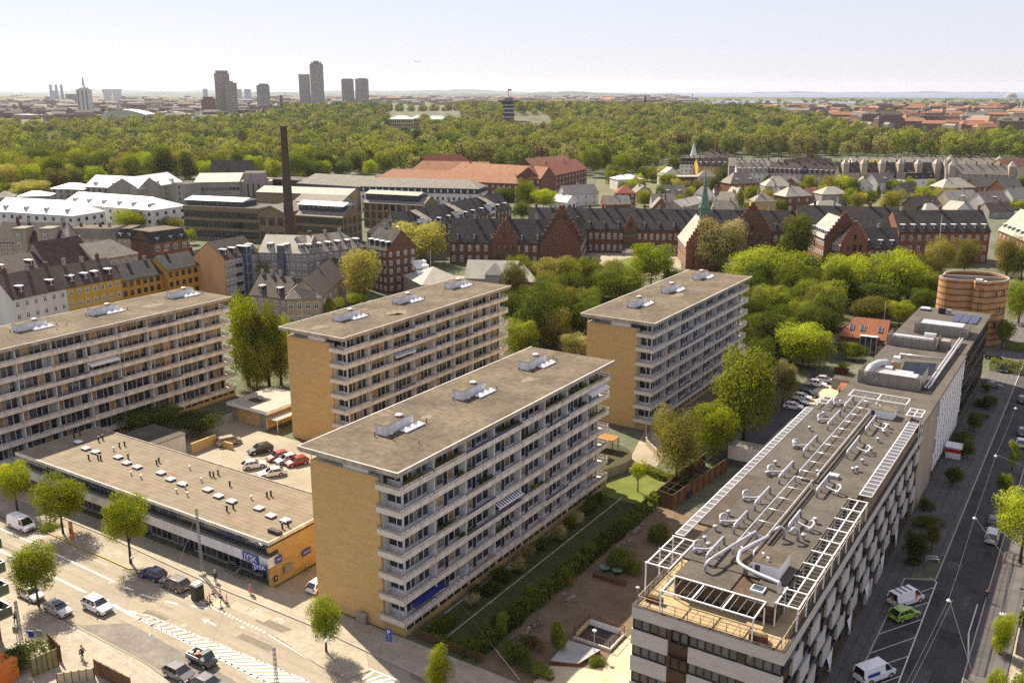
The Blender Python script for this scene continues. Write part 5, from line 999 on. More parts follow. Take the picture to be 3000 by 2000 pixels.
# ---- villas: (front eave left, right), eave, ridge, depth, roof, wall, roof material, floors, bays, dormers, label
gV = 'villas in the garden quarter'
V = [
 (('b', 1895, 978), ('b', 2028, 978), 9, 13, 11, 'hip', m_rbrick2, m_otiled, 3, 3, 0, 'dark red villa with pyramid tile roof left of the garden quarter'),
 (('v', 62, 775), ('v', 285, 768), 6, 10, 9, 'front_gable', m_pyel, m_grtile, 2, 2, 0, 'beige villa with broad grey gable near the dark red villa'),
 (('v', 418, 800), ('v', 748, 800), 6, 11, 9, 'gable', m_bdoor, m_grtile, 2, 4, 2, 'grey villa with two black dormers and a pale cross gable'),
 (('v', 283, 922), ('v', 607, 922), 6, 10.5, 9, 'gable', m_stone, m_grtile, 2, 4, 1, 'long grey-roofed villa behind the red brick gable'),
 (('v', 285, 985), ('v', 515, 985), 5, 10, 8, 'front_gable', m_rbrick, m_grtile, 2, 2, 0, 'red brick gable house just behind the hospital roof'),
 (('v', 690, 975), ('v', 1000, 905), 6, 9, 10, 'gable', m_stone, m_lgroof, 2, 4, 0, 'pale-roofed villa left of the copper spire'),
 (('v', 962, 805), ('v', 1150, 800), 7, 11, 9, 'front_gable', m_white, m_slateb, 2, 3, 0, 'white gabled villa right of the copper spire'),
 (('v', 1150, 795), ('v', 1232, 795), 5, 8.5, 8, 'gable', m_white, m_slateb, 2, 2, 0, 'white side wing with dark roof of the gabled villa'),
 (('v', 1187, 870), ('v', 1402, 880), 6, 10, 10, 'gable', m_pyel, m_grtile, 2, 3, 0, 'beige villa with grey saddle roof beside a dark conifer'),
 (('v', 1142, 1010), ('v', 1478, 1010), 5, 9, 9, 'gable', m_greyr, m_grtile, 2, 4, 0, 'wide grey roof peeping over the hospital ridge'),
 (('v', 1365, 645), ('v', 1765, 630), 8, 14, 12, 'hip', m_rbrick, m_grtile, 2, 5, 2, 'large red brick villa with grey hip roof and two white dormers'),
 (('v', 1452, 780), ('v', 1552, 770), 6, 9, 7, 'front_gable', m_white, m_lgroof, 2, 1, 0, 'tiny white gable below the large red brick villa'),
 (('v', 640, 562), ('v', 920, 562), 8, 8.4, 12, 'flat', m_rbrick2, m_lgroof, 2, 0, 0, 'windowless dark brick block with flat pale roof'),
 (('v', 925, 552), ('v', 1175, 552), 7, 11, 10, 'hip', m_pyel, m_grtile, 2, 3, 0, 'cream villa with pyramid roof beside the windowless brick block'),
 (('v', 430, 535), ('v', 690, 530), 7, 12, 10, 'front_gable', m_wrend, m_lgroof, 2, 3, 0, 'pale-roofed villa in front of the terrace with yellow end'),
 (('v', 1692, 892), ('v', 1992, 892), 7, 11, 10, 'hip', m_yrend, m_grtile, 2, 4, 0, 'yellow walled villa with brown pyramid roof'),
 (('v', 1845, 680), ('v', 2215, 680), 9, 14, 12, 'hip', m_greyr, m_lgroof, 3, 0, 0, 'tall streaked grey gable block with pale roof'),
 (('v', 1955, 785), ('v', 2090, 785), 7, 11, 8, 'front_gable', m_white, m_slate, 2, 3, 0, 'white and blue gabled villa before the streaked grey block'),
 (('c', 712, 1000), ('c', 890, 992), 8, 12.5, 11, 'hip', m_rbrick2, m_lgroof, 2, 3, 0, 'brown brick villa with clipped gable roof'),
 (('c', 962, 985), ('c', 1142, 982), 8, 11.5, 11, 'hip', m_greyr, m_lgroof, 2, 2, 0, 'grey villa with low pyramid roof and curved eyebrow'),
 (('c', 888, 985), ('c', 962, 975), 7, 10, 9, 'gable', m_pinkr, m_otiled, 2, 2, 0, 'pink walled house left of the grey pyramid-roofed villa'),
 (('c', 792, 915), ('c', 868, 900), 6, 9.5, 9, 'gable', m_rbrick, m_lgroof, 2, 2, 0, 'small brick house with a pale lean roof among trees'),
 (('c', 1180, 925), ('c', 1312, 928), 6, 11, 10, 'front_gable', m_wrend, m_grtile, 2, 3, 0, 'white villa with wide grey gable below the tall terrace tree'),
 (('c', 1345, 905), ('c', 1470, 895), 7, 12, 10, 'gable', m_wrend, m_grtile, 2, 3, 1, 'cream villa with patched roof left of the white mansard villa'),
 (('c', 1530, 885), ('c', 1738, 878), 8, 12, 12, 'mansard', m_white, m_slate, 2, 4, 4, 'white villa with dark mansard roof and four dormers'),
 (('c', 1532, 965), ('c', 1628, 945), 5, 9, 9, 'gable', m_greyr, m_slateb, 1, 2, 0, 'low slate-roofed house below the white mansard villa'),
 (('c', 1792, 940), ('c', 2018, 936), 8, 13, 13, 'hip', m_rbrick2, m_lgroof, 2, 4, 0, 'broad dark brick villa with pale hip roof'),
 (('c', 2025, 935), ('c', 2158, 925), 7, 12, 10, 'gable', m_rbrick, m_grtile, 2, 3, 0, 'brick villa with steep gable right of the broad dark brick villa'),
 (('c', 2215, 945), ('c', 2345, 935), 7, 12, 10, 'gable', m_rbrick, m_grtile, 2, 3, 0, 'brick villa with steep gable at the far right'),
 (('c', 1842, 1035), ('c', 2048, 1025), 7, 12, 11, 'gable', m_stone, m_lgroof, 2, 4, 1, 'beige villa with twin gables below the broad brick villa'),
 (('c', 2088, 1045), ('c', 2255, 1030), 7, 12, 11, 'gable', m_wrend, m_grtile, 2, 3, 1, 'pale villa with big grey gable right of the beige twin gables'),
 (('c', 1615, 1065), ('c', 1782, 1055), 6, 10, 10, 'gable', m_slateb, m_slateb, 2, 0, 0, 'dark timber house with brown gable beside the yellow willow'),
 (('c', 1670, 1098), ('c', 1805, 1092), 4, 7, 9, 'hip', m_wrend, m_lgroof, 1, 2, 0, 'low pale roof directly over the hospital ridge'),
 (('c', 1882, 1098), ('c', 1992, 1090), 4, 8, 9, 'front_gable', m_wrend, m_lgroof, 1, 2, 0, 'small white-gabled roof over the black hospital roof'),
 (('c', 2115, 1100), ('c', 2288, 1095), 4, 7.5, 9, 'gable', m_greyr, m_slateb, 1, 2, 0, 'long dark roof at the right over the hospital ridge'),
 (('c', 2280, 1015), ('c', 2400, 1005), 6, 11, 10, 'gable', m_wrend, m_lgroof, 2, 2, 0, 'pale roofed villa cut by the right edge'),
 (('c', 912, 1085), ('c', 1122, 1080), 4, 7.5, 10, 'hip', m_wrend, m_lgroof, 1, 3, 0, 'low pale hip roof beside the tall stepped gable'),
 (('b', 1542, 988), ('b', 1772, 975), 7, 11.5, 9, 'gable', m_wrend, m_lgroof, 2, 4, 0, 'pale blue-grey villa right of the orange-tiled wings'),
 (('b', 1818, 1055), ('b', 1995, 1052), 5, 9, 10, 'gable', m_rbrick, m_grtile, 1, 3, 0, 'low grey-roofed brick house above the black hospital roof'),
 (('b', 1450, 1030), ('b', 1555, 1040), 5, 8, 8, 'gable', m_white, m_zinc, 1, 2, 0, 'white annex with bright roof behind the round-topped trees'),
 (('b', 1905, 885), ('b', 2085, 880), 7, 9.5, 14, 'hip', m_wrend, m_zinc, 2, 4, 0, 'white pavilion with low bright roof at the park edge'),
]
for (a, c_, h, rh, dp, rt, wl, rf, fl, by, dm_, lab) in V:
    H('villa', lab, 'villa', a, c_, dp, h, rh, rt, wl, rf, fl=fl, bays=by, dorm=dm_, chim=1 if rt != 'flat' else 0, group=gV, ww=1.2, wh=1.6, sideR=2 if rt == 'gable' and by else 0)
gT = 'terrace rows beyond the villas'
TR = [(('c', -20, 780), ('c', 105, 782), 12, 16.5, m_wrend, m_slate, 4, 5, 'pale terrace with black attic left of the yellow-ended one', 'mansard'),
 (('c', 108, 790), ('c', 315, 788), 12, 17, m_yrend, m_slateb, 6, 5, 'terrace with a yellow end wall and dark dormered roof', 'gable'),
 (('c', 372, 832), ('c', 585, 834), 12, 17.5, m_wrend, m_grtile, 6, 6, 'pale grey terrace with small dormers and a centre gable', 'gable'),
 (('c', 587, 832), ('c', 815, 842), 12, 18, m_pinkr, m_slateb, 6, 7, 'pinkish terrace with six white dormers', 'gable'),
 (('c', 817, 840), ('c', 1042, 852), 12, 18, m_pyel, m_slate, 7, 6, 'cream terrace with a small white front gable', 'gable'),
 (('c', 1060, 832), ('c', 1810, 832), 12, 17.5, m_stone, m_slate, 18, 0, 'long beige terrace with six capped stair towers', 'gable'),
 (('c', 1815, 842), ('c', 2305, 852), 12, 17.5, m_greyr, m_grtile, 12, 0, 'grey terrace with two square towers at the right', 'gable'),
 (('c', 320, 790), ('c', 692, 795), 14, 18, m_greyr, m_grtile, 0, 0, 'rear terrace roof with skylights behind the pale grey terrace', 'gable'),
 (('c', 720, 795), ('c', 1045, 790), 14, 18.5, m_pyel, m_slateb, 0, 0, 'rear terrace roof behind the cream terrace', 'gable'),
 (('c', 1170, 762), ('c', 1800, 765), 13, 16, m_wrend, m_grtile, 22, 0, 'rear terrace with a dotted row of chimneys and dormers', 'gable'),
 (('c', 1812, 778), ('c', 2215, 785), 14, 18, m_greyr, m_grtile, 0, 0, 'rear grey roof above the two square towers', 'gable'),
 (('c', 150, 735), ('c', 310, 738), 15, 19, m_rbrick2, m_slateb, 0, 0, 'dark roofed school wing between two pointed turrets', 'gable'),
 (('c', 2215, 800), ('c', 2400, 790), 14, 19, m_pyel, m_otile2, 4, 0, 'cream block with orange roof at the right edge of the terraces', 'gable')]
for (a, c_, h, rh, wl, rf, by, dm_, lab, rt) in TR:
    T, w = H('terrace', lab, 'terrace', a, c_, 11, h, rh, rt, wl, rf, fl=4, bays=by, dorm=dm_, chim=max(3, int((c_[1] - a[1]) / 60)), group=gT, ww=1.3, wh=1.7)
    if 'six capped' in lab or 'two square' in lab:
        n = 6 if 'six' in lab else 2
        for k in range(n): b = MB(); b.box(-1.8, 1.8, -1.5, 4, 0, 17, m_stone); b.raw([(-2, -1.7, 17), (2, -1.7, 17), (2, 4.2, 17), (-2, 4.2, 17), (0, 1.2, 20.5)], [(0, 1, 4), (1, 2, 4), (2, 3, 4), (3, 0, 4)], m_lgroof); ob('stair_tower', b, T, (w * (.08 + .84 * k / (n - 1)), 0, 0))
    if 'yellow end' in lab: b = MB(); b.box(-.05, 0, 0, 11, 0, 12, m_yrend); ob('gable_wall', b, T)
    if 'turrets' in lab:
        for (x, y, hh, m_) in ((-8, 0, 26, m_zinc), (8, 8, 27, m_slateb)): b = MB(); b.lathe([(2.2, 0), (2.2, 16), (2.6, 16.2), (.05, hh)], m_, n=8); ob('turret', b, T, (x, y, 0))
# ---- the tall brick chimney
T = thing('factory_chimney', 'tall brown brick factory chimney with ivy round its foot', 'chimney', (-88.4, 372, 0)); kk = (1000 - 369) / FPX; hgt = (kk * 372 * cP - 372 * sP) / (cP + kk * sP) + CAMH
b = MB(); b.lathe([(2.3, 0), (2.1, 8), (1.25, hgt - 1), (1.4, hgt - .9), (1.4, hgt), (1.0, hgt)], brick('soot_brick', (.1, .072, .055), (.08, .058, .045), (.09, .07, .06)), n=20); ob('shaft', b, T)
b = MB(); [b.lathe([(2.12 - .87 * (z - 8) / 40, z), (2.17 - .87 * (z - 8) / 40, z + .25), (2.1 - .87 * (z - 8) / 40, z + .3)], m_slateb, n=20) for z in range(10, 47, 4)]; ob('iron_band', b, T)
# ================= far city, towers, sea, hills =================
def zat(D, py):
    "height of a point at ground distance D (straight ahead) seen at photo row py"
    k = (1000 - py) / FPX; return (k * D * cP - D * sP) / (cP + k * sP) + CAMH
def xat(D, px, z=20.0): return (px - 1500) / FPX * (D * cP + (CAMH - z) * sP)
m_tgrid = brick('tower_grid', (.09, .085, .085), (.13, .12, .115), (.36, .32, .28), bw=2.6, bh=3.0, var=.15); 
m_tgrid2 = brick('tower_grid_grey', (.08, .085, .095), (.11, .115, .125), (.32, .3, .28), bw=2.2, bh=3.2, var=.15)
m_tgridr = brick('tower_grid_red', (.09, .06, .055), (.13, .07, .06), (.22, .12, .1), bw=2.6, bh=3.0, var=.15)
def brick_grid(m_):
    for n_ in m_.node_tree.nodes:
        if n_.type == 'TEX_BRICK': n_.offset = 0; n_.inputs['Scale'].default_value = .1; n_.inputs['Brick Width'].default_value = .34; n_.inputs['Row Height'].default_value = .36; n_.inputs['Mortar Size'].default_value = .09
for m_, ms in ((m_tgrid, .28), (m_tgrid2, .26), (m_tgridr, .3)): brick_grid(m_)
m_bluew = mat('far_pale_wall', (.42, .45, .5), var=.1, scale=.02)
def tower(label, z, x0, x1, yt, D, m_, name='tower_block', cat='tower', dep=None, steps=(), rz=.25, group='high-rise towers on the skyline'):
    p0, p1, pt = Q(z, x0, yt), Q(z, x1, yt), Q(z, 0, yt)[1]; h = zat(D, pt); X0, X1 = xat(D, p0[0], h), xat(D, p1[0], h); w = (X1 - X0) / (math.cos(rz) + .6 * abs(math.sin(rz))); dep = dep or w * .6
    T = thing(name, label, cat, ((X0 + X1) / 2, D, 0), rz, group); b = MB(); b.box(-w / 2, w / 2, -dep / 2, dep / 2, -2, h, m_, m_greyr); ob('body', b, T)
    for (a, c_, yy) in steps:
        hh = zat(D, Q(z, 0, yy)[1]); b = MB(); b.box(-w / 2 + w * a, -w / 2 + w * c_, -dep / 2 * 1.06, dep / 2 * .9, h - .01 if hh > h else -2, hh, m_, m_greyr); ob('setback', b, T)
    return T, w, h
tower('widest brown high-rise with stepped shoulder at the left of the skyline', 'a', 1472, 1580, 155, 2330, m_tgrid, steps=((.1, .92, 135),), dep=34)
tower('lower shoulder block joined to the widest brown high-rise', 'a', 1545, 1632, 218, 2300, m_tgrid, steps=((.1, .7, 207),), dep=30)
tower('short red-brown block at the foot of the widest high-rise', 'a', 1382, 1486, 330, 2250, m_tgridr, steps=((.15, .85, 314),))
tower('lone grey-brown high-rise between the skyline groups', 'a', 1762, 1860, 235, 2850, m_tgrid2, steps=((.2, .9, 224),))
tower('shorter left one of the twin pair of dark high-rises', 'a', 2052, 2136, 160, 3050, m_tgrid2)
tower('tallest slender dark high-rise of the skyline', 'a', 2128, 2228, 92, 3000, m_tgrid2, steps=((.1, .9, 78), (.3, .7, 68)))
tower('left half of the paired dark high-rises nearest the photo centre', 'b', -6, 86, 194, 3150, m_tgrid2, steps=((.15, .9, 190),))
tower('right half of the paired dark high-rises nearest the photo centre', 'b', 90, 188, 192, 3120, m_tgrid2, steps=((.2, .85, 187),))
gB_ = 'small blue far-off towers'
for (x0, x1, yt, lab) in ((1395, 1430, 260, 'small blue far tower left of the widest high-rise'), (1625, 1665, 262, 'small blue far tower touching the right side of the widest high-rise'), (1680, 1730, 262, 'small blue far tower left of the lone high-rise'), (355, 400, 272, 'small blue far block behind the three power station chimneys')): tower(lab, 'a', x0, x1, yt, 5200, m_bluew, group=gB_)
# white ribbed tower with a mast
T, w, h = tower('slim white ribbed tower with a tall pointed mast', 'a', 536, 618, 262, 2150, m_wrend, rz=.1, dep=26, group=None)
b = MB(); [b.box(-w / 2 + w * f - 1.6, -w / 2 + w * f + 1.6, -13.4, -13.0, 4, h - 3, m_tgrid2) for f in (.14, .5, .84)]; ob('window_strip', b, T)
b = MB(); b.lathe([(w * .42, h), (w * .42, h + 3), (3, h + 8), (1.7, h + 10)], m_wrend, n=12); ob('roof', b, T); b = MB(); b.tube([(0, 0, h + 9), (0, 0, zat(2150, 150 + 180 / 2.352))], 2.4, m_bluew, n=8, r1=1.2); ob('mast', b, T)
# twin flared blocks
for (x0, x1, lab, f) in ((708, 768, 'left flared pale block on the horizon', 1), (775, 831, 'right flared pale block on the horizon', -1)):
    D = 4600; h = zat(D, 150 + 262 / 2.352); X0, X1 = xat(D, x0 / 2.352, h), xat(D, x1 / 2.352, h); w = X1 - X0; T = thing('flared_tower', lab, 'tower', ((X0 + X1) / 2, D, 0), 0, 'pair of flared pale towers')
    b = MB(); n = 6
    for k in range(n):
        t0, t1 = k / n, (k + 1) / n; a0, a1 = .33 + .17 * t0 ** 2, .33 + .17 * t1 ** 2; b.raw([(-w * a0, -12, h * t0), (w * a0, -12, h * t0), (w * a0, 12, h * t0), (-w * a0, 12, h * t0), (-w * a1, -12, h * t1), (w * a1, -12, h * t1), (w * a1, 12, h * t1), (-w * a1, 12, h * t1)], [(0, 1, 5, 4), (1, 2, 6, 5), (2, 3, 7, 6), (3, 0, 4, 7)], m_wrend)
    b.face([(-w / 2, -12, h), (w / 2, -12, h), (w / 2, 12, h), (-w / 2, 12, h)], m_lgroof); ob('body', b, T)
# power station
D = 4300; X = lambda px: xat(D, px / 2.352, 30); hz_ = lambda y: zat(D, 150 + y / 2.352)
T = thing('power_station', 'hazy power station with three slim chimneys in a row', 'power station', (X(400), D, 0)); b = MB(); b.box(X(290) - X(400), X(445) - X(400), 0, 60, -2, hz_(340), m_rbrick2, m_greyr); ob('turbine_hall', b, T)
b = MB(); b.box(X(430) - X(400), X(512) - X(400), 30, 90, -2, hz_(296), m_greyr); ob('boiler_house', b, T)
for px in (340, 378, 414): b = MB(); b.tube([(X(px + 2) - X(400), 20, 0), (X(px + 2) - X(400), 20, hz_(231))], 7.5, m_bluew, n=10, r1=5.5); ob('chimney', b, T)
def stack(lab, z, x, yt, D, r, m_, name='far_chimney', cat='chimney'):
    px, py = Q(z, x, yt); h = zat(D, py); T = thing(name, lab, cat, (xat(D, px, h / 2), D, 0)); b = MB(); b.tube([(0, 0, 0), (0, 0, h)], r, m_, n=10, r1=r * .7); ob('shaft', b, T)
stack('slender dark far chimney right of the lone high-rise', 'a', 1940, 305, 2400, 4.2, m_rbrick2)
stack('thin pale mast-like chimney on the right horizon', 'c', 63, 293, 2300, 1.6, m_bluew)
stack('thin white mast at the far right of the city', 'c', 2328, 350, 2000, 1.3, m_white, 'mast', 'mast')
stack('thin leaning pale mast before the bay', 'c', 1824, 335, 2600, 1.3, m_white, 'mast', 'mast')
px, py = Q('b', 2093, 298); D = 2300; hh = zat(D, py); T = thing('church_steeple', 'dark pointed church steeple above the wooded horizon', 'church', (xat(D, px, 40), D, 0)); b = MB(); b.lathe([(9, 0), (9, hh * .35), (7.5, hh * .5), (.2, hh)], m_slateb, n=8); ob('spire', b, T)
# zoo tower
px, py = Q('b', 1150, 510); D = 1720; h = zat(D, Q('b', 0, 312)[1]); T = thing('lookout_tower', 'dark wooden lookout tower with pale bands, gallery and onion dome above the woods', 'tower', (xat(D, px, 30), D, 0))
b = MB(); b.lathe([(17, 0), (16, 5), (13.5, 7), (12.5, 8)], m_slateb, n=8); b.lathe([(10.5, 8), (9.8, h * .8), (9.8, h * .86)], m_slate, n=8); ob('shaft', b, T)
for f in (.3, .45, .58, .7): b = MB(); b.lathe([(10.9 - f, h * f), (11.0 - f, h * f + 1.6), (10.4 - f, h * f + 1.7)], m_wrend, n=8); ob('pale_band', b, T)
b = MB(); b.lathe([(13.5, h * .8), (19, h * .82), (19, h * .87), (12, h * .875)], m_slateb, n=16); b.lathe([(8, h * .87), (8, h * .93), (8.6, h * .935), (8, h * .965), (5, h * .99), (1, h + 1), (.8, h + 2)], m_grtile, n=14); ob('gallery', b, T); b = MB(); b.tube([(0, 0, h), (0, 0, h + 13)], .6, m_greyr, n=5); b.box(.6, 5.5, -.2, .2, h + 9.5, h + 12.5, m_red); ob('flagpole', b, T)
# palace
def farhouse(lab, z, xl, xr, ye, D, h_extra, dep, wl, rf, name='palace', cat='palace', rh=5, bays=0, fl=3, group=None, hip=True):
    pl, pr = Q(z, xl, ye), Q(z, xr, ye); h = zat(D, pl[1]); return house(name, lab, cat, (xat(D, pl[0], h), D), (xat(D, pr[0], h), D + .1), dep, h, h + rh, 'hip' if hip else 'gable', wl, rf, fl, bays, group=group, ww=2.2, wh=3.6, ws='g')
gP = 'wings of the cream palace'
farhouse('left corner wing of the cream palace with pale copper roof', 'b', 325, 492, 468, 1540, 0, 26, m_pyel, m_copper if 0 else mat('pale_copper', (.42, .5, .46), var=.1), bays=12, group=gP)
farhouse('middle range of the cream palace behind a crown of trees', 'b', 480, 560, 462, 1560, 0, 22, m_pyel, MATS['pale_copper'], bays=6, group=gP)
farhouse('right wing of the cream palace with pale copper roof', 'b', 545, 738, 470, 1545, 0, 24, m_pyel, MATS['pale_copper'], bays=11, group=gP)
farhouse('white building with dark chimneys beside the cream palace', 'b', 738, 825, 486, 1600, 0, 22, m_wrend, m_lgroof, name='white_building', cat='building', bays=5)
for (xl, xr, ye, D, lab, wl, rf, rh) in ((1430, 1520, 520, 1330, 'white low zoo building left of the grey pavilions', m_white, m_zinc, 2), (1520, 1585, 530, 1330, 'grey gabled zoo pavilion', m_greyr, m_grtile, 4), (1580, 1690, 572, 1150, 'glass-roofed zoo house with bright roof', m_wrend, m_zinc, 4), (1815, 1935, 612, 1050, 'flat white roof among the park trees', m_white, m_zinc, 1), (1215, 1300, 566, 1190, 'low dark shed in the zoo clearing', m_slateb, m_slateb, 2), (1190, 1345, 522, 1290, 'long pale wall of the zoo enclosure', m_stone, m_grtile, 1)):
    farhouse(lab, 'b', xl, xr, ye, D, 0, 18, wl, rf, name='zoo_house', cat='building', rh=rh)
# white marquee and special blocks
T = thing('marquee', 'bright white arched tent among the city roofs', 'tent', (xat(1900, 880 / 2.352, 12), 1900, 0)); b = MB(); b.smooth = True; w = 44
b.raw([(-w + 2 * w * i / 8, y, 17 + 9 * math.sin(math.pi * i / 8)) for y in (-25, 25) for i in range(9)] + [(-w, -25, 0), (w, -25, 0), (w, 25, 0), (-w, 25, 0)], [(i, i + 1, i + 10, i + 9) for i in range(8)] + [tuple(range(9)) + (19, 18), (18, 0, 9, 21), (8, 17, 20, 19)], m_white); ob('canvas', b, T)
# ---- distant houses: the 200 that show largest, then one mass
def fh_mesh(wl, rf, w, d, h, rh, flat=False):
    b = MB(); b.box(-w / 2, w / 2, -d / 2, d / 2, -1, h, wl, rf)
    if not flat: b.raw([(-w / 2 - .3, -d / 2 - .4, h), (w / 2 + .3, -d / 2 - .4, h), (w / 2 + .3, d / 2 + .4, h), (-w / 2 - .3, d / 2 + .4, h), (-w / 2 + d * .3, 0, rh), (w / 2 - d * .3, 0, rh)], [(0, 1, 5, 4), (1, 2, 5), (2, 3, 4, 5), (3, 0, 4)], rf)
    return b
m_fb = brick('far_brick', (.08, .06, .055), (.1, .075, .07), (.2, .125, .1), bw=2.4, bh=2.9, var=.2); m_fs = brick('far_stone', (.1, .1, .105), (.13, .125, .12), (.3, .26, .22), bw=2.4, bh=2.9, var=.2)
for m_ in (m_fb, m_fs): brick_grid(m_)
KINDS_F = [('orange-roofed brick house of the far city', m_fb, m_otile2, 34, 12, 15, 20, False), ('grey-roofed stone house of the far city', m_fs, m_grtile, 40, 12, 15, 19, False), ('dark-roofed brick house of the far city', m_fb, m_slateb, 36, 12, 16, 21, False),
           ('flat white-roofed block of the far city', m_fs, m_zinc, 46, 20, 12, 12, True), ('brown flat block of the far city', m_fb, m_dfelt, 52, 16, 18, 18, True), ('pale walled house with slate roof in the far city', m_wrend, m_slate, 28, 11, 13, 18, False)]
FM = [fh_mesh(*k[1:]).mesh('distant_house') for k in KINDS_F]
rf_ = random.Random(21); cand = []
def inter(pts, x):
    for (a, b_) in zip(pts, pts[1:]):
        if a[0] <= x <= b_[0]: return a[1] + (b_[1] - a[1]) * (x - a[0]) / max(1e-6, b_[0] - a[0])
    return pts[0][1] if x < pts[0][0] else pts[-1][1]
CITY_FRONT = [(0, 286), (250, 284), (420, 282), (600, 276), (640, 250), (700, 240), (1600, 246), (1750, 262), (1850, 278), (1920, 296), (2010, 305), (2120, 308), (2352, 326)]
D = 1150.0
while D < 7500:
    step = 26 * (D / 1150) ** .9; xx = -1.15 * D * .56
    while xx < 1.15 * D * .56:
        x = xx + rf_.uniform(-10, 10); y = D + rf_.uniform(-.4, .4) * step; xx += step * 1.7 + rf_.uniform(0, 22)
        d = y * cP + CAMH * sP; px = 1500 + FPX * x / d; py = 1000 - FPX * (y * sP - CAMH * cP) / d; wx, wy = px * .784, py * .784
        if wx < -15 or wx > 2370 or wy > inter(CITY_FRONT, wx): continue
        if 640 < wx < 1590 and (y < 3600): continue
        if wx > 1600 and y > 3300: continue
        if wx < 640 and y > 3900 and rf_.random() < .6: continue
        p = rf_.random()
        if wx > 1600: k = 0 if p < .42 else 1 if p < .6 else 2 if p < .82 else rf_.choice([3, 4, 5])
        else: k = 2 if p < .35 else 4 if p < .5 else 1 if p < .72 else rf_.choice([3, 3, 5, 0])
        if rf_.random() < .22: continue
        cand.append((y, x, k, rf_.choice([.3, .3 + math.pi / 2, -.5, 1.1, 0]), rf_.uniform(.8, 1.35)))
    D += step
cand.sort(); NI = 210
for (y, x, k, rz, s) in cand[:NI]:
    o = ob('distant_house', FM[k], None, (x, y, 0), rz, (s, 1, s * .9)); tag(o, KINDS_F[k][0], 'house', 'houses of the far city')
b = MB()
for (y, x, k, rz, s) in cand[NI:]:
    g = fh_mesh(*KINDS_F[k][1:]); c_, s_ = math.cos(rz), math.sin(rz); n = len(b.v)
    sy = min(2.2, max(1, y / 2500)); g.v = [(x + sy * s * (p[0] * c_ - p[1] * s_), y + sy * (p[0] * s_ + p[1] * c_), p[2] * s * .9) for p in g.v]
    mp_ = [b.mi(m) for m in g.mats]; b.v += g.v; b.f += [tuple(i + n for i in f) for f in g.f]; b.m += [mp_[i] for i in g.m]
o = ob('distant_city', b); o['kind'] = 'stuff'
# ---- sea, far shores and hills
m_sea = mat('sea_water', (.1, .13, .19), rough=.5, var=.15, scale=.002); m_wood_f = mat('far_woodland', (.05, .07, .03), col2=(.09, .1, .04), scale=.01, rough=1); m_hill = mat('far_hills', (.05, .075, .06), var=.2, scale=.002)
def farpoly(name, pts, z, m_): b = MB(); b.face([(x, y, z) for (x, y) in pts], m_); o = ob(name, b); o['kind'] = 'structure'; return o
def dp(px, D): return (xat(D, px, 0), D)
farpoly('sea', [dp(1560, 9500), dp(2150, 8200), dp(3050, 6800), dp(3400, 6800), dp(3400, 18500), dp(1480, 18500)], .8, m_sea)
farpoly('inlet', [dp(2030, 4900), dp(2330, 4500), dp(2760, 4350), dp(2700, 5000), dp(2380, 5400), dp(2120, 5600)], .6, m_sea)
farpoly('inlet', [dp(2850, 5200), dp(3050, 5100), dp(3060, 5500), dp(2860, 5600)], .6, m_sea)
def ridge(name, x0, x1, D, h0, seed, m_, dep=600):
    r = random.Random(seed); b = MB(); n = 70; hs = [h0 * (.55 + .45 * math.sin(i * .31 + seed) * math.sin(i * .13) + r.uniform(-.12, .18)) for i in range(n + 1)]
    for i in range(n):
        a0, a1 = dp(x0 + (x1 - x0) * i / n, D), dp(x0 + (x1 - x0) * (i + 1) / n, D); h_, g_ = max(2, hs[i]), max(2, hs[i + 1])
        b.face([(*a0, -1), (*a1, -1), (a1[0], D + dep * .5, g_), (a0[0], D + dep * .5, h_)], m_); b.face([(a0[0], D + dep * .5, h_), (a1[0], D + dep * .5, g_), (a1[0], D + dep, -1), (a0[0], D + dep, -1)], m_)
    o = ob(name, b); o['kind'] = 'structure'
ridge('hills', -200, 1700, 15500, 62, 3, m_hill, 2500); ridge('hills', -200, 2000, 9500, 38, 8, m_hill, 1200); ridge('hills', 2250, 3200, 17000, 26, 5, m_hill, 1500)
ridge('hills', 1450, 2400, 6300, 14, 4, m_wood_f, 700); ridge('hills', 2450, 3200, 5900, 12, 6, m_wood_f, 500); ridge('hills', -200, 1600, 6200, 22, 7, m_wood_f, 900)
T = thing('dome_hall', 'hazy domed hall on the shore at the far right', 'building', (xat(7500, 2962, 30), 7500, 0)); b = MB(); b.smooth = True; b.lathe([(46, 0), (44, 14), (32, 30), (12, 39), (0, 40)], m_greyr, n=16); ob('dome', b, T)
T = thing('aeroplane', 'tiny airliner climbing in the pale sky', 'aeroplane', (xat(3000, 1225, 120), 3000, zat(3000, 181)), .15); b = MB(); b.tube([(-9, 0, 0), (8, 0, .4), (10, 0, 0)], .9, m_white, n=8, r1=.6); ob('fuselage', b, T); b = MB(); b.raw([(2, 0, 0), (-2, 0, 0), (-5, 8, .6), (-4, 8, .6), (-5, -8, .6), (-4, -8, .6)], [(0, 1, 2, 3), (0, 5, 4, 1)], m_grey); ob('wing', b, T); b = MB(); b.raw([(-9, 0, 0), (-6.5, 0, .5), (-8.6, 0, 3.2), (-9.6, 0, 3.2)], [(0, 1, 2, 3)], m_blue); ob('tail_fin', b, T)
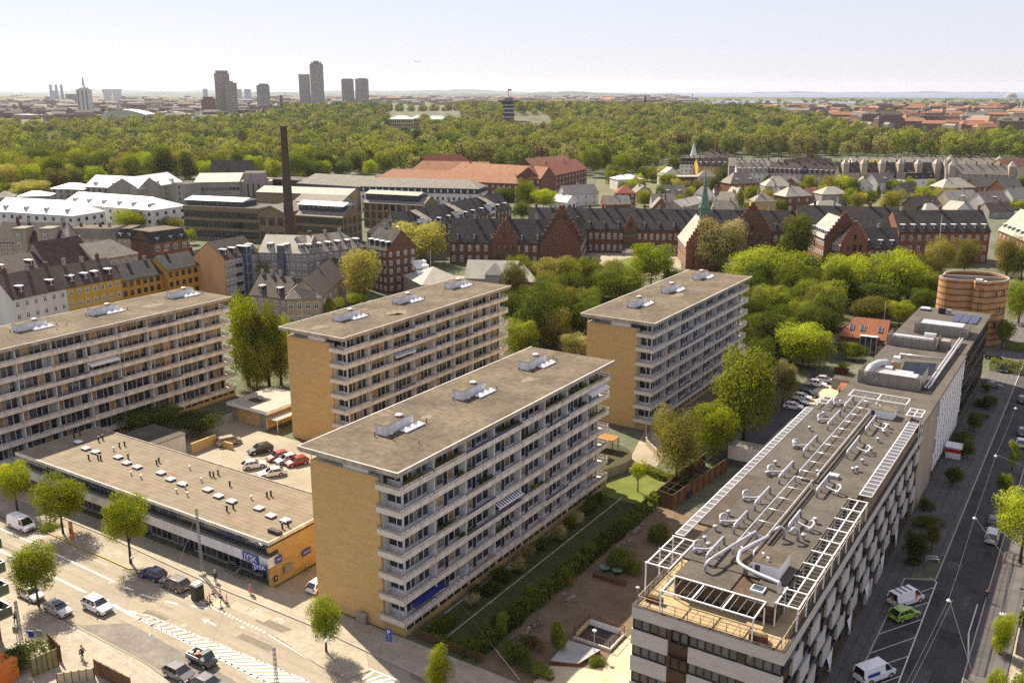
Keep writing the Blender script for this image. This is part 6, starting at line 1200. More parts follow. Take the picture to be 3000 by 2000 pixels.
# ================= trees =================
LEAF = {
 'bright': leafmat('leaf_bright', (0.274, 0.305, 0.028), (0.156, 0.199, 0.019)), 'mid': leafmat('leaf_mid', (0.176, 0.199, 0.031), (0.092, 0.119, 0.017)),
 'dark': leafmat('leaf_dark', (0.092, 0.112, 0.028), (0.052, 0.068, 0.017)), 'olive': leafmat('leaf_olive', (0.208, 0.187, 0.055), (0.130, 0.124, 0.034)),
 'pale': leafmat('leaf_pale', (0.324, 0.299, 0.092), (0.222, 0.213, 0.059)), 'copper': leafmat('leaf_copper', (0.098, 0.048, 0.039), (0.058, 0.027, 0.027)),
 'blossom': leafmat('leaf_blossom', (0.442, 0.374, 0.209), (0.156, 0.162, 0.039), .25), 'willow': leafmat('leaf_willow', (0.352, 0.311, 0.065), (0.234, 0.224, 0.039)), 'deep': leafmat('leaf_deep', (0.110, 0.143, 0.028), (0.064, 0.087, 0.017))}
def crown_arrays(n, seed, shape, leaf):
    g = np.random.default_rng(seed)
    if shape == 'cone': lob = [(0, 0, .12 + .8 * t, .42 * (1 - t) + .06) for t in np.linspace(0, 1, 9)]
    elif shape == 'tall': lob = [(g.normal(0, .12), g.normal(0, .12), z, g.uniform(.2, .28)) for z in np.linspace(.2, .82, 13)]
    elif shape == 'weep': lob = [(g.normal(0, .17), g.normal(0, .17), z, g.uniform(.14, .24)) for z in np.linspace(.2, .84, 20)]
    elif shape == 'bush': lob = [(g.normal(0, .2), g.normal(0, .2), g.uniform(.3, .6), g.uniform(.2, .32)) for _ in range(9)]
    else:
        lob = [(0, 0, .5, .36)]
        for i in range(21):
            a = i * 2.4 + g.uniform(-.5, .5); t = (i + .5) / 21; z = .2 + .66 * t; rr = .32 * math.sqrt(max(0.02, 1 - ((z - .45) / .55) ** 2)) * g.uniform(.6, 1.15)
            lob.append((rr * math.cos(a), rr * math.sin(a), z, g.uniform(.12, .25)))
    lob = np.array(lob); w = lob[:, 3] ** 2; idx = g.choice(len(lob), n, p=w / w.sum())
    d = g.normal(size=(n, 3)); d[:, 2] += .2; d /= np.linalg.norm(d, axis=1)[:, None]
    rad = lob[idx, 3] * (1 - .45 * g.random(n) ** 2.2) * (1 + g.normal(0, .08, n)) * (1 + .22 * (g.random(n) > .93)); c = lob[idx, :3] + d * rad[:, None] * np.array([1, 1, .9])
    if shape == 'weep': c[:, 2] -= g.random(n) ** 2 * .16
    nn = d + g.normal(size=(n, 3)) * .34; nn /= np.linalg.norm(nn, axis=1)[:, None]
    t = np.cross(nn, g.normal(size=(n, 3))); t /= np.linalg.norm(t, axis=1)[:, None]; bt = np.cross(nn, t)
    s = leaf * g.uniform(.6, 1.25, n)[:, None]; k = .55 if shape != 'weep' else .4
    v = np.stack([c - t * s, c - bt * s * k, c + t * s, c + bt * s * k], 1).reshape(-1, 3); v[:, 2] = np.maximum(v[:, 2], 0); v[:, 2] /= np.quantile(v[:, 2], .9985)
    return v
def quadmesh(name, v, m_, tint=None):
    n = len(v) // 4; me = bpy.data.meshes.new(name); me.vertices.add(len(v)); me.vertices.foreach_set('co', v.astype(np.float32).ravel())
    me.loops.add(4 * n); me.loops.foreach_set('vertex_index', np.arange(4 * n, dtype=np.int32)); me.polygons.add(n)
    me.polygons.foreach_set('loop_start', np.arange(0, 4 * n, 4, dtype=np.int32)); me.polygons.foreach_set('loop_total', np.full(n, 4, np.int32))
    if tint is not None: a = me.attributes.new('tint', 'FLOAT', 'FACE'); a.data.foreach_set('value', tint.astype(np.float32))
    me.materials.append(m_); me.update(); me.validate(); return me
CM = {}
def crown(shape, kind, lod, var):
    key = (shape, kind, lod, var)
    if key not in CM:
        n, lf = {0: (13000, .0175), 1: (3600, .031), 2: (900, .058)}[lod]
        if shape == 'weep': n = int(n * 1.2)
        CM[key] = quadmesh('crown', crown_arrays(n, hash((shape, var)) % 1000 if 0 else sum(map(ord, shape)) + 17 * var + lod, shape, lf), LEAF[kind])
    return CM[key]
tb = MB(); tb.smooth = True
tb.tube([(0, 0, -.02), (.006, 0, .25), (0, .01, .55), (.01, 0, .8)], .03, m_bark, n=7, r1=.008)
for a in range(6):
    c_, s_ = math.cos(a * 1.05), math.sin(a * 1.05); z0 = .3 + .06 * a; tb.tube([(0, 0, z0), (.1 * c_, .1 * s_, z0 + .13), (.2 * c_, .2 * s_, z0 + .22)], .014, m_bark, n=5, r1=.004)
TRUNK = tb.mesh('trunk'); NT = [0]; TREES = []
def put_tree(label, x, y, h, w, ch, kind, shape='round', name='tree', group=None, cat='tree', parts=True, lod=None):
    d = y * cP + (CAMH - h / 2) * sP; wp = w * FPX / d / 2.93; lod = lod if lod is not None else (0 if wp > 24 else 1 if wp > 9 else 2); NT[0] += 1; r = NT[0]; rz = (r * 2.39996) % 6.283
    if parts:
        T = thing(name, label, cat, (x, y, 0), rz, group)
        ob('trunk', TRUNK, T, sc=(max(h * .7, 2), max(h * .7, 2), h)); ob('crown', crown(shape, kind, lod, r % 4), T, (0, 0, h - ch), 0, (w, w, ch)); return T
    o = ob(name, crown(shape, kind, lod, r % 4), None, (x, y, h - ch), rz, (w, w, ch)); return tag(o, label, cat, group)
def tree(label, z, x0, x1, yt, yb, kind, shape='round', base=None, **k):
    "tree from its outline in the photo: left, right, top, foot of crown; base = foot of trunk"
    base = base if base is not None else yb; xc = (x0 + x1) / 2; B = Q(z, xc, base); x, y = G(*B); h = zat(y, Q(z, 0, yt)[1]); d = y * cP + (CAMH - h / 2) * sP
    w = (x1 - x0) / ZM[z][2] * d / FPX; zb = max(.1, zat(y, Q(z, 0, yb)[1])) if yb < base else .1 * h; return put_tree(label, x, y, h, w * 1.16, (h - zb) * 1.04, kind, shape, **k)
def shrub(label, u, v, w, h, kind='mid', name='shrub', group=None, z=0):
    o = ob(name, crown('bush', kind, 1, NT[0] % 4), None, (*XY(u, v), z - .12 * h), NT[0] * 1.7, (w, w, h * 1.3)); NT[0] += 1; return tag(o, label, name, group)
def hedge(label, p, q, w, h, kind='mid', name='hedge', dens=70, z0=0.0):
    d = Vector((q[0] - p[0], q[1] - p[1])); L_ = d.length; g = np.random.default_rng(int(L_ * 100) % 9999); n = int(L_ * (2 * h + w) * dens); c = np.zeros((n, 3)); nn = np.zeros((n, 3))
    r = g.random(n) * (2 * h + w); c[:, 0] = g.random(n) * L_; s1 = r < h; s2 = (r >= h) & (r < 2 * h); s3 = r >= 2 * h
    c[s1, 1] = -w / 2; c[s1, 2] = r[s1]; nn[s1, 1] = -1; c[s2, 1] = w / 2; c[s2, 2] = r[s2] - h; nn[s2, 1] = 1; c[s3, 1] = r[s3] - 2 * h - w / 2; c[s3, 2] = h; nn[s3, 2] = 1
    c += g.normal(0, .07, (n, 3)); c[:, 1] += .18 * np.sin(c[:, 0] * 1.3) ; c[:, 2] *= 1 + .1 * np.sin(c[:, 0] * 2.1); nn += g.normal(0, .6, (n, 3)); nn /= np.linalg.norm(nn, axis=1)[:, None]
    t = np.cross(nn, g.normal(size=(n, 3))); t /= np.linalg.norm(t, axis=1)[:, None]; bt = np.cross(nn, t); s = .17 * g.uniform(.6, 1.2, n)[:, None]
    v = np.stack([c - t * s, c - bt * s * .6, c + t * s, c + bt * s * .6], 1).reshape(-1, 3); v[:, 2] = np.maximum(v[:, 2], .02)
    o = ob(name, quadmesh(name, v, LEAF[kind]), None, (*XY(*p), z0), math.atan2(d.y, d.x) + GROT); return tag(o, label, name)
gS = 'young trees along the main street'
tree('street tree before the shaded far end of the shop', '1', 10, 300, 1025, 1345, 'bright', base=1480, group=gS)
tree('street tree standing on the bus platform near the orange post', '1', 335, 755, 1160, 1540, 'bright', base=1655, group=gS)
tree('street tree before the middle of the shop front', '1', 940, 1315, 1325, 1720, 'bright', base=1915, group=gS)
tree('sparse street tree leaning beside the parked silver cars', '5', 140, 530, 280, 680, 'bright', base=810, group=gS)
tree('street tree before the foot of the brick gable', '6', 612, 893, 722, 1090, 'bright', base=1205, group=gS)
tree('street tree at the bottom edge beside the garden hedge', '6', 1605, 1850, 1150, 1520, 'bright', 'tall', base=1640, group=gS)
gE = 'trees of the side street'
tree('large bright tree overhanging the side street from the right', '8', 2070, 2560, -180, 260, 'bright', base=440, group=gE)
tree('bushy yellow-green shrub tree by the right-hand courtyard', '8', 2040, 2240, 860, 1210, 'bright', 'tall', base=1225, group=gE)
tree('small tree at the bottom right corner of the photo', '8', 2000, 2170, 1360, 1650, 'bright', base=1720, group=gE)
tree('dark rounded tree by the office wall above the parking bays', '8', 1305, 1505, 160, 420, 'deep', base=440, group=gE)
tree('thin shaded tree standing on the paved corner', '8', 1490, 1605, 90, 290, 'olive', base=330, group=gE)
tree('dark bush tree below the red delivery box', '4', 1680, 1805, 1080, 1230, 'dark', base=1250, group=gE)
tree('slim shaded tree beside the red delivery box', '4', 1812, 1912, 840, 990, 'deep', base=1015, group=gE)
tree('half-sunlit slim tree on the right kerb of the side street', '4', 2195, 2300, 855, 1060, 'mid', 'tall', base=1110, group=gE)
tree('small sunlit-topped tree left of the large overhanging tree', '4', 2105, 2240, 1135, 1300, 'mid', base=1340, group=gE)
tree('row tree in the shade by the far facade', '4', 1850, 1990, 600, 760, 'dark', base=780, group=gE)
tree('shaded tree by the glassy facade farther up the side street', '4', 1990, 2120, 470, 560, 'dark', base=590, group=gE)
gY = 'trees of the yard between slabs and offices'
tree('drooping birch beside the curved ramp', '3', 1478, 1932, 565, 1130, 'olive', 'weep', base=1195, group=gY)
tree('bright rounded maple right of the drooping birch', '3', 1838, 2212, 538, 960, 'bright', base=1010, group=gY)
tree('big spreading green tree between the far slab and the office', '3', 2005, 2560, 55, 800, 'mid', base=900, group=gY)
tree('white-flowering tree behind the parked white cars', '4', 150, 385, 150, 500, 'blossom', base=560, group=gY)
tree('wispy staked sapling on the sunny lawn', '3', 1310, 1445, 1015, 1190, 'bright', base=1295, group=gY)
tree('tall dark tree filling the gap behind the spreading green tree', '4', -60, 170, -40, 420, 'deep', base=520, group=gY)
gL = 'tall trees by the end of the left slab'
tree('tall leafy tree touching the end of the left slab', 'w', 530, 614, 672, 880, 'bright', 'round', base=886, group=gL)
tree('tall leafy tree close behind the brick gable', 'w', 580, 658, 690, 882, 'mid', 'round', base=888, group=gL)
tree('half-hidden tall tree at the brick gable edge', 'w', 612, 680, 718, 880, 'bright', 'round', base=884, group=gL)
tree('low dark tree beyond the parking lot pavilion', 'w', 552, 632, 775, 890, 'mid', base=902, group=gL)
tree('spreading dark shrub tree along the left slab base', '1', 1130, 1505, 530, 730, 'dark', 'bush', base=760, group=gL)
tree('dark shrub tree inside the brick yard wall', '1', 1530, 1935, 590, 790, 'dark', 'bush', base=805, group=gL)
gM = 'park trees between the two middle slabs'
E_ = [(1222, 1582, 688, 1060, 1095, 'deep', 'round', 'biggest dark green tree between the two middle slabs'), (1325, 1640, 478, 690, 770, 'olive', 'round', 'brownish dome tree behind the grey institute pavilion'), (1105, 1365, 905, 1160, 1185, 'mid', 'round', 'rounded tree hugging the right end of the middle slab'),
 (1575, 1725, 775, 1000, 1020, 'mid', 'round', 'narrow green tree against the far slab brick end'), (1500, 1708, 1000, 1150, 1185, 'blossom', 'round', 'pale-flowering tree at the corner of the far slab'), (1735, 2100, 560, 780, 840, 'mid', 'round', 'spreading tree with bright crown behind the far slab roof'),
 (1965, 2300, 385, 640, 700, 'bright', 'round', 'tallest bright tree before the hospital lawn'), (1830, 2060, 545, 720, 770, 'mid', 'round', 'middle tree of the clump before the hospital lawn'), (1590, 1760, 700, 820, 860, 'bright', 'bush', 'low sunny bushes behind the far slab corner'), (2200, 2352, 560, 680, 730, 'mid', 'round', 'tree left of the far slab lift housings')]
for (x0, x1, yt, yb, bs, kd, sh, lab) in E_: tree(lab, 'e', x0, x1, yt, yb, kd, sh, base=bs, group=gM)
gQ = 'park trees between the hospital and the round tower'
F_ = [(75, 445, 208, 550, 578, 'blossom', 'round', 'great flowering chestnut before the brick church'), (640, 905, 183, 530, 585, 'mid', 'tall', 'tall column-like green tree before the stepped gables'), (290, 860, 412, 700, 745, 'bright', 'round', 'broad yellow-green tree right of the far slab roof'),
 (465, 745, 675, 920, 985, 'mid', 'round', 'green tree close to the balconies of the far slab'), (735, 1125, 638, 900, 965, 'mid', 'round', 'broad mid-green tree in the middle of the grove'), (925, 1295, 448, 760, 805, 'bright', 'round', 'bright-topped tree below the porch wing gable'), (1285, 1655, 433, 760, 825, 'bright', 'round', 'bright-topped tree left of the twin birches'),
 (1638, 1845, 340, 630, 655, 'olive', 'weep', 'grey-green drooping birch left of its twin'), (1838, 2035, 338, 560, 595, 'olive', 'weep', 'grey-green drooping birch right of its twin'), (2122, 2335, 333, 590, 615, 'olive', 'weep', 'drooping birch at the hospital end wing'), (2240, 2420, 400, 600, 640, 'dark', 'round', 'dark tree at the right photo edge behind the birch'),
 (628, 1022, 940, 1190, 1235, 'bright', 'round', 'sunlit yellow-green tree left of the orange pantile house'), (1395, 1585, 778, 910, 945, 'bright', 'round', 'small vivid tree behind the flagpole'), (1120, 1405, 755, 900, 935, 'olive', 'bush', 'brownish low tree above the orange pantile house'), (1685, 1805, 595, 800, 855, 'mid', 'tall', 'upright tree left of the round tower'),
 (1080, 1260, 1070, 1170, 1185, 'mid', 'bush', 'bush at the porch of the orange pantile house'), (430, 700, 850, 1120, 1180, 'dark', 'round', 'dark tree in the shade of the far slab'), (755, 1010, 865, 1020, 1085, 'deep', 'round', 'deep green tree behind the sunlit yellow-green one'), (2205, 2420, 625, 900, 935, 'bright', 'round', 'bright tree right of the round tower'),
 (1560, 1730, 690, 850, 900, 'deep', 'round', 'dark green tree in the shade left of the round tower'), (1150, 1500, 640, 800, 860, 'deep', 'round', 'deep green tree at the heart of the grove'), (2130, 2260, 900, 1080, 1110, 'mid', 'bush', 'clipped shrub at the foot of the round tower')]
for (x0, x1, yt, yb, bs, kd, sh, lab) in F_: tree(lab, 'f', x0, x1, yt, yb, kd, sh, base=bs, group=gQ)
rg = random.Random(4); gG = 'trees filling the shaded grove'
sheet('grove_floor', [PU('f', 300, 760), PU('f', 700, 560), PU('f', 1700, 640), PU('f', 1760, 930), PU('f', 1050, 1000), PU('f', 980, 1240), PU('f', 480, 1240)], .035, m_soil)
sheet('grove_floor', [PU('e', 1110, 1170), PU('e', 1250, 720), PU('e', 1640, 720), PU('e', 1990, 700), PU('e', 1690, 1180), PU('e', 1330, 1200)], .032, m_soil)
gc = 0
for _ in range(400):
    zf = rg.random(); X_, Y_ = (rg.uniform(430, 1700), rg.uniform(720, 1180)) if zf < .72 else (rg.uniform(1180, 1950), rg.uniform(720, 1120)); Zm = 'f' if zf < .72 else 'e'
    if Zm == 'f' and (X_ > 1010 and Y_ > 850 or Y_ > 1240 - (X_ - 430) * .2 or Y_ < 560 + abs(X_ - 1000) * .08): continue
    if Zm == 'e' and (Y_ > 1180 - abs(X_ - 1450) * .6 or X_ > 1690 and Y_ > 830 - (X_ - 1690) * .4): continue
    x, y = P(Zm, X_, Y_)
    if any(math.hypot(x - q_[0], y - q_[1]) < 6.5 for q_ in TREES): continue
    TREES.append((x, y)); h = rg.uniform(9, 14.5); kd = rg.choice(['mid', 'deep', 'deep', 'dark', 'mid', 'olive']); gc += 1
    put_tree({'mid': 'mid-green', 'deep': 'deep green', 'dark': 'dark green', 'olive': 'olive'}[kd] + ' filler tree of the shaded grove ' + ('right of the far slab' if Zm == 'f' else 'between the middle slabs'), x, y, h, rg.uniform(8, 11.5), h * .92, kd, 'round', group=gG, name='grove_tree')
    if gc > 55: break
gK = 'trees among the tenements and factory halls'
D_ = [('e', 342, 738, 232, 500, 525, 'pale', 'round', 'huge pale dome tree left of the brick hospital'), ('e', 315, 445, 415, 600, 705, 'pale', 'tall', 'thin pale tree on the boulevard corner'), ('e', 20, 305, 422, 740, 805, 'pale', 'tall', 'tall pale tree behind the middle slab'), ('e', 35, 195, 722, 800, 835, 'bright', 'bush', 'low bright tree at the left of the middle slab roof'),
 ('d', 1738, 2045, 410, 660, 725, 'mid', 'round', 'round courtyard tree between the grey tenement wings'), ('d', 1112, 1395, 533, 700, 765, 'bright', 'round', 'round tree before the ochre row house'), ('d', 798, 1038, 143, 280, 302, 'bright', 'round', 'round bright tree before the white-roofed rows'), ('d', 1078, 1272, 203, 290, 305, 'olive', 'bush', 'brownish thicket left of the factory hall'),
 ('d', 1458, 1528, 222, 322, 335, 'mid', 'cone', 'small cone-shaped tree before the factory hall'), ('d', 1638, 1800, 203, 330, 348, 'pale', 'round', 'feathery pale tree before the factory front, left of two'), ('d', 1780, 1922, 235, 330, 348, 'pale', 'round', 'feathery pale tree before the factory front, right of two'), ('d', 1945, 2012, 268, 328, 340, 'bright', 'cone', 'small cone-shaped tree at the chimney foot'),
 ('d', 1252, 1362, 283, 380, 392, 'bright', 'round', 'small bright tree right of the red brick house'), ('a', 1762, 1892, 942, 1045, 1058, 'olive', 'round', 'round olive tree between factory hall and long shed'), ('e', 217, 332, 132, 255, 268, 'bright', 'round', 'bright tree before the rear factory hall'), ('e', 448, 508, 88, 150, 165, 'bright', 'round', 'small bright tree by the black-roofed block'),
 ('e', 1052, 1202, -5, 120, 155, 'mid', 'round', 'tree beside the far end of the black-roofed block'), ('e', 1198, 1345, -65, 120, 165, 'mid', 'round', 'tallest of the trees behind the hospital front wing'), ('e', 1178, 1312, 85, 215, 235, 'deep', 'round', 'dark tree just behind the hospital front wing'), ('e', 1298, 1492, 8, 130, 175, 'bright', 'round', 'round bright tree over the left hospital roof'),
 ('d', 2152, 2315, 752, 870, 905, 'bright', 'bush', 'bright tree before the stone corner house'), ('a', 1385, 1470, 938, 985, 1000, 'bright', 'round', 'small tree against the grey office front'), ('a', -20, 95, 895, 985, 1000, 'bright', 'round', 'tree at the left edge before the park'), ('a', 90, 345, 892, 985, 1000, 'pale', 'round', 'broad pale tree left of the white hip-roofed house'),
 ('a', 390, 545, 940, 985, 995, 'pale', 'bush', 'pale low tree before the white-roofed row'), ('d', 1560, 1700, 745, 830, 850, 'olive', 'bush', 'roof-high scrub at the end of the left slab'), ('b', 405, 415, 770, 800, 812, 'mid', 'cone', 'tiny cone tree beside the orange-tiled wings')]
for (z, x0, x1, yt, yb, bs, kd, sh, lab) in D_: tree(lab, z, x0, x1, yt, yb, kd, sh, base=bs, group=gK)
# garden trees between the villas, named after the nearest villa
VT = [('v', q_) for q_ in ((75, 285, 738, 950, 'bright'), (750, 905, 688, 800, 'bright'), (1068, 1262, 618, 725, 'bright'), (1212, 1465, 358, 640, 'deep'), (345, 650, 500, 700, 'mid'), (1228, 1362, 700, 790, 'bright'), (1418, 1560, 670, 980, 'mid'), (1388, 1455, 735, 925, 'copper'), (1558, 1755, 688, 880, 'olive'), (1758, 1835, 645, 785, 'dark'), (1985, 2145, 878, 1000, 'pale'), (2188, 2360, 522, 640, 'mid'),
   (1695, 1855, 455, 600, 'dark'), (1795, 1935, 530, 690, 'bright'), (608, 752, 798, 965, 'bright'), (1032, 1172, 378, 490, 'olive'), (78, 362, 408, 610, 'mid'), (478, 705, 275, 480, 'dark'), (952, 1032, 625, 705, 'dark'), (1538, 1665, 915, 1000, 'bright'), (0, 165, 508, 700, 'bright'), (1010, 1150, 870, 990, 'olive'), (760, 880, 880, 1000, 'bright'))]
VT += [('c', q_) for q_ in ((1218, 1362, 742, 905, 'pale'), (1362, 1512, 952, 1090, 'willow'), (1398, 1532, 882, 970, 'mid'), (1008, 1182, 855, 985, 'bright'), (828, 935, 865, 965, 'bright'), (1228, 1335, 955, 1065, 'mid'), (1325, 1362, 915, 1010, 'dark'), (1538, 1645, 975, 1095, 'olive'), (1608, 1785, 928, 1005, 'bright'), (1698, 1805, 798, 905, 'copper'), (1798, 1895, 802, 885, 'dark'), (1998, 2125, 808, 905, 'mid'), (2152, 2305, 815, 905, 'deep'),
   (1785, 1875, 1035, 1100, 'bright'), (1948, 2055, 1062, 1105, 'bright'), (2208, 2258, 1035, 1105, 'dark'), (955, 1025, 858, 925, 'dark'), (735, 825, 850, 915, 'mid'), (885, 955, 975, 1060, 'bright'), (638, 725, 1028, 1095, 'mid'), (748, 835, 1028, 1085, 'bright'), (1148, 1235, 975, 1095, 'olive'), (2252, 2360, 1025, 1085, 'bright'), (438, 525, 928, 1035, 'mid'), (1500, 1560, 1020, 1085, 'mid'), (1880, 1960, 890, 960, 'bright'), (2150, 2230, 960, 1030, 'mid'), (1170, 1230, 930, 990, 'mid'))]
VN = []
for v_ in V:
    s_ = v_[-1]
    for cut in (' with', ' left', ' right', ' below', ' beside', ' behind', ' near', ' in ', ' between', ' directly', ' over', ' at ', ' among', ' before', ' above', ' peeping', ' just', ' cut'): s_ = s_.split(cut)[0]
    a, c_ = Q(*v_[0]), Q(*v_[1]); VN.append(((a[0] + c_[0]) / 2, (a[1] + c_[1]) / 2, s_))
NV0 = len(VT)
def clearv(x, y): return all(math.hypot(x - hx, y - hy) > hr_ for (hx, hy, hr_) in VPOS)
VPOS = []
for v_ in V: a, c_ = P(*v_[0], v_[2]), P(*v_[1], v_[2]); L0 = math.dist(a, c_); n_ = Vector((-(c_[1] - a[1]), c_[0] - a[0])).normalized() * v_[4] / 2; VPOS.append(((a[0] + c_[0]) / 2 + n_.x, (a[1] + c_[1]) / 2 + n_.y, max(L0, v_[4]) * .55 + 2.5))
rv = random.Random(12)
for _ in range(2500):
    if len(VT) - NV0 >= 98: break
    X_, Y_ = rv.uniform(-560, 2352), rv.uniform(850, 1110)
    if Y_ > 1105 - max(0, -X_) * .03: continue
    x, y = P('c', X_, Y_)
    if not clearv(x, y): continue
    VPOS.append((x, y, 5)); hh = rv.uniform(8, 13.5); d = y * cP + CAMH * sP; r_ = rv.uniform(2.8, 4.4) * FPX / d * 2.352; VT.append(('c', (X_ - r_, X_ + r_, Y_ - hh * FPX / d * 2.352 * .93, Y_ - 6, rv.choice(['bright', 'mid', 'mid', 'deep', 'olive', 'bright', 'pale', 'dark']))))
sheet('gardens', [PU('c', -580, 870), PU('c', 2500, 850), PU('c', 2500, 1130), PU('c', -700, 1130)], .02, mat('garden_green', (.1, .115, .035), col2=(.15, .135, .1), scale=.09, rough=1))
CN = {'bright': 'bright yellow-green', 'mid': 'mid-green', 'dark': 'dark green', 'deep': 'deep green', 'olive': 'olive', 'pale': 'pale green', 'copper': 'purple-brown', 'willow': 'yellow drooping', 'blossom': 'flowering'}
seen = set()
for (z, (x0, x1, yt, yb, kd)) in VT:
    cx, cy_ = Q(z, (x0 + x1) / 2, (yt + yb) / 2); best = sorted(VN, key=lambda n_: math.hypot(n_[0] - cx, (n_[1] - cy_) * 1.5))
    lab = None
    for sz in ('', 'small ' if (x1 - x0) / ZM[z][2] < 36 else 'large ', 'squat ' if yb - yt < x1 - x0 else 'tall ', 'rounded ', 'ragged ', 'dense '):
        for n_ in best[:3]:
            dx, dy = cx - n_[0], cy_ - n_[1]; rel = ('right of' if dx > 0 else 'left of') if abs(dx) > 1.2 * abs(dy) else ('in front of' if dy > 0 else 'behind')
            lab = f"{sz}{CN[kd]} garden tree {rel} the {n_[2]}"
            if lab not in seen: break
        if lab not in seen: break
    seen.add(lab)
    tree(lab, z, x0, x1, yt, yb, kd, 'weep' if kd == 'willow' else ('cone' if (yb - yt) > 2 * (x1 - x0) else 'round'), base=yb + 8, name='garden_tree', group='garden trees between the villas')
# ---- the wooded park: the trees that show largest one by one, the rest as one mass
FRONT = [(-30, 452), (130, 446), (200, 432), (420, 428), (520, 424), (620, 424), (720, 422), (830, 414), (940, 400), (1060, 392), (1290, 400), (1350, 410), (1420, 412), (1500, 395), (1530, 368), (1600, 360), (1850, 364), (2000, 362), (2380, 366)]
BACK = [(-30, 302), (60, 304), (250, 298), (480, 296), (600, 288), (650, 276), (700, 262), (760, 262), (860, 264), (1000, 262), (1300, 262), (1500, 266), (1620, 270), (1750, 278), (1850, 290), (1930, 306), (2000, 322), (2120, 330), (2380, 330)]
rt = random.Random(33); fc = []; D = 600.0
CLEAR = [(Q('b', 310, 0)[0] * .784, Q('b', 570, 0)[0] * .784, 268, 330), (Q('b', 570, 0)[0] * .784, Q('b', 840, 0)[0] * .784, 268, 300), (Q('b', 1110, 0)[0] * .784, Q('b', 1460, 0)[0] * .784, 284, 314), (Q('b', 1575, 0)[0] * .784, Q('b', 1700, 0)[0] * .784, 312, 322)]
def hill(x, y): return 19 * math.exp(-(((x - 0) / 900) ** 2 + ((y - 2050) / 420) ** 2))
while D < 2700:
    sp = 16.5 if D < 1300 else 17 * (D / 1300) ** .9; x = -.62 * D
    while x < .62 * D:
        xx, yy = x + rt.uniform(-4, 4), D + rt.uniform(-4, 4); x += sp; z = hill(xx, yy); d = yy * cP + (CAMH - z) * sP
        wx = (1500 + FPX * xx / d) * .784; wy = (1000 - FPX * (yy * sP + (z - CAMH) * cP) / d) * .784; wy0 = wy + (0 if z < 1 else z / d * FPX * .784)
        if wx < -25 or wx > 2380 or wy0 > inter(FRONT, wx) or wy0 < inter(BACK, wx): continue
        if any(a < wx < b_ and c_ < wy0 < d_ for (a, b_, c_, d_) in CLEAR): continue
        h = rt.uniform(10, 24) * (1.12 if rt.random() < .1 else 1); fc.append((yy, xx, z, h, rt.uniform(.8, 1.15) * (5 + h * .68), rt.choices(['mid', 'bright', 'olive', 'deep', 'dark', 'pale', 'copper'], [30, 24, 17, 14, 7, 9, 2])[0], rt.random(), wx))
    D += sp * .92
m_grass_far = MATS.get('lawn_green')
b = MB(); hn = 24
def hp(i, j): x, y = -1800 + 3600 * i / hn, 1250 + 1600 * j / hn; return (x, y, hill(x, y) - .4)
for i in range(hn):
    for j in range(hn): b.face([hp(i, j), hp(i + 1, j), hp(i + 1, j + 1), hp(i, j + 1)], m_farg)
o = ob('hill', b); o['kind'] = 'structure'
fc.sort(key=lambda t: -(t[4] / t[0])); KN = {'mid': 'rounded mid-green park tree', 'bright': 'bright yellow-green park tree', 'olive': 'dull olive park tree', 'deep': 'deep green park tree', 'dark': 'dark conifer-like park tree', 'pale': 'pale soft-crowned park tree', 'copper': 'purple copper beech of the park'}
fc.sort(key=lambda t: t[0]); near, rest = [], []
def skip_front(t): return False
NIND = 120
near, rest = fc[:NIND], fc[NIND:]
for (y, x, z, h, w, kd, r_, wx) in near:
    put_tree(KN[kd] + ' at the near edge of the wooded park', x, y, h, w, h * .86, kd, 'round' if r_ < .75 else 'tall', name='park_tree', group='trees along the near edge of the wooded park', parts=False)
# mass
proto = [crown_arrays(n_, 50 + i, 'round' if i % 3 else 'tall', lf) for i, (n_, lf) in enumerate([(560, .066)] * 4)]; protoF = [crown_arrays(210, 80 + i, 'round', .11) for i in range(4)]
mtl = LEAF_F = bpy.data.materials.new('park_foliage'); mtl.use_nodes = True; N_ = mtl.node_tree.nodes; K_ = mtl.node_tree.links; N_.remove(N_['Principled BSDF'])
at = N_.new('ShaderNodeAttribute'); at.attribute_name = 'tint'; rp = N_.new('ShaderNodeValToRGB'); rp.color_ramp.interpolation = 'LINEAR'
cols = [(0, (0.064, 0.087, 0.023)), (.2, (0.104, 0.138, 0.027)), (.45, (0.162, 0.187, 0.031)), (.68, (0.246, 0.274, 0.031)), (.85, (0.208, 0.187, 0.055)), (.96, (0.312, 0.293, 0.092)), (1, (0.092, 0.045, 0.039))]
rp.color_ramp.elements[0].color = (*cols[0][1], 1); rp.color_ramp.elements[1].color = (*cols[-1][1], 1)
for p_, c_ in cols[1:-1]: e_ = rp.color_ramp.elements.new(p_); e_.color = (*c_, 1)
K_.new(at.outputs['Fac'], rp.inputs['Fac']); df = N_.new('ShaderNodeBsdfDiffuse'); tr = N_.new('ShaderNodeBsdfTranslucent'); mxs = N_.new('ShaderNodeMixShader'); mxs.inputs[0].default_value = .35
K_.new(rp.outputs[0], df.inputs[0]); K_.new(rp.outputs[0], tr.inputs[0]); K_.new(df.outputs[0], mxs.inputs[1]); K_.new(tr.outputs[0], mxs.inputs[2]); K_.new(mxs.outputs[0], N_['Material Output'].inputs['Surface'])
TV = {'dark': .03, 'deep': .2, 'mid': .45, 'bright': .68, 'olive': .84, 'pale': .95, 'copper': 1.0}
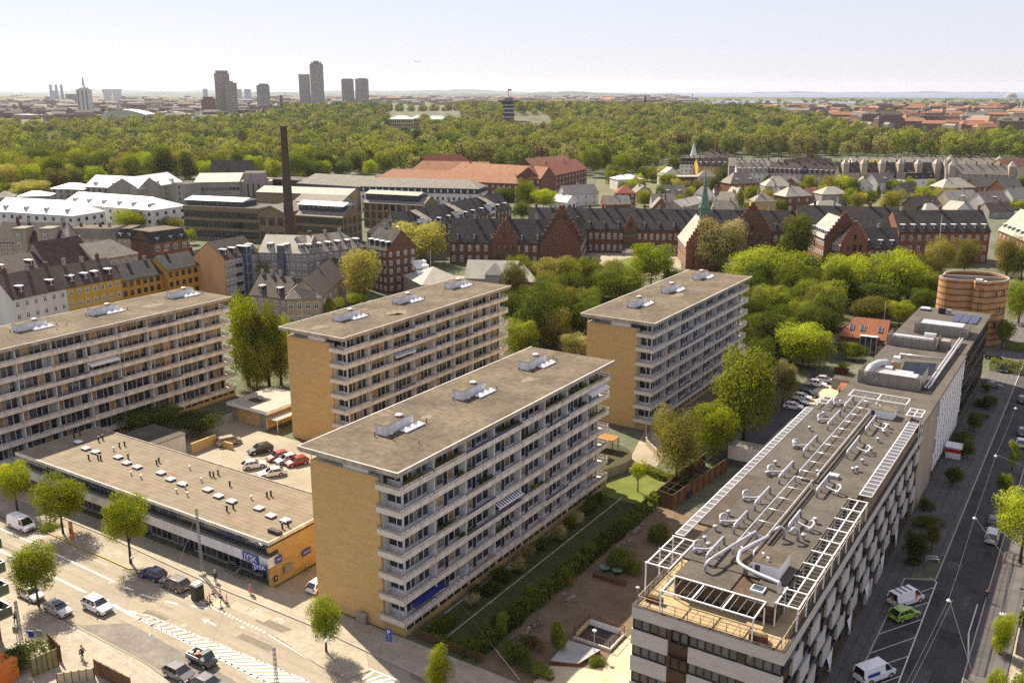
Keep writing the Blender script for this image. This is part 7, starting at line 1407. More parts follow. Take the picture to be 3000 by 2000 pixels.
def mass(name, items):
    vs_, ts = [], []
    for i, (y, x, z, h, w, kd, r_, wx) in enumerate(items):
        pr_ = (proto if y < 1500 else protoF)[i % 4]; a = r_ * 6.283; c_, s_ = math.cos(a), math.sin(a); v = pr_ * np.array([w, w, h * .95]); vv = np.empty_like(v)
        vv[:, 0] = v[:, 0] * c_ - v[:, 1] * s_ + x; vv[:, 1] = v[:, 0] * s_ + v[:, 1] * c_ + y; vv[:, 2] = v[:, 2] + z + h * .06; vs_.append(vv); n_ = len(v) // 4
        ts.append(np.clip(TV[kd] + np.random.default_rng(i).normal(0, .015, n_), 0, 1))
    o = ob(name, quadmesh(name, np.concatenate(vs_), mtl, np.concatenate(ts))); o['kind'] = 'stuff'
mass('woods', rest)
# far-off trees scattered through the city and along the bay
ff = []
for _ in range(1500):
    y = rt.uniform(1200, 5600); x = rt.uniform(-.6, .6) * y; d = y * cP + CAMH * sP; wx = (1500 + FPX * x / d) * .784; wy = (1000 - FPX * (y * sP - CAMH * cP) / d) * .784
    if wy > inter(CITY_FRONT, wx): continue
    if 650 < wx < 1580 and y < 3000: continue
    pz = .25 if y < 3000 else (.8 if wx > 1500 else .6)
    if rt.random() > pz: continue
    s_ = 1 if y < 2500 else 1.8; ff.append((y, x, 0, rt.uniform(10, 16), rt.uniform(11, 18) * s_, rt.choice(['mid', 'deep', 'olive', 'pale', 'bright']), rt.random(), wx))
mass('distant_trees', ff)
print('TREES', NT[0], 'forest', len(fc), 'mass', len(rest), len(ff), 'city', len(cand))
# ================= vehicles, people, street furniture =================
m_carg = mat('car_glass', (.012, .015, .02), rough=.05, var=0, spec=.9)
m_lampw = mat('headlight_glass', (.6, .62, .65), rough=.1, var=0); m_lampr = mat('tail_light_red', (.35, .012, .01), rough=.2, var=0)
def paint(n, c): return mat('car_paint_' + n, c, rough=.28, var=0, spec=.6, coat=.6)
PAINT = {'white': paint('white', (.78, .78, .8)), 'silver': paint('silver', (.5, .5, .52)), 'grey': paint('grey', (.09, .09, .095)), 'black': paint('black', (.018, .018, .02)), 'blue': paint('blue', (.02, .022, .1)), 'red': paint('red', (.3, .012, .015)), 'beige': paint('beige', (.32, .27, .2)), 'green': paint('green', (.22, .42, .02)), 'brown': paint('brown', (.12, .1, .085))}
wm_ = MB(); wm_.smooth = False
wm_.lathe([(.0, -.1), (.3, -.1), (.33, -.06), (.33, .06), (.3, .1), (0, .1)], m_rubber, n=16)
me_ = wm_.mesh('tyre'); me_.transform(Matrix.Rotation(math.pi / 2, 4, 'X')); TYRE = me_
wm_ = MB(); wm_.lathe([(0, -.105), (.21, -.108), (.21, .108), (0, .105)], m_galv, n=12); RIM = wm_.mesh('rim'); RIM.transform(Matrix.Rotation(math.pi / 2, 4, 'X'))
#   type: length, width, height, (hood z, belt z), x of windscreen foot, roof front, roof rear, tail foot (fractions from the nose)
CT = {'hatch': (4.1, 1.76, 1.48, .78, .95, .27, .44, .84, .985), 'suv': (4.55, 1.86, 1.66, .92, 1.05, .27, .42, .86, .985), 'sedan': (4.7, 1.82, 1.44, .78, .92, .29, .46, .78, .93), 'mpv': (4.6, 1.84, 1.68, .85, 1.0, .17, .34, .9, .99), 'van': (5.0, 1.92, 1.95, .95, 1.1, .13, .27, .975, .995)}
CARM = {}
def car_meshes(ty):
    if ty in CARM: return CARM[ty]
    L_, W2, Hh, zh, zb, fw, fr_, rr_, ft = CT[ty]; hw = W2 / 2; X = lambda f: L_ / 2 - L_ * f
    b = MB(); P0 = PAINT['white']; b.mi(P0); b.smooth = False
    st = [(0, .38, .58, .80), (.02, .3, zh - .16, .90), (.07, .24, zh - .05, .97), (fw, .22, zb - .03, 1), (.5, .22, zb, 1), (.8, .22, zb + .02, 1), (ft - .02, .25, zb + .02, .97), (.99, .32, zb - .12, .9), (1, .4, zb - .3, .85)]
    rings = []
    for (f, z0, z1, k) in st:
        w = hw * k; x = X(f); rings.append([(x, -w * .94, z0), (x, -w, z0 + .12), (x, -w, (z0 + z1) * .55), (x, -w * .97, z1 - .06), (x, -w * .88, z1), (x, w * .88, z1), (x, w * .97, z1 - .06), (x, w, (z0 + z1) * .55), (x, w, z0 + .12), (x, w * .94, z0)])
    vs = [p for r in rings for p in r]; fs = []
    for i in range(len(rings) - 1):
        for j in range(10): j2 = (j + 1) % 10; fs.append((i * 10 + j, i * 10 + j2, (i + 1) * 10 + j2, (i + 1) * 10 + j))
    fs.append(tuple(range(10))[::-1]); n_ = (len(rings) - 1) * 10; fs.append(tuple(n_ + j for j in range(10))); b.raw(vs, fs, P0)
    # roof and pillars
    bx0, bx1, rx0, rx1 = X(fw), X(ft), X(fr_), X(rr_); bw, rw = hw * .9, hw * .72; zr = Hh
    b.raw([(rx0, -rw, zr - .04), (rx0, rw, zr - .04), (rx1, rw, zr - .05), (rx1, -rw, zr - .05), ((rx0 + rx1) / 2, -rw * .8, zr), ((rx0 + rx1) / 2, rw * .8, zr)], [(0, 1, 5, 4), (1, 2, 5), (2, 3, 4, 5), (3, 0, 4)], P0)
    for s in (-1, 1):
        b.bar((bx0, s * bw, zb - .04), (rx0, s * rw, zr - .05), .08, P0); b.bar((bx1, s * bw, zb - .02), (rx1, s * rw, zr - .06), .11, P0); b.bar((rx0, s * rw, zr - .05), (rx1, s * rw, zr - .06), .07, P0)
        fm = .52 if ty != 'van' else .36; xm = X(fm); b.bar((xm, s * bw, zb - .02), (xm - .05, s * rw, zr - .06), .09, P0)
        if ty in ('suv', 'mpv', 'hatch'): xq = X(.72); b.bar((xq, s * bw, zb - .02), (xq - .05, s * rw, zr - .06), .09, P0)
        if ty == 'van': b.face([(xm, s * (bw + .01), zb - .02), (bx1, s * (bw + .01), zb - .02), (rx1, s * (rw + .01), zr - .06), (xm - .05, s * (rw + .01), zr - .06)][::s], P0)
        b.box(X(fw + .04) - .1, X(fw + .04) + .08, s * hw * 1.0 if s > 0 else -hw - .16, hw + .16 if s > 0 else -hw, zb - .02, zb + .13, P0)       # mirrors
    b.box(X(.004) - .02, X(.004) + .02, -.45, .45, .42, .62, m_black); b.box(X(.99) - .0, X(1) + .0 - .02, -.26, .26, .55, .67, m_white)
    for fx in (.185, .80):                                                                 # dark wheel arches
        for s in (-1, 1): b.raw([(X(fx) + .42 * math.cos(t * .5236), s * (hw + .004), .32 + .42 * math.sin(t * .5236)) for t in range(7)], [tuple(range(7))[::s]], m_black)
    body = b.mesh('body')
    def g4(nm, pts): q = MB(); q.face(pts, m_carg); return q.mesh(nm)
    ws = g4('windscreen', [(bx0 + .01, -bw, zb - .03), (bx0 + .01, bw, zb - .03), (rx0 + .01, rw, zr - .05), (rx0 + .01, -rw, zr - .05)]); rw_ = g4('rear_window', [(bx1 - .01, bw, zb), (bx1 - .01, -bw, zb), (rx1 - .01, -rw, zr - .06), (rx1 - .01, rw, zr - .06)])
    sd = [g4('side_window', [(bx0, s * bw, zb - .03), (bx1, s * bw, zb - .01), (rx1, s * rw, zr - .06), (rx0, s * rw, zr - .05)][::-s]) for s in (-1, 1)]
    q = MB(); q.box(-.06, .04, -.2, .2, -.07, .07, m_lampw); hl = q.mesh('headlight'); q = MB(); q.box(-.03, .05, -.12, .12, -.13, .13, m_lampr); tl = q.mesh('tail_light')
    CARM[ty] = (body, ws, rw_, sd, hl, tl); return CARM[ty]
CARS = []
def car(label, ty, col, u, v, ang, group=None, z=.02, name=None, cat='car'):
    "ang: heading in grid degrees, 0 = along +u, 90 = along +v"
    L_, W2, Hh, zh, zb, fw, fr_, rr_, ft = CT[ty]; body, ws, rw_, sd, hl, tl = car_meshes(ty)
    T = thing(name or ('delivery_van' if ty == 'van' else 'parked_car'), label, cat if ty != 'van' else 'van', (*XY(u, v), z), GROT + math.radians(ang), group); o = ob('body', body, T)
    if col != 'white': repaint(o, 0, PAINT[col])
    ob('windscreen', ws, T); ob('rear_window', rw_, T); ob('side_window', sd[0], T); ob('side_window', sd[1], T)
    for fx in (.185, .80):
        for s in (-1, 1): w_ = ob('wheel', TYRE, T, (L_ / 2 - L_ * fx, s * (W2 / 2 - .09), .33)); ob('rim', RIM, w_)
    for s in (-1, 1): ob('headlight', hl, T, (L_ / 2 - .1, s * W2 * .36, zh - .2)); ob('tail_light', tl, T, (-L_ / 2 + .02, s * W2 * .4, zb - .1))
    return T
def carp(label, ty, col, z, x, y, ang, **k): u, v = PU(z, x, y); return car(label, ty, col, u, v, ang, **k)
gA = 'vehicles on the main street'
carp('white van driving past the bus lettering at the upper left', 'van', 'white', '5', 190, 135, 0, group=gA)
carp('white sport utility car driving in the middle of the main street', 'suv', 'white', '5', 845, 838, 0, group=gA, name='car')
T = carp('silver-white car with a black glass roof parked by the sparse tree', 'hatch', 'silver', '5', 505, 865, 0, group=gA)
b = MB(); b.box(-.75, .55, -.56, .56, 1.475, 1.487, m_carg); ob('glass_roof', b, T)
carp('silver car half hidden behind the lowest green balcony', 'hatch', 'silver', '5', 270, 735, 0, group=gA)
carp('dark blue car parked in the shade of a street tree', 'hatch', 'blue', '5', 1322, 560, 180, group=gA)
carp('brown-grey car with lit red tail lights behind the dark blue one', 'suv', 'brown', '5', 1510, 648, 180, group=gA)
carp('dark grey hatchback at the bottom edge beside the cargo truck', 'hatch', 'grey', '5', 1550, 1420, 0, group=gA)
carp('dark car cut off by the bottom edge of the photo', 'sedan', 'grey', '5', 1800, 1520, 0, group=gA)
gP_ = 'cars in the sunlit parking lot'
carp('beige people carrier parked in the shadow line of the lot', 'mpv', 'beige', '1', 1975, 885, 90 - 25, group=gP_)
carp('black estate car at the rear of the parking lot', 'suv', 'black', '2', 185, 955, 270 - 20, group=gP_)
carp('red car with a black roof in the parked row', 'hatch', 'red', '2', 335, 1015, 270 - 20, group=gP_)
carp('pale silver car between the two red ones', 'hatch', 'silver', '2', 412, 1040, 270 - 20, group=gP_)
carp('plain red car at the right end of the parked row', 'hatch', 'red', '2', 500, 1060, 270 - 20, group=gP_)
carp('small white car parked opposite the red ones', 'hatch', 'white', '2', 130, 1085, 90 - 30, group=gP_)
carp('white saloon nearest to the shop roof', 'sedan', 'white', '2', 285, 1155, 270 - 35, group=gP_)
car('white car peeping out behind the brick gable corner', 'hatch', 'white', *PU('6', 705, 655), 90, group=gP_)
gy = 'cars in the shaded yard beside the office roof'
for (x, y, ty, c_, lab) in ((570, 385, 'hatch', 'white', 'white car at the sunny end of the shaded yard'), (640, 350, 'hatch', 'silver', 'pale car behind the white one at the yard end'), (490, 470, 'sedan', 'black', 'black car third from the yard end'), (440, 500, 'hatch', 'white', 'white roofed car between dark ones in the yard'), (395, 540, 'sedan', 'grey', 'dark grey car next to the flowering tree in the yard'), (365, 580, 'hatch', 'white', 'white car with dark roof nearest the camera of the yard row')): carp(lab, ty, c_, '4', x, y, 8, group=gy)
carp('white car parked beside the timber enclosure', 'hatch', 'white', '3', 2260, 985, 5, group=gy)
gs = 'vehicles of the side street'
a_, b_ = PU('8', 1080, 1055), PU('8', 1475, 920); bay = math.degrees(math.atan2(b_[1] - a_[1], b_[0] - a_[0]))
T = carp('white van with orange lightning bolts in the angled bay', 'van', 'white', '8', 1330, 775, bay, group=gs)
m_orb = mat('decal_orange', (.7, .25, .02), rough=.5, var=0)
def bolt(x, y, s, dirn): q = MB(); pts = [(.1, .75), (.5, .75), (.3, .35), (.55, .35), (-.1, -.6), (.05, .1), (-.2, .1)]; q.face([(x + dirn * p[0] * s, y, .95 + p[1] * s) for p in pts], m_orb); return q
ob('decal', bolt(.7, -.98, .75, 1), T); q = MB(); q.face([(-2.52, -.1 + p[0] * .8, .95 + p[1] * .7) for p in [(.1, .75), (.5, .75), (.3, .35), (.55, .35), (-.1, -.6), (.05, .1), (-.2, .1)]], m_orb); ob('decal', q, T)
q = MB(); [q.box(x, x + .08, -.62, .62, 1.97, 2.06, m_black) for x in (-1.6, -.7, .2)]; ob('roof_bar', q, T)
carp('lime green small car beside the lightning bolt van', 'hatch', 'green', '8', 1315, 905, bay, group=gs)
T = carp('white minibus with blue rear windows at the bottom edge', 'van', 'white', '8', 1060, 1420, bay, group=gs)
q = MB(); q.box(-2.0, -.2, -.97, -.955, 1.0, 1.4, m_sblue); ob('decal', q, T)
car('silver people carrier parked at the right kerb under the bright tree', 'mpv', 'silver', -8.6, PU('8', 2055, 230)[1], 91, group=gs)
carp('dark car in the shade ahead of the silver people carrier', 'hatch', 'black', '8', 2090, 105, 91, group=gs)
for (x, y, c_, lab, an) in ((2335, 520, 'black', 'dark car with red tail lights at the shadow edge', 90), (2340, 800, 'grey', 'dark car parked under wires on the right kerb', 90), (2325, 895, 'silver', 'grey car parked behind the dark one on the right kerb', 90), (2180, 260, 'black', 'black car facing us in the sunny part of the side street', 270), (2212, 205, 'brown', 'second dark car facing us farther up the sunny street', 270), (2080, 400, 'grey', 'dark car crossing at the shadow edge by the facade', 20), (2085, 150, 'black', 'black car under the clipped hedge at the street end', 10)):
    carp(lab, 'hatch', c_, '4', x, y, an, group=gs)
gh = 'vehicles in the hospital yard'
carp('white van parked before the rear hospital wing', 'van', 'white', 'e', 1975, 455, 200, group=gh)
for (x, y, c_, lab) in ((2178, 448, 'red', 'dark red car beside the hospital entrance'), (2218, 448, 'white', 'white car beside the dark red one at the hospital'), (1725, 620, 'red', 'bright red car under the pollarded trees'), (1752, 505, 'grey', 'dark car highest in the yard row'), (1745, 540, 'silver', 'grey car in the middle of the yard row'), (1660, 612, 'black', 'dark car left of the bright red one'), (1780, 612, 'silver', 'pale car right of the bright red one'), (1690, 690, 'black', 'black car on the avenue between the trees'), (1720, 678, 'grey', 'grey car just ahead of the black one on the avenue')): carp(lab, 'hatch', c_, 'e', x, y, 40 if y < 560 else 130, group=gh)
# cargo truck with an open bed
u, v = PU('5', 1745, 1300); T = thing('utility_truck', 'small grey utility truck with tools and red gear in its open bed', 'truck', (*XY(u, v), .02), GROT)
b = MB(); b.box(-1.9, .3, -.8, .8, .55, .75, m_black); b.box(-1.9, -1.8, -.8, .8, .75, 1.15, m_grey); b.box(-1.8, .3, -.8, -.72, .75, 1.15, m_grey); b.box(-1.8, .3, .72, .8, .75, 1.15, m_grey); ob('bed', b, T)
b = MB(); b.raw([(.35, -.75, .5), (1.9, -.7, .5), (1.9, .7, .5), (.35, .75, .5), (.35, -.75, 1.05), (1.75, -.68, .92), (1.75, .68, .92), (.35, .75, 1.05)], [(0, 1, 5, 4), (1, 2, 6, 5), (2, 3, 7, 6), (3, 0, 4, 7), (4, 5, 6, 7)], PAINT['grey']); b.box(.35, 1.05, -.66, .66, 1.72, 1.82, PAINT['grey']); [b.bar((x, s * .66, 1.0), (xx, s * .62, 1.75), .07, PAINT['grey']) for s in (-1, 1) for (x, xx) in ((.4, .42), (1.45, 1.0))]; ob('cab', b, T)
b = MB(); b.face([(1.45, -.64, 1.02), (1.45, .64, 1.02), (1.02, .6, 1.74), (1.02, -.6, 1.74)], m_carg); ob('windscreen', b, T)
for (x, y, z, w, m_) in ((-1.4, -.3, .75, .35, m_white), (-.9, .3, .75, .3, m_orange), (-.5, -.2, .75, .4, m_red), (-1.1, .35, .75, .25, m_white), (-.1, .1, .75, .35, m_tanbd)): b = MB(); b.box(-w / 2, w / 2, -w / 2, w / 2, 0, w * 1.3, m_); ob('tool_box', b, T, (x, y, z), .4)
for x in (-1.2, 1.2):
    for s in (-1, 1): w_ = ob('wheel', TYRE, T, (x, s * .74, .33)); ob('rim', RIM, w_)

# ---- people
m_skin = mat('skin', (.45, .27, .19), rough=.6, var=0); m_navy = mat('navy_cloth', (.025, .03, .06), var=.1); m_dcl = mat('dark_cloth', (.02, .02, .024), var=.1); m_pink = mat('pink_cloth', (.42, .2, .26), var=.12, scale=3); m_hair = mat('brown_hair', (.06, .035, .02), var=.1); m_ltcl = mat('light_cloth', (.5, .48, .44), var=.1)
def skinned(name, nodes, edges, mt):
    me = bpy.data.meshes.new(name); me.from_pydata([n_[:3] for n_ in nodes], edges, []); o = bpy.data.objects.new(name, me); COL.objects.link(o)
    sm = o.modifiers.new('skin', 'SKIN'); sm.use_smooth_shade = True; o.modifiers.new('sub', 'SUBSURF').levels = 1
    for i, n_ in enumerate(nodes): sv = me.skin_vertices[0].data[i]; sv.radius = (n_[3], n_[3] if len(n_) < 5 else n_[4]); sv.use_root = (i == 0)
    dg = bpy.context.evaluated_depsgraph_get(); m2 = bpy.data.meshes.new_from_object(o.evaluated_get(dg)); m2.name = name; m2.materials.clear(); m2.materials.append(mt); bpy.data.objects.remove(o); return m2
def person(label, u, v, face, top, legs, hair=m_hair, dress=False, stride=.18, arms=(.12, .0), z=.12):
    s = stride; ax, bx = arms
    N = [(0, 0, .95, .15, .11), (0, 0, 1.15, .13, .1), (0, 0, 1.38, .17, .1), (0, 0, 1.5, .06), (0, 0.01, 1.58, .055), (.0, .02, 1.68, .095, .1), (0, .02, 1.76, .07),
         (.1, 0, .88, .09), (.11, s * .6, .5, .06), (.11, s * .2, .1, .04), (.11, s * .2 + .15, .05, .04), (-.1, 0, .88, .09), (-.11, -s * .4, .5, .06), (-.11, -s * 1.2, .1, .04), (-.11, -s * 1.2 + .14, .05, .04),
         (.2, 0, 1.42, .055), (.25, -.02 - ax, 1.16, .045), (.25, .08 - ax * 1.2, .94, .035), (.25, .1 - ax * 1.2, .86, .04, .022), (-.2, 0, 1.42, .055), (-.25, -.02 + ax, 1.16, .045), (-.25, .1 + ax * 1.4, .96, .035), (-.25, .13 + ax * 1.4, .88, .04, .022), (0, .11, 1.67, .02)]
    Ed = [(0, 1), (1, 2), (2, 3), (3, 4), (4, 5), (5, 6), (0, 7), (7, 8), (8, 9), (9, 10), (0, 11), (11, 12), (12, 13), (13, 14), (2, 15), (15, 16), (16, 17), (17, 18), (2, 19), (19, 20), (20, 21), (21, 22), (5, 23)]
    T = thing('person', label, 'person', (*XY(u, v), z), GROT + face); ob('body', skinned('body', N, Ed, m_skin), T)
    g_ = lambda i, k: (*N[i][:3], N[i][3] * k + .012)
    tp = [(*N[i][:3], N[i][3] + .022, (N[i][4] if len(N[i]) > 4 else N[i][3]) + .022) for i in (1, 0, 2, 15, 16, 17, 19, 20, 21)]; ob('jacket', skinned('jacket', tp, [(0, 1), (0, 2), (2, 3), (3, 4), (4, 5), (2, 6), (6, 7), (7, 8)], top), T)
    if dress: b = MB(); b.smooth = True; b.lathe([(.15, 1.1), (.2, .95), (.27, .7), (.32, .42)], top, n=12); ob('skirt', b, T)
    else: ob('trousers', skinned('trousers', [(*N[i][:3], N[i][3] + .02) for i in (0, 7, 8, 9, 11, 12, 13)], [(0, 1), (1, 2), (2, 3), (0, 4), (4, 5), (5, 6)], legs), T)
    ob('shoes', skinned('shoes', [(*N[i][:3], N[i][3] + .015) for i in (9, 10)], [(0, 1)], m_dcl), T); ob('shoes', skinned('shoes', [(*N[i][:3], N[i][3] + .015) for i in (13, 14)], [(0, 1)], m_dcl), T)
    b = MB(); b.smooth = True; b.lathe([(.1, 1.66), (.112, 1.71), (.095, 1.78), (.05, 1.815), (0, 1.82)], hair, n=12); ob('hair', b, T, (0, -.015, 0))
    for s_ in (-1, 1): b = MB(); b.box(-.012, .012, -.006, .006, -.008, .008, m_dcl); ob('eye', b, T, (s_ * .035, .118, 1.695))
    return T
def personp(lab, z, x, y, *a, **k): u, v = PU(z, x, y); return person(lab, u, v, *a, **k)
personp('person in a pink dress walking past the shop entrance', '5', 2162, 712, 2.2, m_pink, m_pink, dress=True)
personp('person in dark clothes with a yellow bag on the near pavement', '5', 715, 1270, -1.2, m_navy, m_dcl, stride=.3)
personp('person in dark clothes and pale cap beside the cycle track kerb', '5', 1858, 605, 1.2, m_navy, m_dcl, hair=m_ltcl)
personp('person in black jacket walking on the shaded side street pavement', '8', 2020, 770, 3.1, m_dcl, m_navy)
personp('person in dark jacket standing below the green balconies', '5', 140, 965, .5, m_navy, m_dcl, hair=m_ltcl)
u, v = PU('5', 715, 1270); T = thing('bag', 'yellow bag held by the person on the near pavement', 'bag', (*XY(u - .33, v - .1), .62)); b = MB(); b.smooth = True; b.lathe([(.06, 0), (.14, .06), (.13, .26), (.05, .33)], m_yel, n=10); ob('body', b, T); b = MB(); b.tube([(-.06, 0, .3), (-.03, 0, .42), (.03, 0, .42), (.06, 0, .3)], .012, m_yel, n=5); ob('handle', b, T)
# ---- street furniture
u, v = PU('5', 1705, 745); T = thing('portable_toilet', 'dark portable toilet with a white roof beside the roadworks', 'toilet', (*XY(u, v), .02), GROT); b = MB(); b.box(-.6, .6, -.6, .6, 0, 2.1, mat('olive_plastic', (.05, .05, .035), var=.1)); ob('cabin', b, T); b = MB(); b.raw([(-.66, -.66, 2.1), (.66, -.66, 2.1), (.66, .66, 2.1), (-.66, .66, 2.1), (-.4, -.6, 2.35), (.4, -.6, 2.35), (.4, .6, 2.35), (-.4, .6, 2.35)], [(0, 1, 5, 4), (1, 2, 6, 5), (2, 3, 7, 6), (3, 0, 4, 7), (4, 5, 6, 7)], m_wdirty); ob('roof', b, T); b = MB(); b.box(-.45, .45, -.63, -.6, .1, 2.0, m_black); ob('door', b, T)
m_rw = ribs('red_white_bands', (.6, .05, .03), (.7, .7, .68), .5, axis='Z')
for i, (x, y) in enumerate(((1790, 790), (1808, 770), (1905, 825), (1955, 780), (1900, 730), (1835, 700))):
    u, v = PU('5', x, y); T = thing('barrier_post', 'red and white roadworks post round the dug-up patch', 'barrier', (*XY(u, v), .02), GROT + i, 'roadworks posts'); b = MB(); b.box(-.25, .25, -.2, .2, 0, .1, m_black); ob('foot', b, T); b = MB(); b.box(-.1, .1, -.03, .03, .1, 1.25, m_rw); ob('post', b, T)
b = MB(); b.face([(*PU('5', *p), .022) for p in ((1800, 800), (1905, 830), (1990, 780), (1890, 745))], m_plaza); T = gob('roadworks_patch', b)
u, v = PU('5', 622, 232); T = thing('bus_stop_post', 'orange bus stop column under the platform tree', 'sign', (*XY(u, v), .13), GROT); b = MB(); b.box(-.35, .35, -.12, .12, 0, 2.6, m_orange); ob('column', b, T); b = MB(); b.box(-.3, .3, -.135, -.12, .9, 1.7, m_black); ob('panel', b, T)
u, v = PU('6', 1300, 1243); T = sign('parking_sign', 'blue and white parking sign on a tall post by the picket fence', (*XY(u, v), 3.3), GROT + .3, .7, .8, 'P', .75, m_sblue, m_white, post=True); b = MB(); b.box(-.35, .35, -.1, -.02, -1.25, -.55, m_sblue); ob('panel', b, T)
def lattice(label, u, v, h, w=.34):
    T = thing('lattice_mast', label, 'mast', (*XY(u, v), .05), GROT); b = MB()
    for (sx, sy) in ((-1, -1), (1, -1), (1, 1), (-1, 1)): b.bar((sx * w / 2, sy * w / 2, 0), (sx * w / 3.5, sy * w / 3.5, h), .06, m_grey)
    n = int(h / .55)
    for k in range(n):
        t0, t1 = k / n, (k + 1) / n; f0, f1 = w / 2 + (w / 3.5 - w / 2) * t0, w / 2 + (w / 3.5 - w / 2) * t1
        for (a, c_) in (((-1, -1), (1, -1)), ((1, -1), (1, 1)), ((1, 1), (-1, 1)), ((-1, 1), (-1, -1))): b.bar((a[0] * f0, a[1] * f0, h * t0), (c_[0] * f1, c_[1] * f1, h * t1), .035, m_grey)
    ob('lattice', b, T); b = MB(); b.box(-.35, .35, -.35, .35, -.05, .4, m_conc); ob('base', b, T); return T
ua, va = PU('5', 1745, 548); hm = zat(XY(ua, va)[1], 1490); lattice('grey lattice wire mast before the shop front', ua, va, hm)
u2, v2 = PU('6', 335, 1620); lattice('grey lattice wire mast at the bottom edge over the hatched lane', u2, v2, 6.5)
u3, v3 = PU('8', 2165, 900); lattice('lattice wire mast on the right pavement of the side street', u3, v3, 7.6)
u4, v4 = PU('5', 190, 1150); lattice('lattice wire mast before the green balconies', u4, v4, 6.0)
m_wire = mat('wire_grey', (.2, .19, .16), var=0)
def wire(label, p, q, sag=.4, r=.013, name='overhead_wire', grp='overhead wires'):
    b = MB(); p, q = Vector(p), Vector(q); b.tube([p.lerp(q, t / 8) - Vector((0, 0, sag * 4 * (t / 8) * (1 - t / 8))) for t in range(9)], r, m_wire, n=4, caps=False); return tag(ob(name, b), label, 'wire', grp)
def lamp(label, u, v, z, grp='street lamps hung on wires'):
    T = thing('hanging_lamp', label, 'lamp', (*XY(u, v), z), 0, grp); b = MB(); b.smooth = True; b.lathe([(0, .24), (.07, .22), (.12, .12), (.24, .02), (.26, -.06), (.2, -.12)], m_white, n=14); ob('shade', b, T); b = MB(); b.smooth = True; b.lathe([(.19, -.12), (.13, -.19), (0, -.21)][::-1], m_sky, n=12); ob('bulb', b, T); return T
lam = []
for (z, x, y, zz, lab) in (('5', 1300, 1055, 7.5, 'white lamp hanging over the dark patch of the main street'), ('6', 756, 1102, 6.5, 'white lamp hanging at the tree before the brick gable'), ('5', 1140, 388, 6.5, 'white lamp hanging at the street tree of the shop front'), ('8', 1927, 50, 7.5, 'lamp hanging farthest up the shaded side street, middle of the picture edge'), ('8', 1705, 758, 7.5, 'lamp hanging over the parking bays of the side street'), ('4', 2110, 985, 7.5, 'lamp hanging beside the red delivery box'), ('4', 2280, 575, 7.5, 'lamp hanging near the shadow edge of the side street')):
    q_ = PU(z, x, y, zz); lam.append((*q_, zz)); lamp(lab, *q_, zz)
L3 = lambda i: (*XY(lam[i][0], lam[i][1]), lam[i][2] + .28)
wire('thin wire from the balcony slab down to the lamp at the gable tree', (*XY(-69.2, 77.3), 7.6), L3(1), .05); wire('wire from the lattice mast over the shop front pavement', (*XY(ua, va), hm), L3(2), .2)
wire('wire from the lattice mast to the bottom edge of the photo', (*XY(ua, va), hm - .5), L3(0), .5); wire('wire crossing the front garden towards the bottom edge', (*XY(-65.2, 85), 4.6), (*XY(-44, 70), 6.5), .2)
wire('tram-like wire along the shaded side street, lower length', L3(4), (*XY(-11.4, 78), 7.8), .3); wire('wire along the shaded side street, middle length', L3(3), L3(4), .3); wire('wire along the shaded side street, upper length', L3(5), L3(3), .4); wire('wire along the side street to the far lamp', L3(6), L3(5), .4)
wire('second wire beside the lower street wire', (*XY(lam[4][0] + .4, lam[4][1]), 7.7), (*XY(-11.0, 78), 7.7), .3); wire('cross wire from the near side street lamp to the right', L3(4), (*XY(-2.5, lam[4][1] - 24), 8), .3); wire('cross wire from the upper side street lamp to the mast', L3(3), (*XY(u3, v3), 7.6), .3)
wire('cross wire from the middle side street lamp to the right edge', L3(5), (*XY(4, lam[5][1] - 9), 8), .3)
# bicycles
bm_ = MB(); bm_.smooth = True
def wheel_at(x): bm_.tube([(x + .33 * math.cos(t * .5236), 0, .34 + .33 * math.sin(t * .5236)) for t in range(13)], .022, m_rubber, n=5, caps=False); [bm_.bar((x, 0, .34), (x + .32 * math.cos(t * 1.05), 0, .34 + .32 * math.sin(t * 1.05)), .01, m_galv) for t in range(6)]
bw_ = MB(); bm_ = bw_; wheel_at(0); BWHEEL = bw_.mesh('wheel')
bf = MB(); F0 = paint('bike', (.1, .1, .11))
for p, q in (((-.52, 0, .34), (-.12, 0, .3)), ((-.12, 0, .3), (-.2, 0, .85)), ((-.52, 0, .34), (-.18, 0, .75)), ((-.12, 0, .3), (.36, 0, .72)), ((-.18, 0, .75), (.36, 0, .76)), ((.36, 0, .8), (.52, 0, .34))): bf.tube([p, q], .025, F0, n=6)
bf.tube([(.34, 0, .95), (.36, 0, .7)], .02, F0, n=6); BFR = bf.mesh('frame'); bs_ = MB(); bs_.box(-.33, -.07, -.07, .07, .85, .92, m_black); BSEAT = bs_.mesh('saddle'); bh = MB(); bh.tube([(.22, -.3, .95), (.34, -.2, .97), (.34, .2, .97), (.22, .3, .95)], .018, m_galv, n=6); BHB = bh.mesh('handlebar')
bkt = MB(); bkt.box(.42, .72, -.18, .18, .7, .98, m_tanbd); BKT = bkt.mesh('basket')
def bike(label, u, v, ang, col=None, basket=False, group=None, z=.03):
    T = thing('bicycle', label, 'bicycle', (*XY(u, v), z), GROT + math.radians(ang), group); o = ob('frame', BFR, T)
    if col: repaint(o, 0, PAINT[col])
    for x in (-.52, .52): ob('wheel', BWHEEL, T, (x, 0, 0))
    ob('saddle', BSEAT, T); ob('handlebar', BHB, T)
    if basket: ob('basket', BKT, T)
gb = 'bicycles parked along the yard hedge'
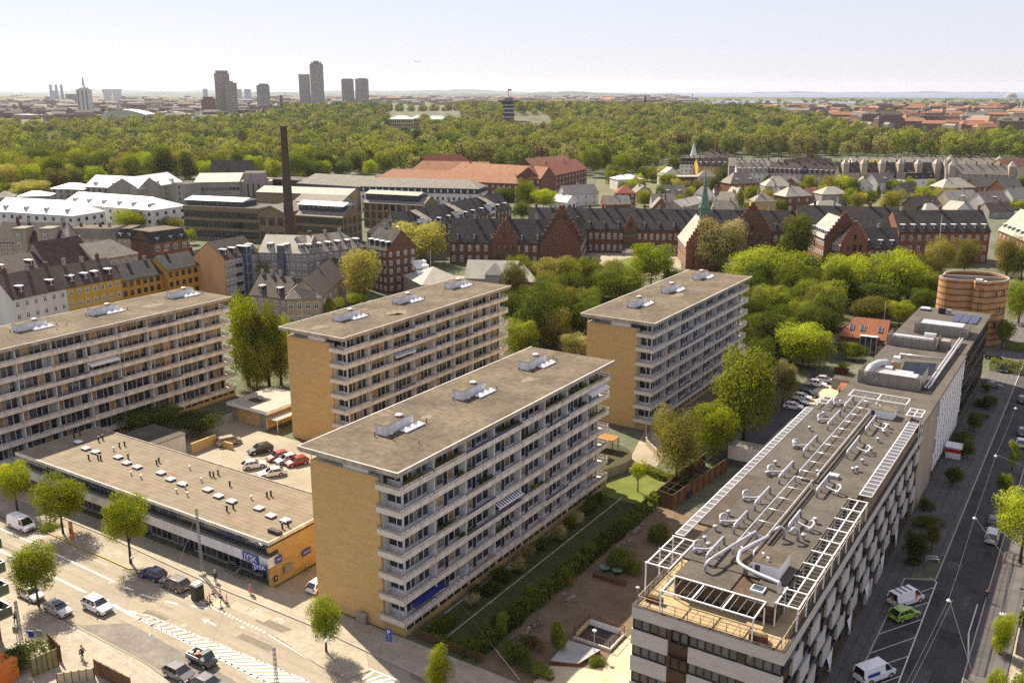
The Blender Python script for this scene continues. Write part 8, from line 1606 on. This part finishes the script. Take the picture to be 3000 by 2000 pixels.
bl = ['near the flower bed at the yard entrance', 'with its front wheel turned to the gravel', 'in the lower cluster beside the hedge', 'tallest of the lower hedge cluster', 'leaning on the lower hedge cluster', 'alone in the middle of the hedge line', 'next to the lone middle one', 'in the upper cluster by the round tables', 'second of the upper cluster', 'third of the upper cluster', 'fourth of the upper cluster', 'last bicycle before the sunny gravel']
for i, (x, y) in enumerate(((330, 1140), (375, 1110), (420, 1070), (470, 1030), (520, 985), (735, 770), (790, 775), (1190, 345), (1240, 320), (1290, 290), (1360, 190), (1410, 160))):
    u, v = PU('7', x, y); bike(['black', 'grey', 'white', 'dark'][i % 4].replace('dark', 'red-framed') + ' bicycle ' + bl[i], u, v, 20 + 37 * (i % 3), [None, 'grey', 'silver', 'red'][i % 4], i % 4 == 2, gb)
for i, (x, y) in enumerate(((1965, 505), (2000, 525), (2040, 545), (2080, 560), (2115, 575))): u, v = PU('5', x, y); bike(['bicycle with a basket left end of the shop rack', 'grey bicycle second in the shop rack', 'black bicycle in the middle of the shop rack', 'dark bicycle fourth in the shop rack', 'bicycle nearest the shop door'][i], u, v + .3, 90, [None, 'grey', 'silver', 'black', 'grey'][i], i == 0, 'bicycles before the shop front', .13)
bike('white bicycle on the raised yard with orange shelters', -68.6, 137, 20, 'white', False, None, 1.72); bike('dark bicycle leaning on the ochre brick side wall', -86.5, 82.6, 80, 'black')
# garden and yard
for i in range(9): hedge('clipped hedge along the gravel yard, ' + ['lowest piece by the street', 'second piece from the street', 'piece opposite the timber deck', 'piece behind the lower bicycles', 'piece at the middle of the garden', 'piece behind the lone bicycle', 'piece by the round tables', 'piece behind the upper bicycles', 'last piece before the sunny lawn'][i], (-55.9 + .05 * i, 77.8 + 5.6 * i), (-55.9 + .05 * i, 83.1 + 5.6 * i), 1.7, 1.9 - .05 * i, 'deep', dens=55)
hedge('street end hedge of the front garden', (-63.5, 78.8), (-56, 78.8), .9, 1.1, 'deep'); hedge('hedge round the sunny lawn', (-63, 140), (-55, 137.5), 1.4, 1.1, 'mid'); hedge('leafy border from the lawn to the timber enclosure', (-55.6, 128.5), (-54.8, 139), 1.6, 1.4, 'mid')
fl_ = random.Random(9)
for i in range(13):
    y = 80 + 3.7 * i + fl_.uniform(-1, 1); k = ['deep', 'mid', 'blossom', 'dark'][i % 4 if i not in (5, 8) else 2]
    shrub(['low leafy', 'round green', 'white-flowering', 'dark'][['deep', 'mid', 'blossom', 'dark'].index(k)] + ' shrub in the front garden bed, %s from the street end' % 'first second third fourth fifth sixth seventh eighth ninth tenth eleventh twelfth thirteenth'.split()[i], -62.3 + fl_.uniform(-.7, .5), y, fl_.uniform(2.2, 3.6), fl_.uniform(1.2, 2.2), k, group='shrubs of the front garden bed')
for (x, y0, y1, lab) in ((960, 250, 420, 'thin young tree in the lawn opposite the upper bicycles'), (760, 455, 620, 'thin young tree in the middle of the shaded lawn'), (465, 620, 780, 'faint young tree left of the middle one'), (205, 850, 1090, 'young tree nearest the street in the shaded lawn')): tree(lab, '7', x - 62, x + 62, y0, y1, 'mid', 'tall', base=y1 + 8, group='young trees in the shaded lawn')
for (x, y, w_, h_, k, lab) in ((1190, 480, 4.2, 2.6, 'deep', 'large shrub overhanging the round tables'), (710, 1200, 2.3, 3.4, 'mid', 'tall leafy shrub beside the grey deck'), (330, 1290, 4, 2, 'deep', 'shrubbery at the street end of the gravel yard'), (1370, 520, 2.6, 1.4, 'mid', 'low shrub on the shaded gravel near the office'), (1000, 1300, 2.4, .6, 'mid', 'grass tuft bed at the tip of the grey deck'), (560, 1400, 3, 1.2, 'mid', 'planting strip behind the long bench'), (450, 1180, 2.4, 1.7, 'olive', 'rusty-leaved shrub before the street hedge'), (1600, 250, 3.6, 2.4, 'deep', 'dark shrub beside the left terrace of the office')):
    shrub(lab, *PU('7', x, y), w_, h_, k)
for (x, y, lab) in ((1095, 510, 'round green garden table left of its twin'), (1200, 535, 'round green garden table right of its twin')):
    T = thing('garden_table', lab, 'table', (*P('7', x, y), .03), 0, 'round garden tables'); b = MB(); b.lathe([(.75, .7), (.75, .75)], m_copper, n=16); ob('tabletop', b, T); b = MB(); b.tube([(0, 0, 0), (0, 0, .7)], .06, m_black, n=8); b.lathe([(.3, 0), (.3, .04)], m_black, n=10); ob('leg', b, T)
b = MB(); c_ = PU('7', 1150, 590); b.box(c_[0] - 2.6, c_[0] + 2.2, c_[1] - .5, c_[1] + .3, 0, .6, m_rust, m_soil); T = ob('planter', b); T.rotation_euler.z = GROT; tag(T, 'rusty steel planting trough below the round tables', 'planter')
for (z, x, yb, yt, lab) in (('7', 1000, 1225, 1020, 'slim park lamp with round head beside the grey deck'), ('7', 1372, 760, 650, 'slim park lamp at the office corner')):
    u, v = PU(z, x, yb); h = zat(XY(u, v)[1], Q(z, 0, yt)[1]); T = thing('park_lamp', lab, 'lamp', (*XY(u, v), 0)); b = MB(); b.tube([(0, 0, 0), (0, 0, h)], .05, m_grey, n=8); ob('post', b, T); b = MB(); b.lathe([(.05, h), (.26, h), (.26, h + .12), (0, h + .16)], m_galv, n=12); ob('lamp_head', b, T)
u, v = PU('4', 780, 275); T = thing('skip', 'dark waste skip heaped with cut greenery', 'skip', (*XY(u, v), .03), GROT); b = MB(); b.raw([(-1.2, -.7, 0), (1.2, -.7, 0), (1.2, .7, 0), (-1.2, .7, 0), (-1.6, -.8, 1.2), (1.6, -.8, 1.2), (1.6, .8, 1.2), (-1.6, .8, 1.2)], [(0, 1, 5, 4), (1, 2, 6, 5), (2, 3, 7, 6), (3, 0, 4, 7), (4, 5, 6, 7)], m_rust); ob('container', b, T); shrub('heap of cut branches in the waste skip', u, v, 3.0, 1.0, 'bright', z=1.2)
u, v = PU('4', 1740, 1000); T = thing('container_kiosk', 'white kiosk with a red band beside the shaded pavement', 'kiosk', (*XY(u, v), .12), GROT); b = MB(); b.box(-1.2, 1.2, -.9, .9, 0, 2.2, m_wdirty, m_wdirty); ob('body', b, T); b = MB(); b.box(-1.22, 1.22, -.92, -.9, 1.1, 1.8, m_red); b.box(1.2, 1.22, -.9, .9, 1.1, 1.8, m_red); ob('band', b, T); b = MB(); b.raw([(-1.4, -1.3, 2.2), (1.4, -1.3, 2.2), (1.4, 1, 2.5), (-1.4, 1, 2.5)], [(0, 1, 2, 3)], m_white); ob('roof', b, T)
# raised beds and tree pits on the shaded pavement
for (x, y, w_, lab) in ((1555, 415, 1.6, 'white tubular bench frame by the dark rounded tree'),): u, v = PU('8', x, y); T = thing('bench', lab, 'bench', (*XY(u, v), .02), GROT + .4); b = MB(); b.bar((-.9, -.4, .45), (.9, -.4, .45), .3, m_galv, .08); b.bar((-.9, .4, .45), (.9, .4, .45), .3, m_galv, .08); ob('seat', b, T); b = MB(); [b.bar((s * .8, -.5, .2), (s * .8, .5, .2), .08, m_white, .4) for s in (-1, 1)]; ob('leg', b, T)
for i in range(9):
    v = 130 + 11.5 * i; shrub('planted bed %s along the shaded facade' % ['before the gap facade', 'second from the gap', 'under the white panels', 'by the canopy frame', 'right of the canopy frame', 'below the glass facade', 'midway along the glass facade', 'near the sunlit end', 'last before the hedge'][i], -16.8 - .8 * (i % 3), v + 3 * math.sin(i * 2.3), 2.2 + 1.6 * (i % 2), .8 + .4 * (i % 3), ['dark', 'deep'][i % 2], z=.12, group='planted beds along the shaded facade')
hedge('clipped green hedge at the sunny end of the side street', (-20, 240), (-9, 241), 2.2, 2.6, 'mid', dens=40); hedge('low hedge behind the round tower', (-19, 262), (-6, 262), 2, 2, 'mid', dens=40)
hedge('tall overgrown hedge along the right-hand courtyard', (-2.2, 98), (.5, 113.5), 1.8, 2.2, 'mid', dens=60); hedge('hedge beside the right-hand fence higher up', (-2.2, 120), (-1.8, 131), 1.2, 1.4, 'deep', dens=60); hedge('sunlit hedge across the courtyard corner', (-1.5, 113.5), (6, 111), 1.6, 1.8, 'bright', dens=60)
b = MB(); b.bar((-2.6, 113.5, .8), (-2.6, 132, .8), .12, m_black, 1.5); [b.bar((-2.6, 113.5 + 2 * k, 0), (-2.6, 113.5 + 2 * k, 1.8), .1, m_tanbd) for k in range(10)]; T = ob('fence', b); T.rotation_euler.z = GROT; tag(T, 'dark fence on the right pavement of the side street', 'fence')
b = MB(); b.box(0, 16, 0, 8, 0, 5.5, m_ybrick, m_dfelt); T = ob('corner_house', b); T.location = (*XY(3, 130), 0); T.rotation_euler.z = GROT; tag(T, 'flat-roofed brick house behind the right-hand courtyard', 'house')
# flagpoles and masts
for (z, x, yb, yt, lab) in (('f', 1382, 960, 780, 'white flagpole behind the orange pantile house'), ('f', 1745, 560, 190, 'slim pole before the long brown brick wing'), ('e', 1140, 520, 425, 'thin pole before the left hospital gable'), ('e', 618, 640, 420, 'thin flagpole on the boulevard'), ('f', 305, 555, 470, 'lattice pole beside the flowering chestnut'), ('f', 850, 560, 495, 'lattice pole left of the yellow-green grove')):
    B = P(z, x, yb); h = zat(B[1], Q(z, 0, yt)[1]); T = thing('flagpole', lab, 'pole', (*B, 0)); b = MB(); b.tube([(0, 0, 0), (0, 0, h)], .11, m_wdirty, n=6, r1=.06); ob('pole', b, T)
# building with green balconies at the left edge
u, v = PU('5', 150, 1130); zc = [zat(XY(u, v)[1], Q('5', 0, y)[1]) for y in (880, 690, 500, 300)]
Bd = thing('balcony_building', 'brick building with olive-green balconies cut by the left edge', 'building', XY(u, v), GROT); m_olive = ribs('olive_slats', (.13, .15, .09), (.1, .115, .07), .25, axis='X', rough=.6)
b = MB(); b.box(-14, -2.2, -8, -.6, -.1, 15, m_rbrick); ob('wall', b, Bd)
for k, z_ in enumerate(zc):
    b = MB(); b.box(-7, .0, -2.4, 0, z_ - .1, z_ + .08, m_greyr); b.box(-7, 0, -.08, 0, z_ + .085, z_ + 1.15, m_olive); b.box(-.08, 0, -2.4, -.09, z_ + .085, z_ + 1.15, m_olive); b.box(-7.05, .05, -.1, .04, z_ + 1.155, z_ + 1.22, m_grey); b.box(-.1, .05, -2.4, -.11, z_ + 1.155, z_ + 1.22, m_grey); ob('balcony', b, Bd)
    for j in range(2): b = MB(); b.box(-6 + 2.4 * j, -4.2 + 2.4 * j, -.62, -.55, z_ + .1, z_ + 2.3, m_glass); ob('window', b, Bd)
    b = MB(); b.lathe([(.3, z_ + .1), (.36, z_ + .55), (0, z_ + .6)], [m_white, m_rust, m_red, m_black][k], c=(-1.2 - .3 * k, -.8), n=10); ob('garden_pot', b, Bd)
# hoardings, mesh fence, site clutter at the lower left
def hoard(label, p, q, h, m_, name='hoarding'):
    b = MB(); b.bar((*p, h / 2), (*q, h / 2), .12, m_, h); n = 5
    for k in range(n + 1): x, y = lerp(p, q, k / n); b.bar((x, y, 0), (x, y, h + .05), .14, m_wood)
    T = ob(name, b); T.rotation_euler.z = GROT; return tag(T, label, 'fence')
m_scrim = mat('green_scrim', (.2, .2, .09), var=.25, scale=1.2)
hoard('upright brown hoarding beside the green scrim', PU('5', 430, 1180), PU('5', 530, 1290), 2.2, m_wood); hoard('long brown hoarding at the bottom edge', PU('5', 825, 1400), PU('5', 1130, 1560), 2.0, m_wood)
hoard('dusty green scrim fence leaning at the building site', PU('5', 285, 1425), PU('5', 505, 1330), 2.4, m_scrim, 'scrim_fence'); hoard('pale scrim fence along the bottom edge', PU('5', 500, 1490), PU('5', 815, 1440), 1.5, m_plaza, 'scrim_fence')
u, v = PU('5', 30, 1440); T = thing('site_container', 'orange container in the lower left corner', 'container', (*XY(u, v), .12), GROT + .2); b = MB(); b.box(-3.2, 1.4, -2, 1, 0, 2.5, m_orange); ob('box', b, T); b = MB(); [b.box(-3 + .5 * k, -2.9 + .5 * k, 1.0, 1.05, .1, 2.4, m_rust) for k in range(9)]; ob('rib', b, T)
shrub('dark bush behind the orange container', *PU('5', 190, 1340), 4.5, 2.6, 'dark'); shrub('low bed of grasses beside the bus lane tree', *PU('5', 440, 130), 3.2, .8, 'mid')
for (x, yb, yt, tx, lab) in ((290, 1185, 1045, '', 'small blue sign on a post by the building site'), (355, 1140, 1040, '', 'second slim sign by the building site'), (150, 1100, 1010, '', 'white and blue notice below the green balconies')):
    u, v = PU('5', x, yb); h = zat(XY(u, v)[1], Q('5', 0, yt)[1]); sign('street_sign', lab, (*XY(u, v), h), GROT + .4, .7, .9, tx, .4, m_sblue if 'blue sign' in lab else m_greyr, m_white, post=True)
b = MB(); b.face([(*PU('6', *p), .05) for p in ((300, 690), (540, 690), (540, 850), (300, 780))], m_lot) if 0 else None
# planters on balconies of the nearest slab
for i, (f, y, l_, kd) in enumerate(((6, 41.5, 9.5, 'bright'), (6, 34, 5, 'olive'), (6, 22, 4, 'deep'), (6, 6.5, 6, 'mid'), (5, 27, 4, 'deep'), (5, 12, 3, 'mid'), (4, 48, 4, 'mid'), (4, 17, 3, 'deep'), (3, 8, 3, 'deep'), (2, 30, 4, 'mid'), (2, 12.5, 3, 'deep'), (1, 20, 4, 'deep'), (6, 1.5, 3.5, 'mid'), (5, 44, 3, 'deep'))):
    hedge('balcony planting on the nearest slab, ' + ['long bright strip at the top far corner', 'dry strip on the top row', 'dark tuft midway on the top row', 'green strip left on the top row', 'dark strip on the second row from the top', 'small tuft left on the second row from the top', 'green box near the far end', 'dark box left of the striped awning', 'dark box near the gable', 'green box below the striped awning', 'dark box on the third row from the ground', 'box on the second row from the ground', 'box at the top gable corner', 'box under the white awning'][i], (-79.5 + 13.95, 77.6 + y), (-79.5 + 13.95, 77.6 + y + l_), .35, .55, kd, 'balcony_plants', 60, Z0 + FH * f + .45)
SKY_AIR, SKY_DUST, SKY_OZ, SKY_STR, SUN_STR, EXPO = 1.0, .4, 3.5, .053, 4.5, 1.35
SKY_MIX, SKY_PALE = .72, (6.2, 6.0, 6.9, 1)
HAZE, HAZE_COL, HAZE_AN = 2.6e-5, (.82, .87, 1, 1), .3
DENOISE = False
# ================= camera, daylight, air =================
cam = bpy.data.cameras.new('camera'); cam.sensor_width = 36; cam.lens = 36 * FPX / 3000; cam.clip_end = 60000; cam.clip_start = .5
co = bpy.data.objects.new('camera', cam); COL.objects.link(co); co.location = (0, 0, CAMH); co.rotation_euler = (math.pi / 2 - PITCH, 0, 0); SC.camera = co
SUN_AZ, SUN_EL = math.radians(-36.5), math.radians(45)
w = bpy.data.worlds.new('World'); SC.world = w; w.use_nodes = True; nt = w.node_tree
sk_ = nt.nodes.new('ShaderNodeTexSky'); sk_.sky_type = 'NISHITA'; sk_.sun_disc = False; sk_.sun_elevation = SUN_EL; sk_.sun_rotation = SUN_AZ
sk_.air_density = SKY_AIR; sk_.dust_density = SKY_DUST; sk_.ozone_density = SKY_OZ; sk_.altitude = 60
bg = nt.nodes['Background']; bg.inputs['Strength'].default_value = SKY_STR; 
mx_ = nt.nodes.new('ShaderNodeMix'); mx_.data_type = 'RGBA'; mx_.inputs[0].default_value = SKY_MIX; mx_.inputs[7].default_value = SKY_PALE      # thin milky overcast veil mixed into the clear sky
nt.links.new(sk_.outputs[0], mx_.inputs[6]); nt.links.new(mx_.outputs[2], bg.inputs['Color'])
sl = bpy.data.lights.new('sun', 'SUN'); sl.energy = SUN_STR; sl.angle = math.radians(.5); sl.color = (1.0, .89, .71)
so = bpy.data.objects.new('sun', sl); COL.objects.link(so); so.location = (0, 0, 300)
sd = Vector((math.sin(SUN_AZ) * math.cos(SUN_EL), math.cos(SUN_AZ) * math.cos(SUN_EL), math.sin(SUN_EL)))
so.rotation_euler = sd.to_track_quat('Z', 'Y').to_euler()
if HAZE:
    b = MB(); b.box(-20500, 20500, -60, 20500, -1.2, 190, m_white); hz = ob('haze', b); hz['kind'] = 'stuff'
    hm = bpy.data.materials.new('haze_air'); hm.use_nodes = True; n_ = hm.node_tree.nodes; n_.remove(n_['Principled BSDF'])
    pv = n_.new('ShaderNodeVolumePrincipled'); pv.inputs['Color'].default_value = HAZE_COL; pv.inputs['Density'].default_value = HAZE; pv.inputs['Anisotropy'].default_value = HAZE_AN
    hm.node_tree.links.new(pv.outputs[0], n_['Material Output'].inputs['Volume']); hz.data.materials.clear(); hz.data.materials.append(hm)
vs = SC.view_settings; vs.view_transform = 'Standard'; vs.look = 'None'; vs.exposure = EXPO; vs.gamma = 1; vs.use_curve_mapping = False
cy = SC.cycles; cy.max_bounces = 6; cy.diffuse_bounces = 3; cy.glossy_bounces = 2; cy.transmission_bounces = 3; cy.transparent_max_bounces = 6; cy.volume_bounces = 0
cy.caustics_reflective = False; cy.caustics_refractive = False; cy.use_denoising = DENOISE; cy.use_adaptive_sampling = True; cy.adaptive_threshold = .008
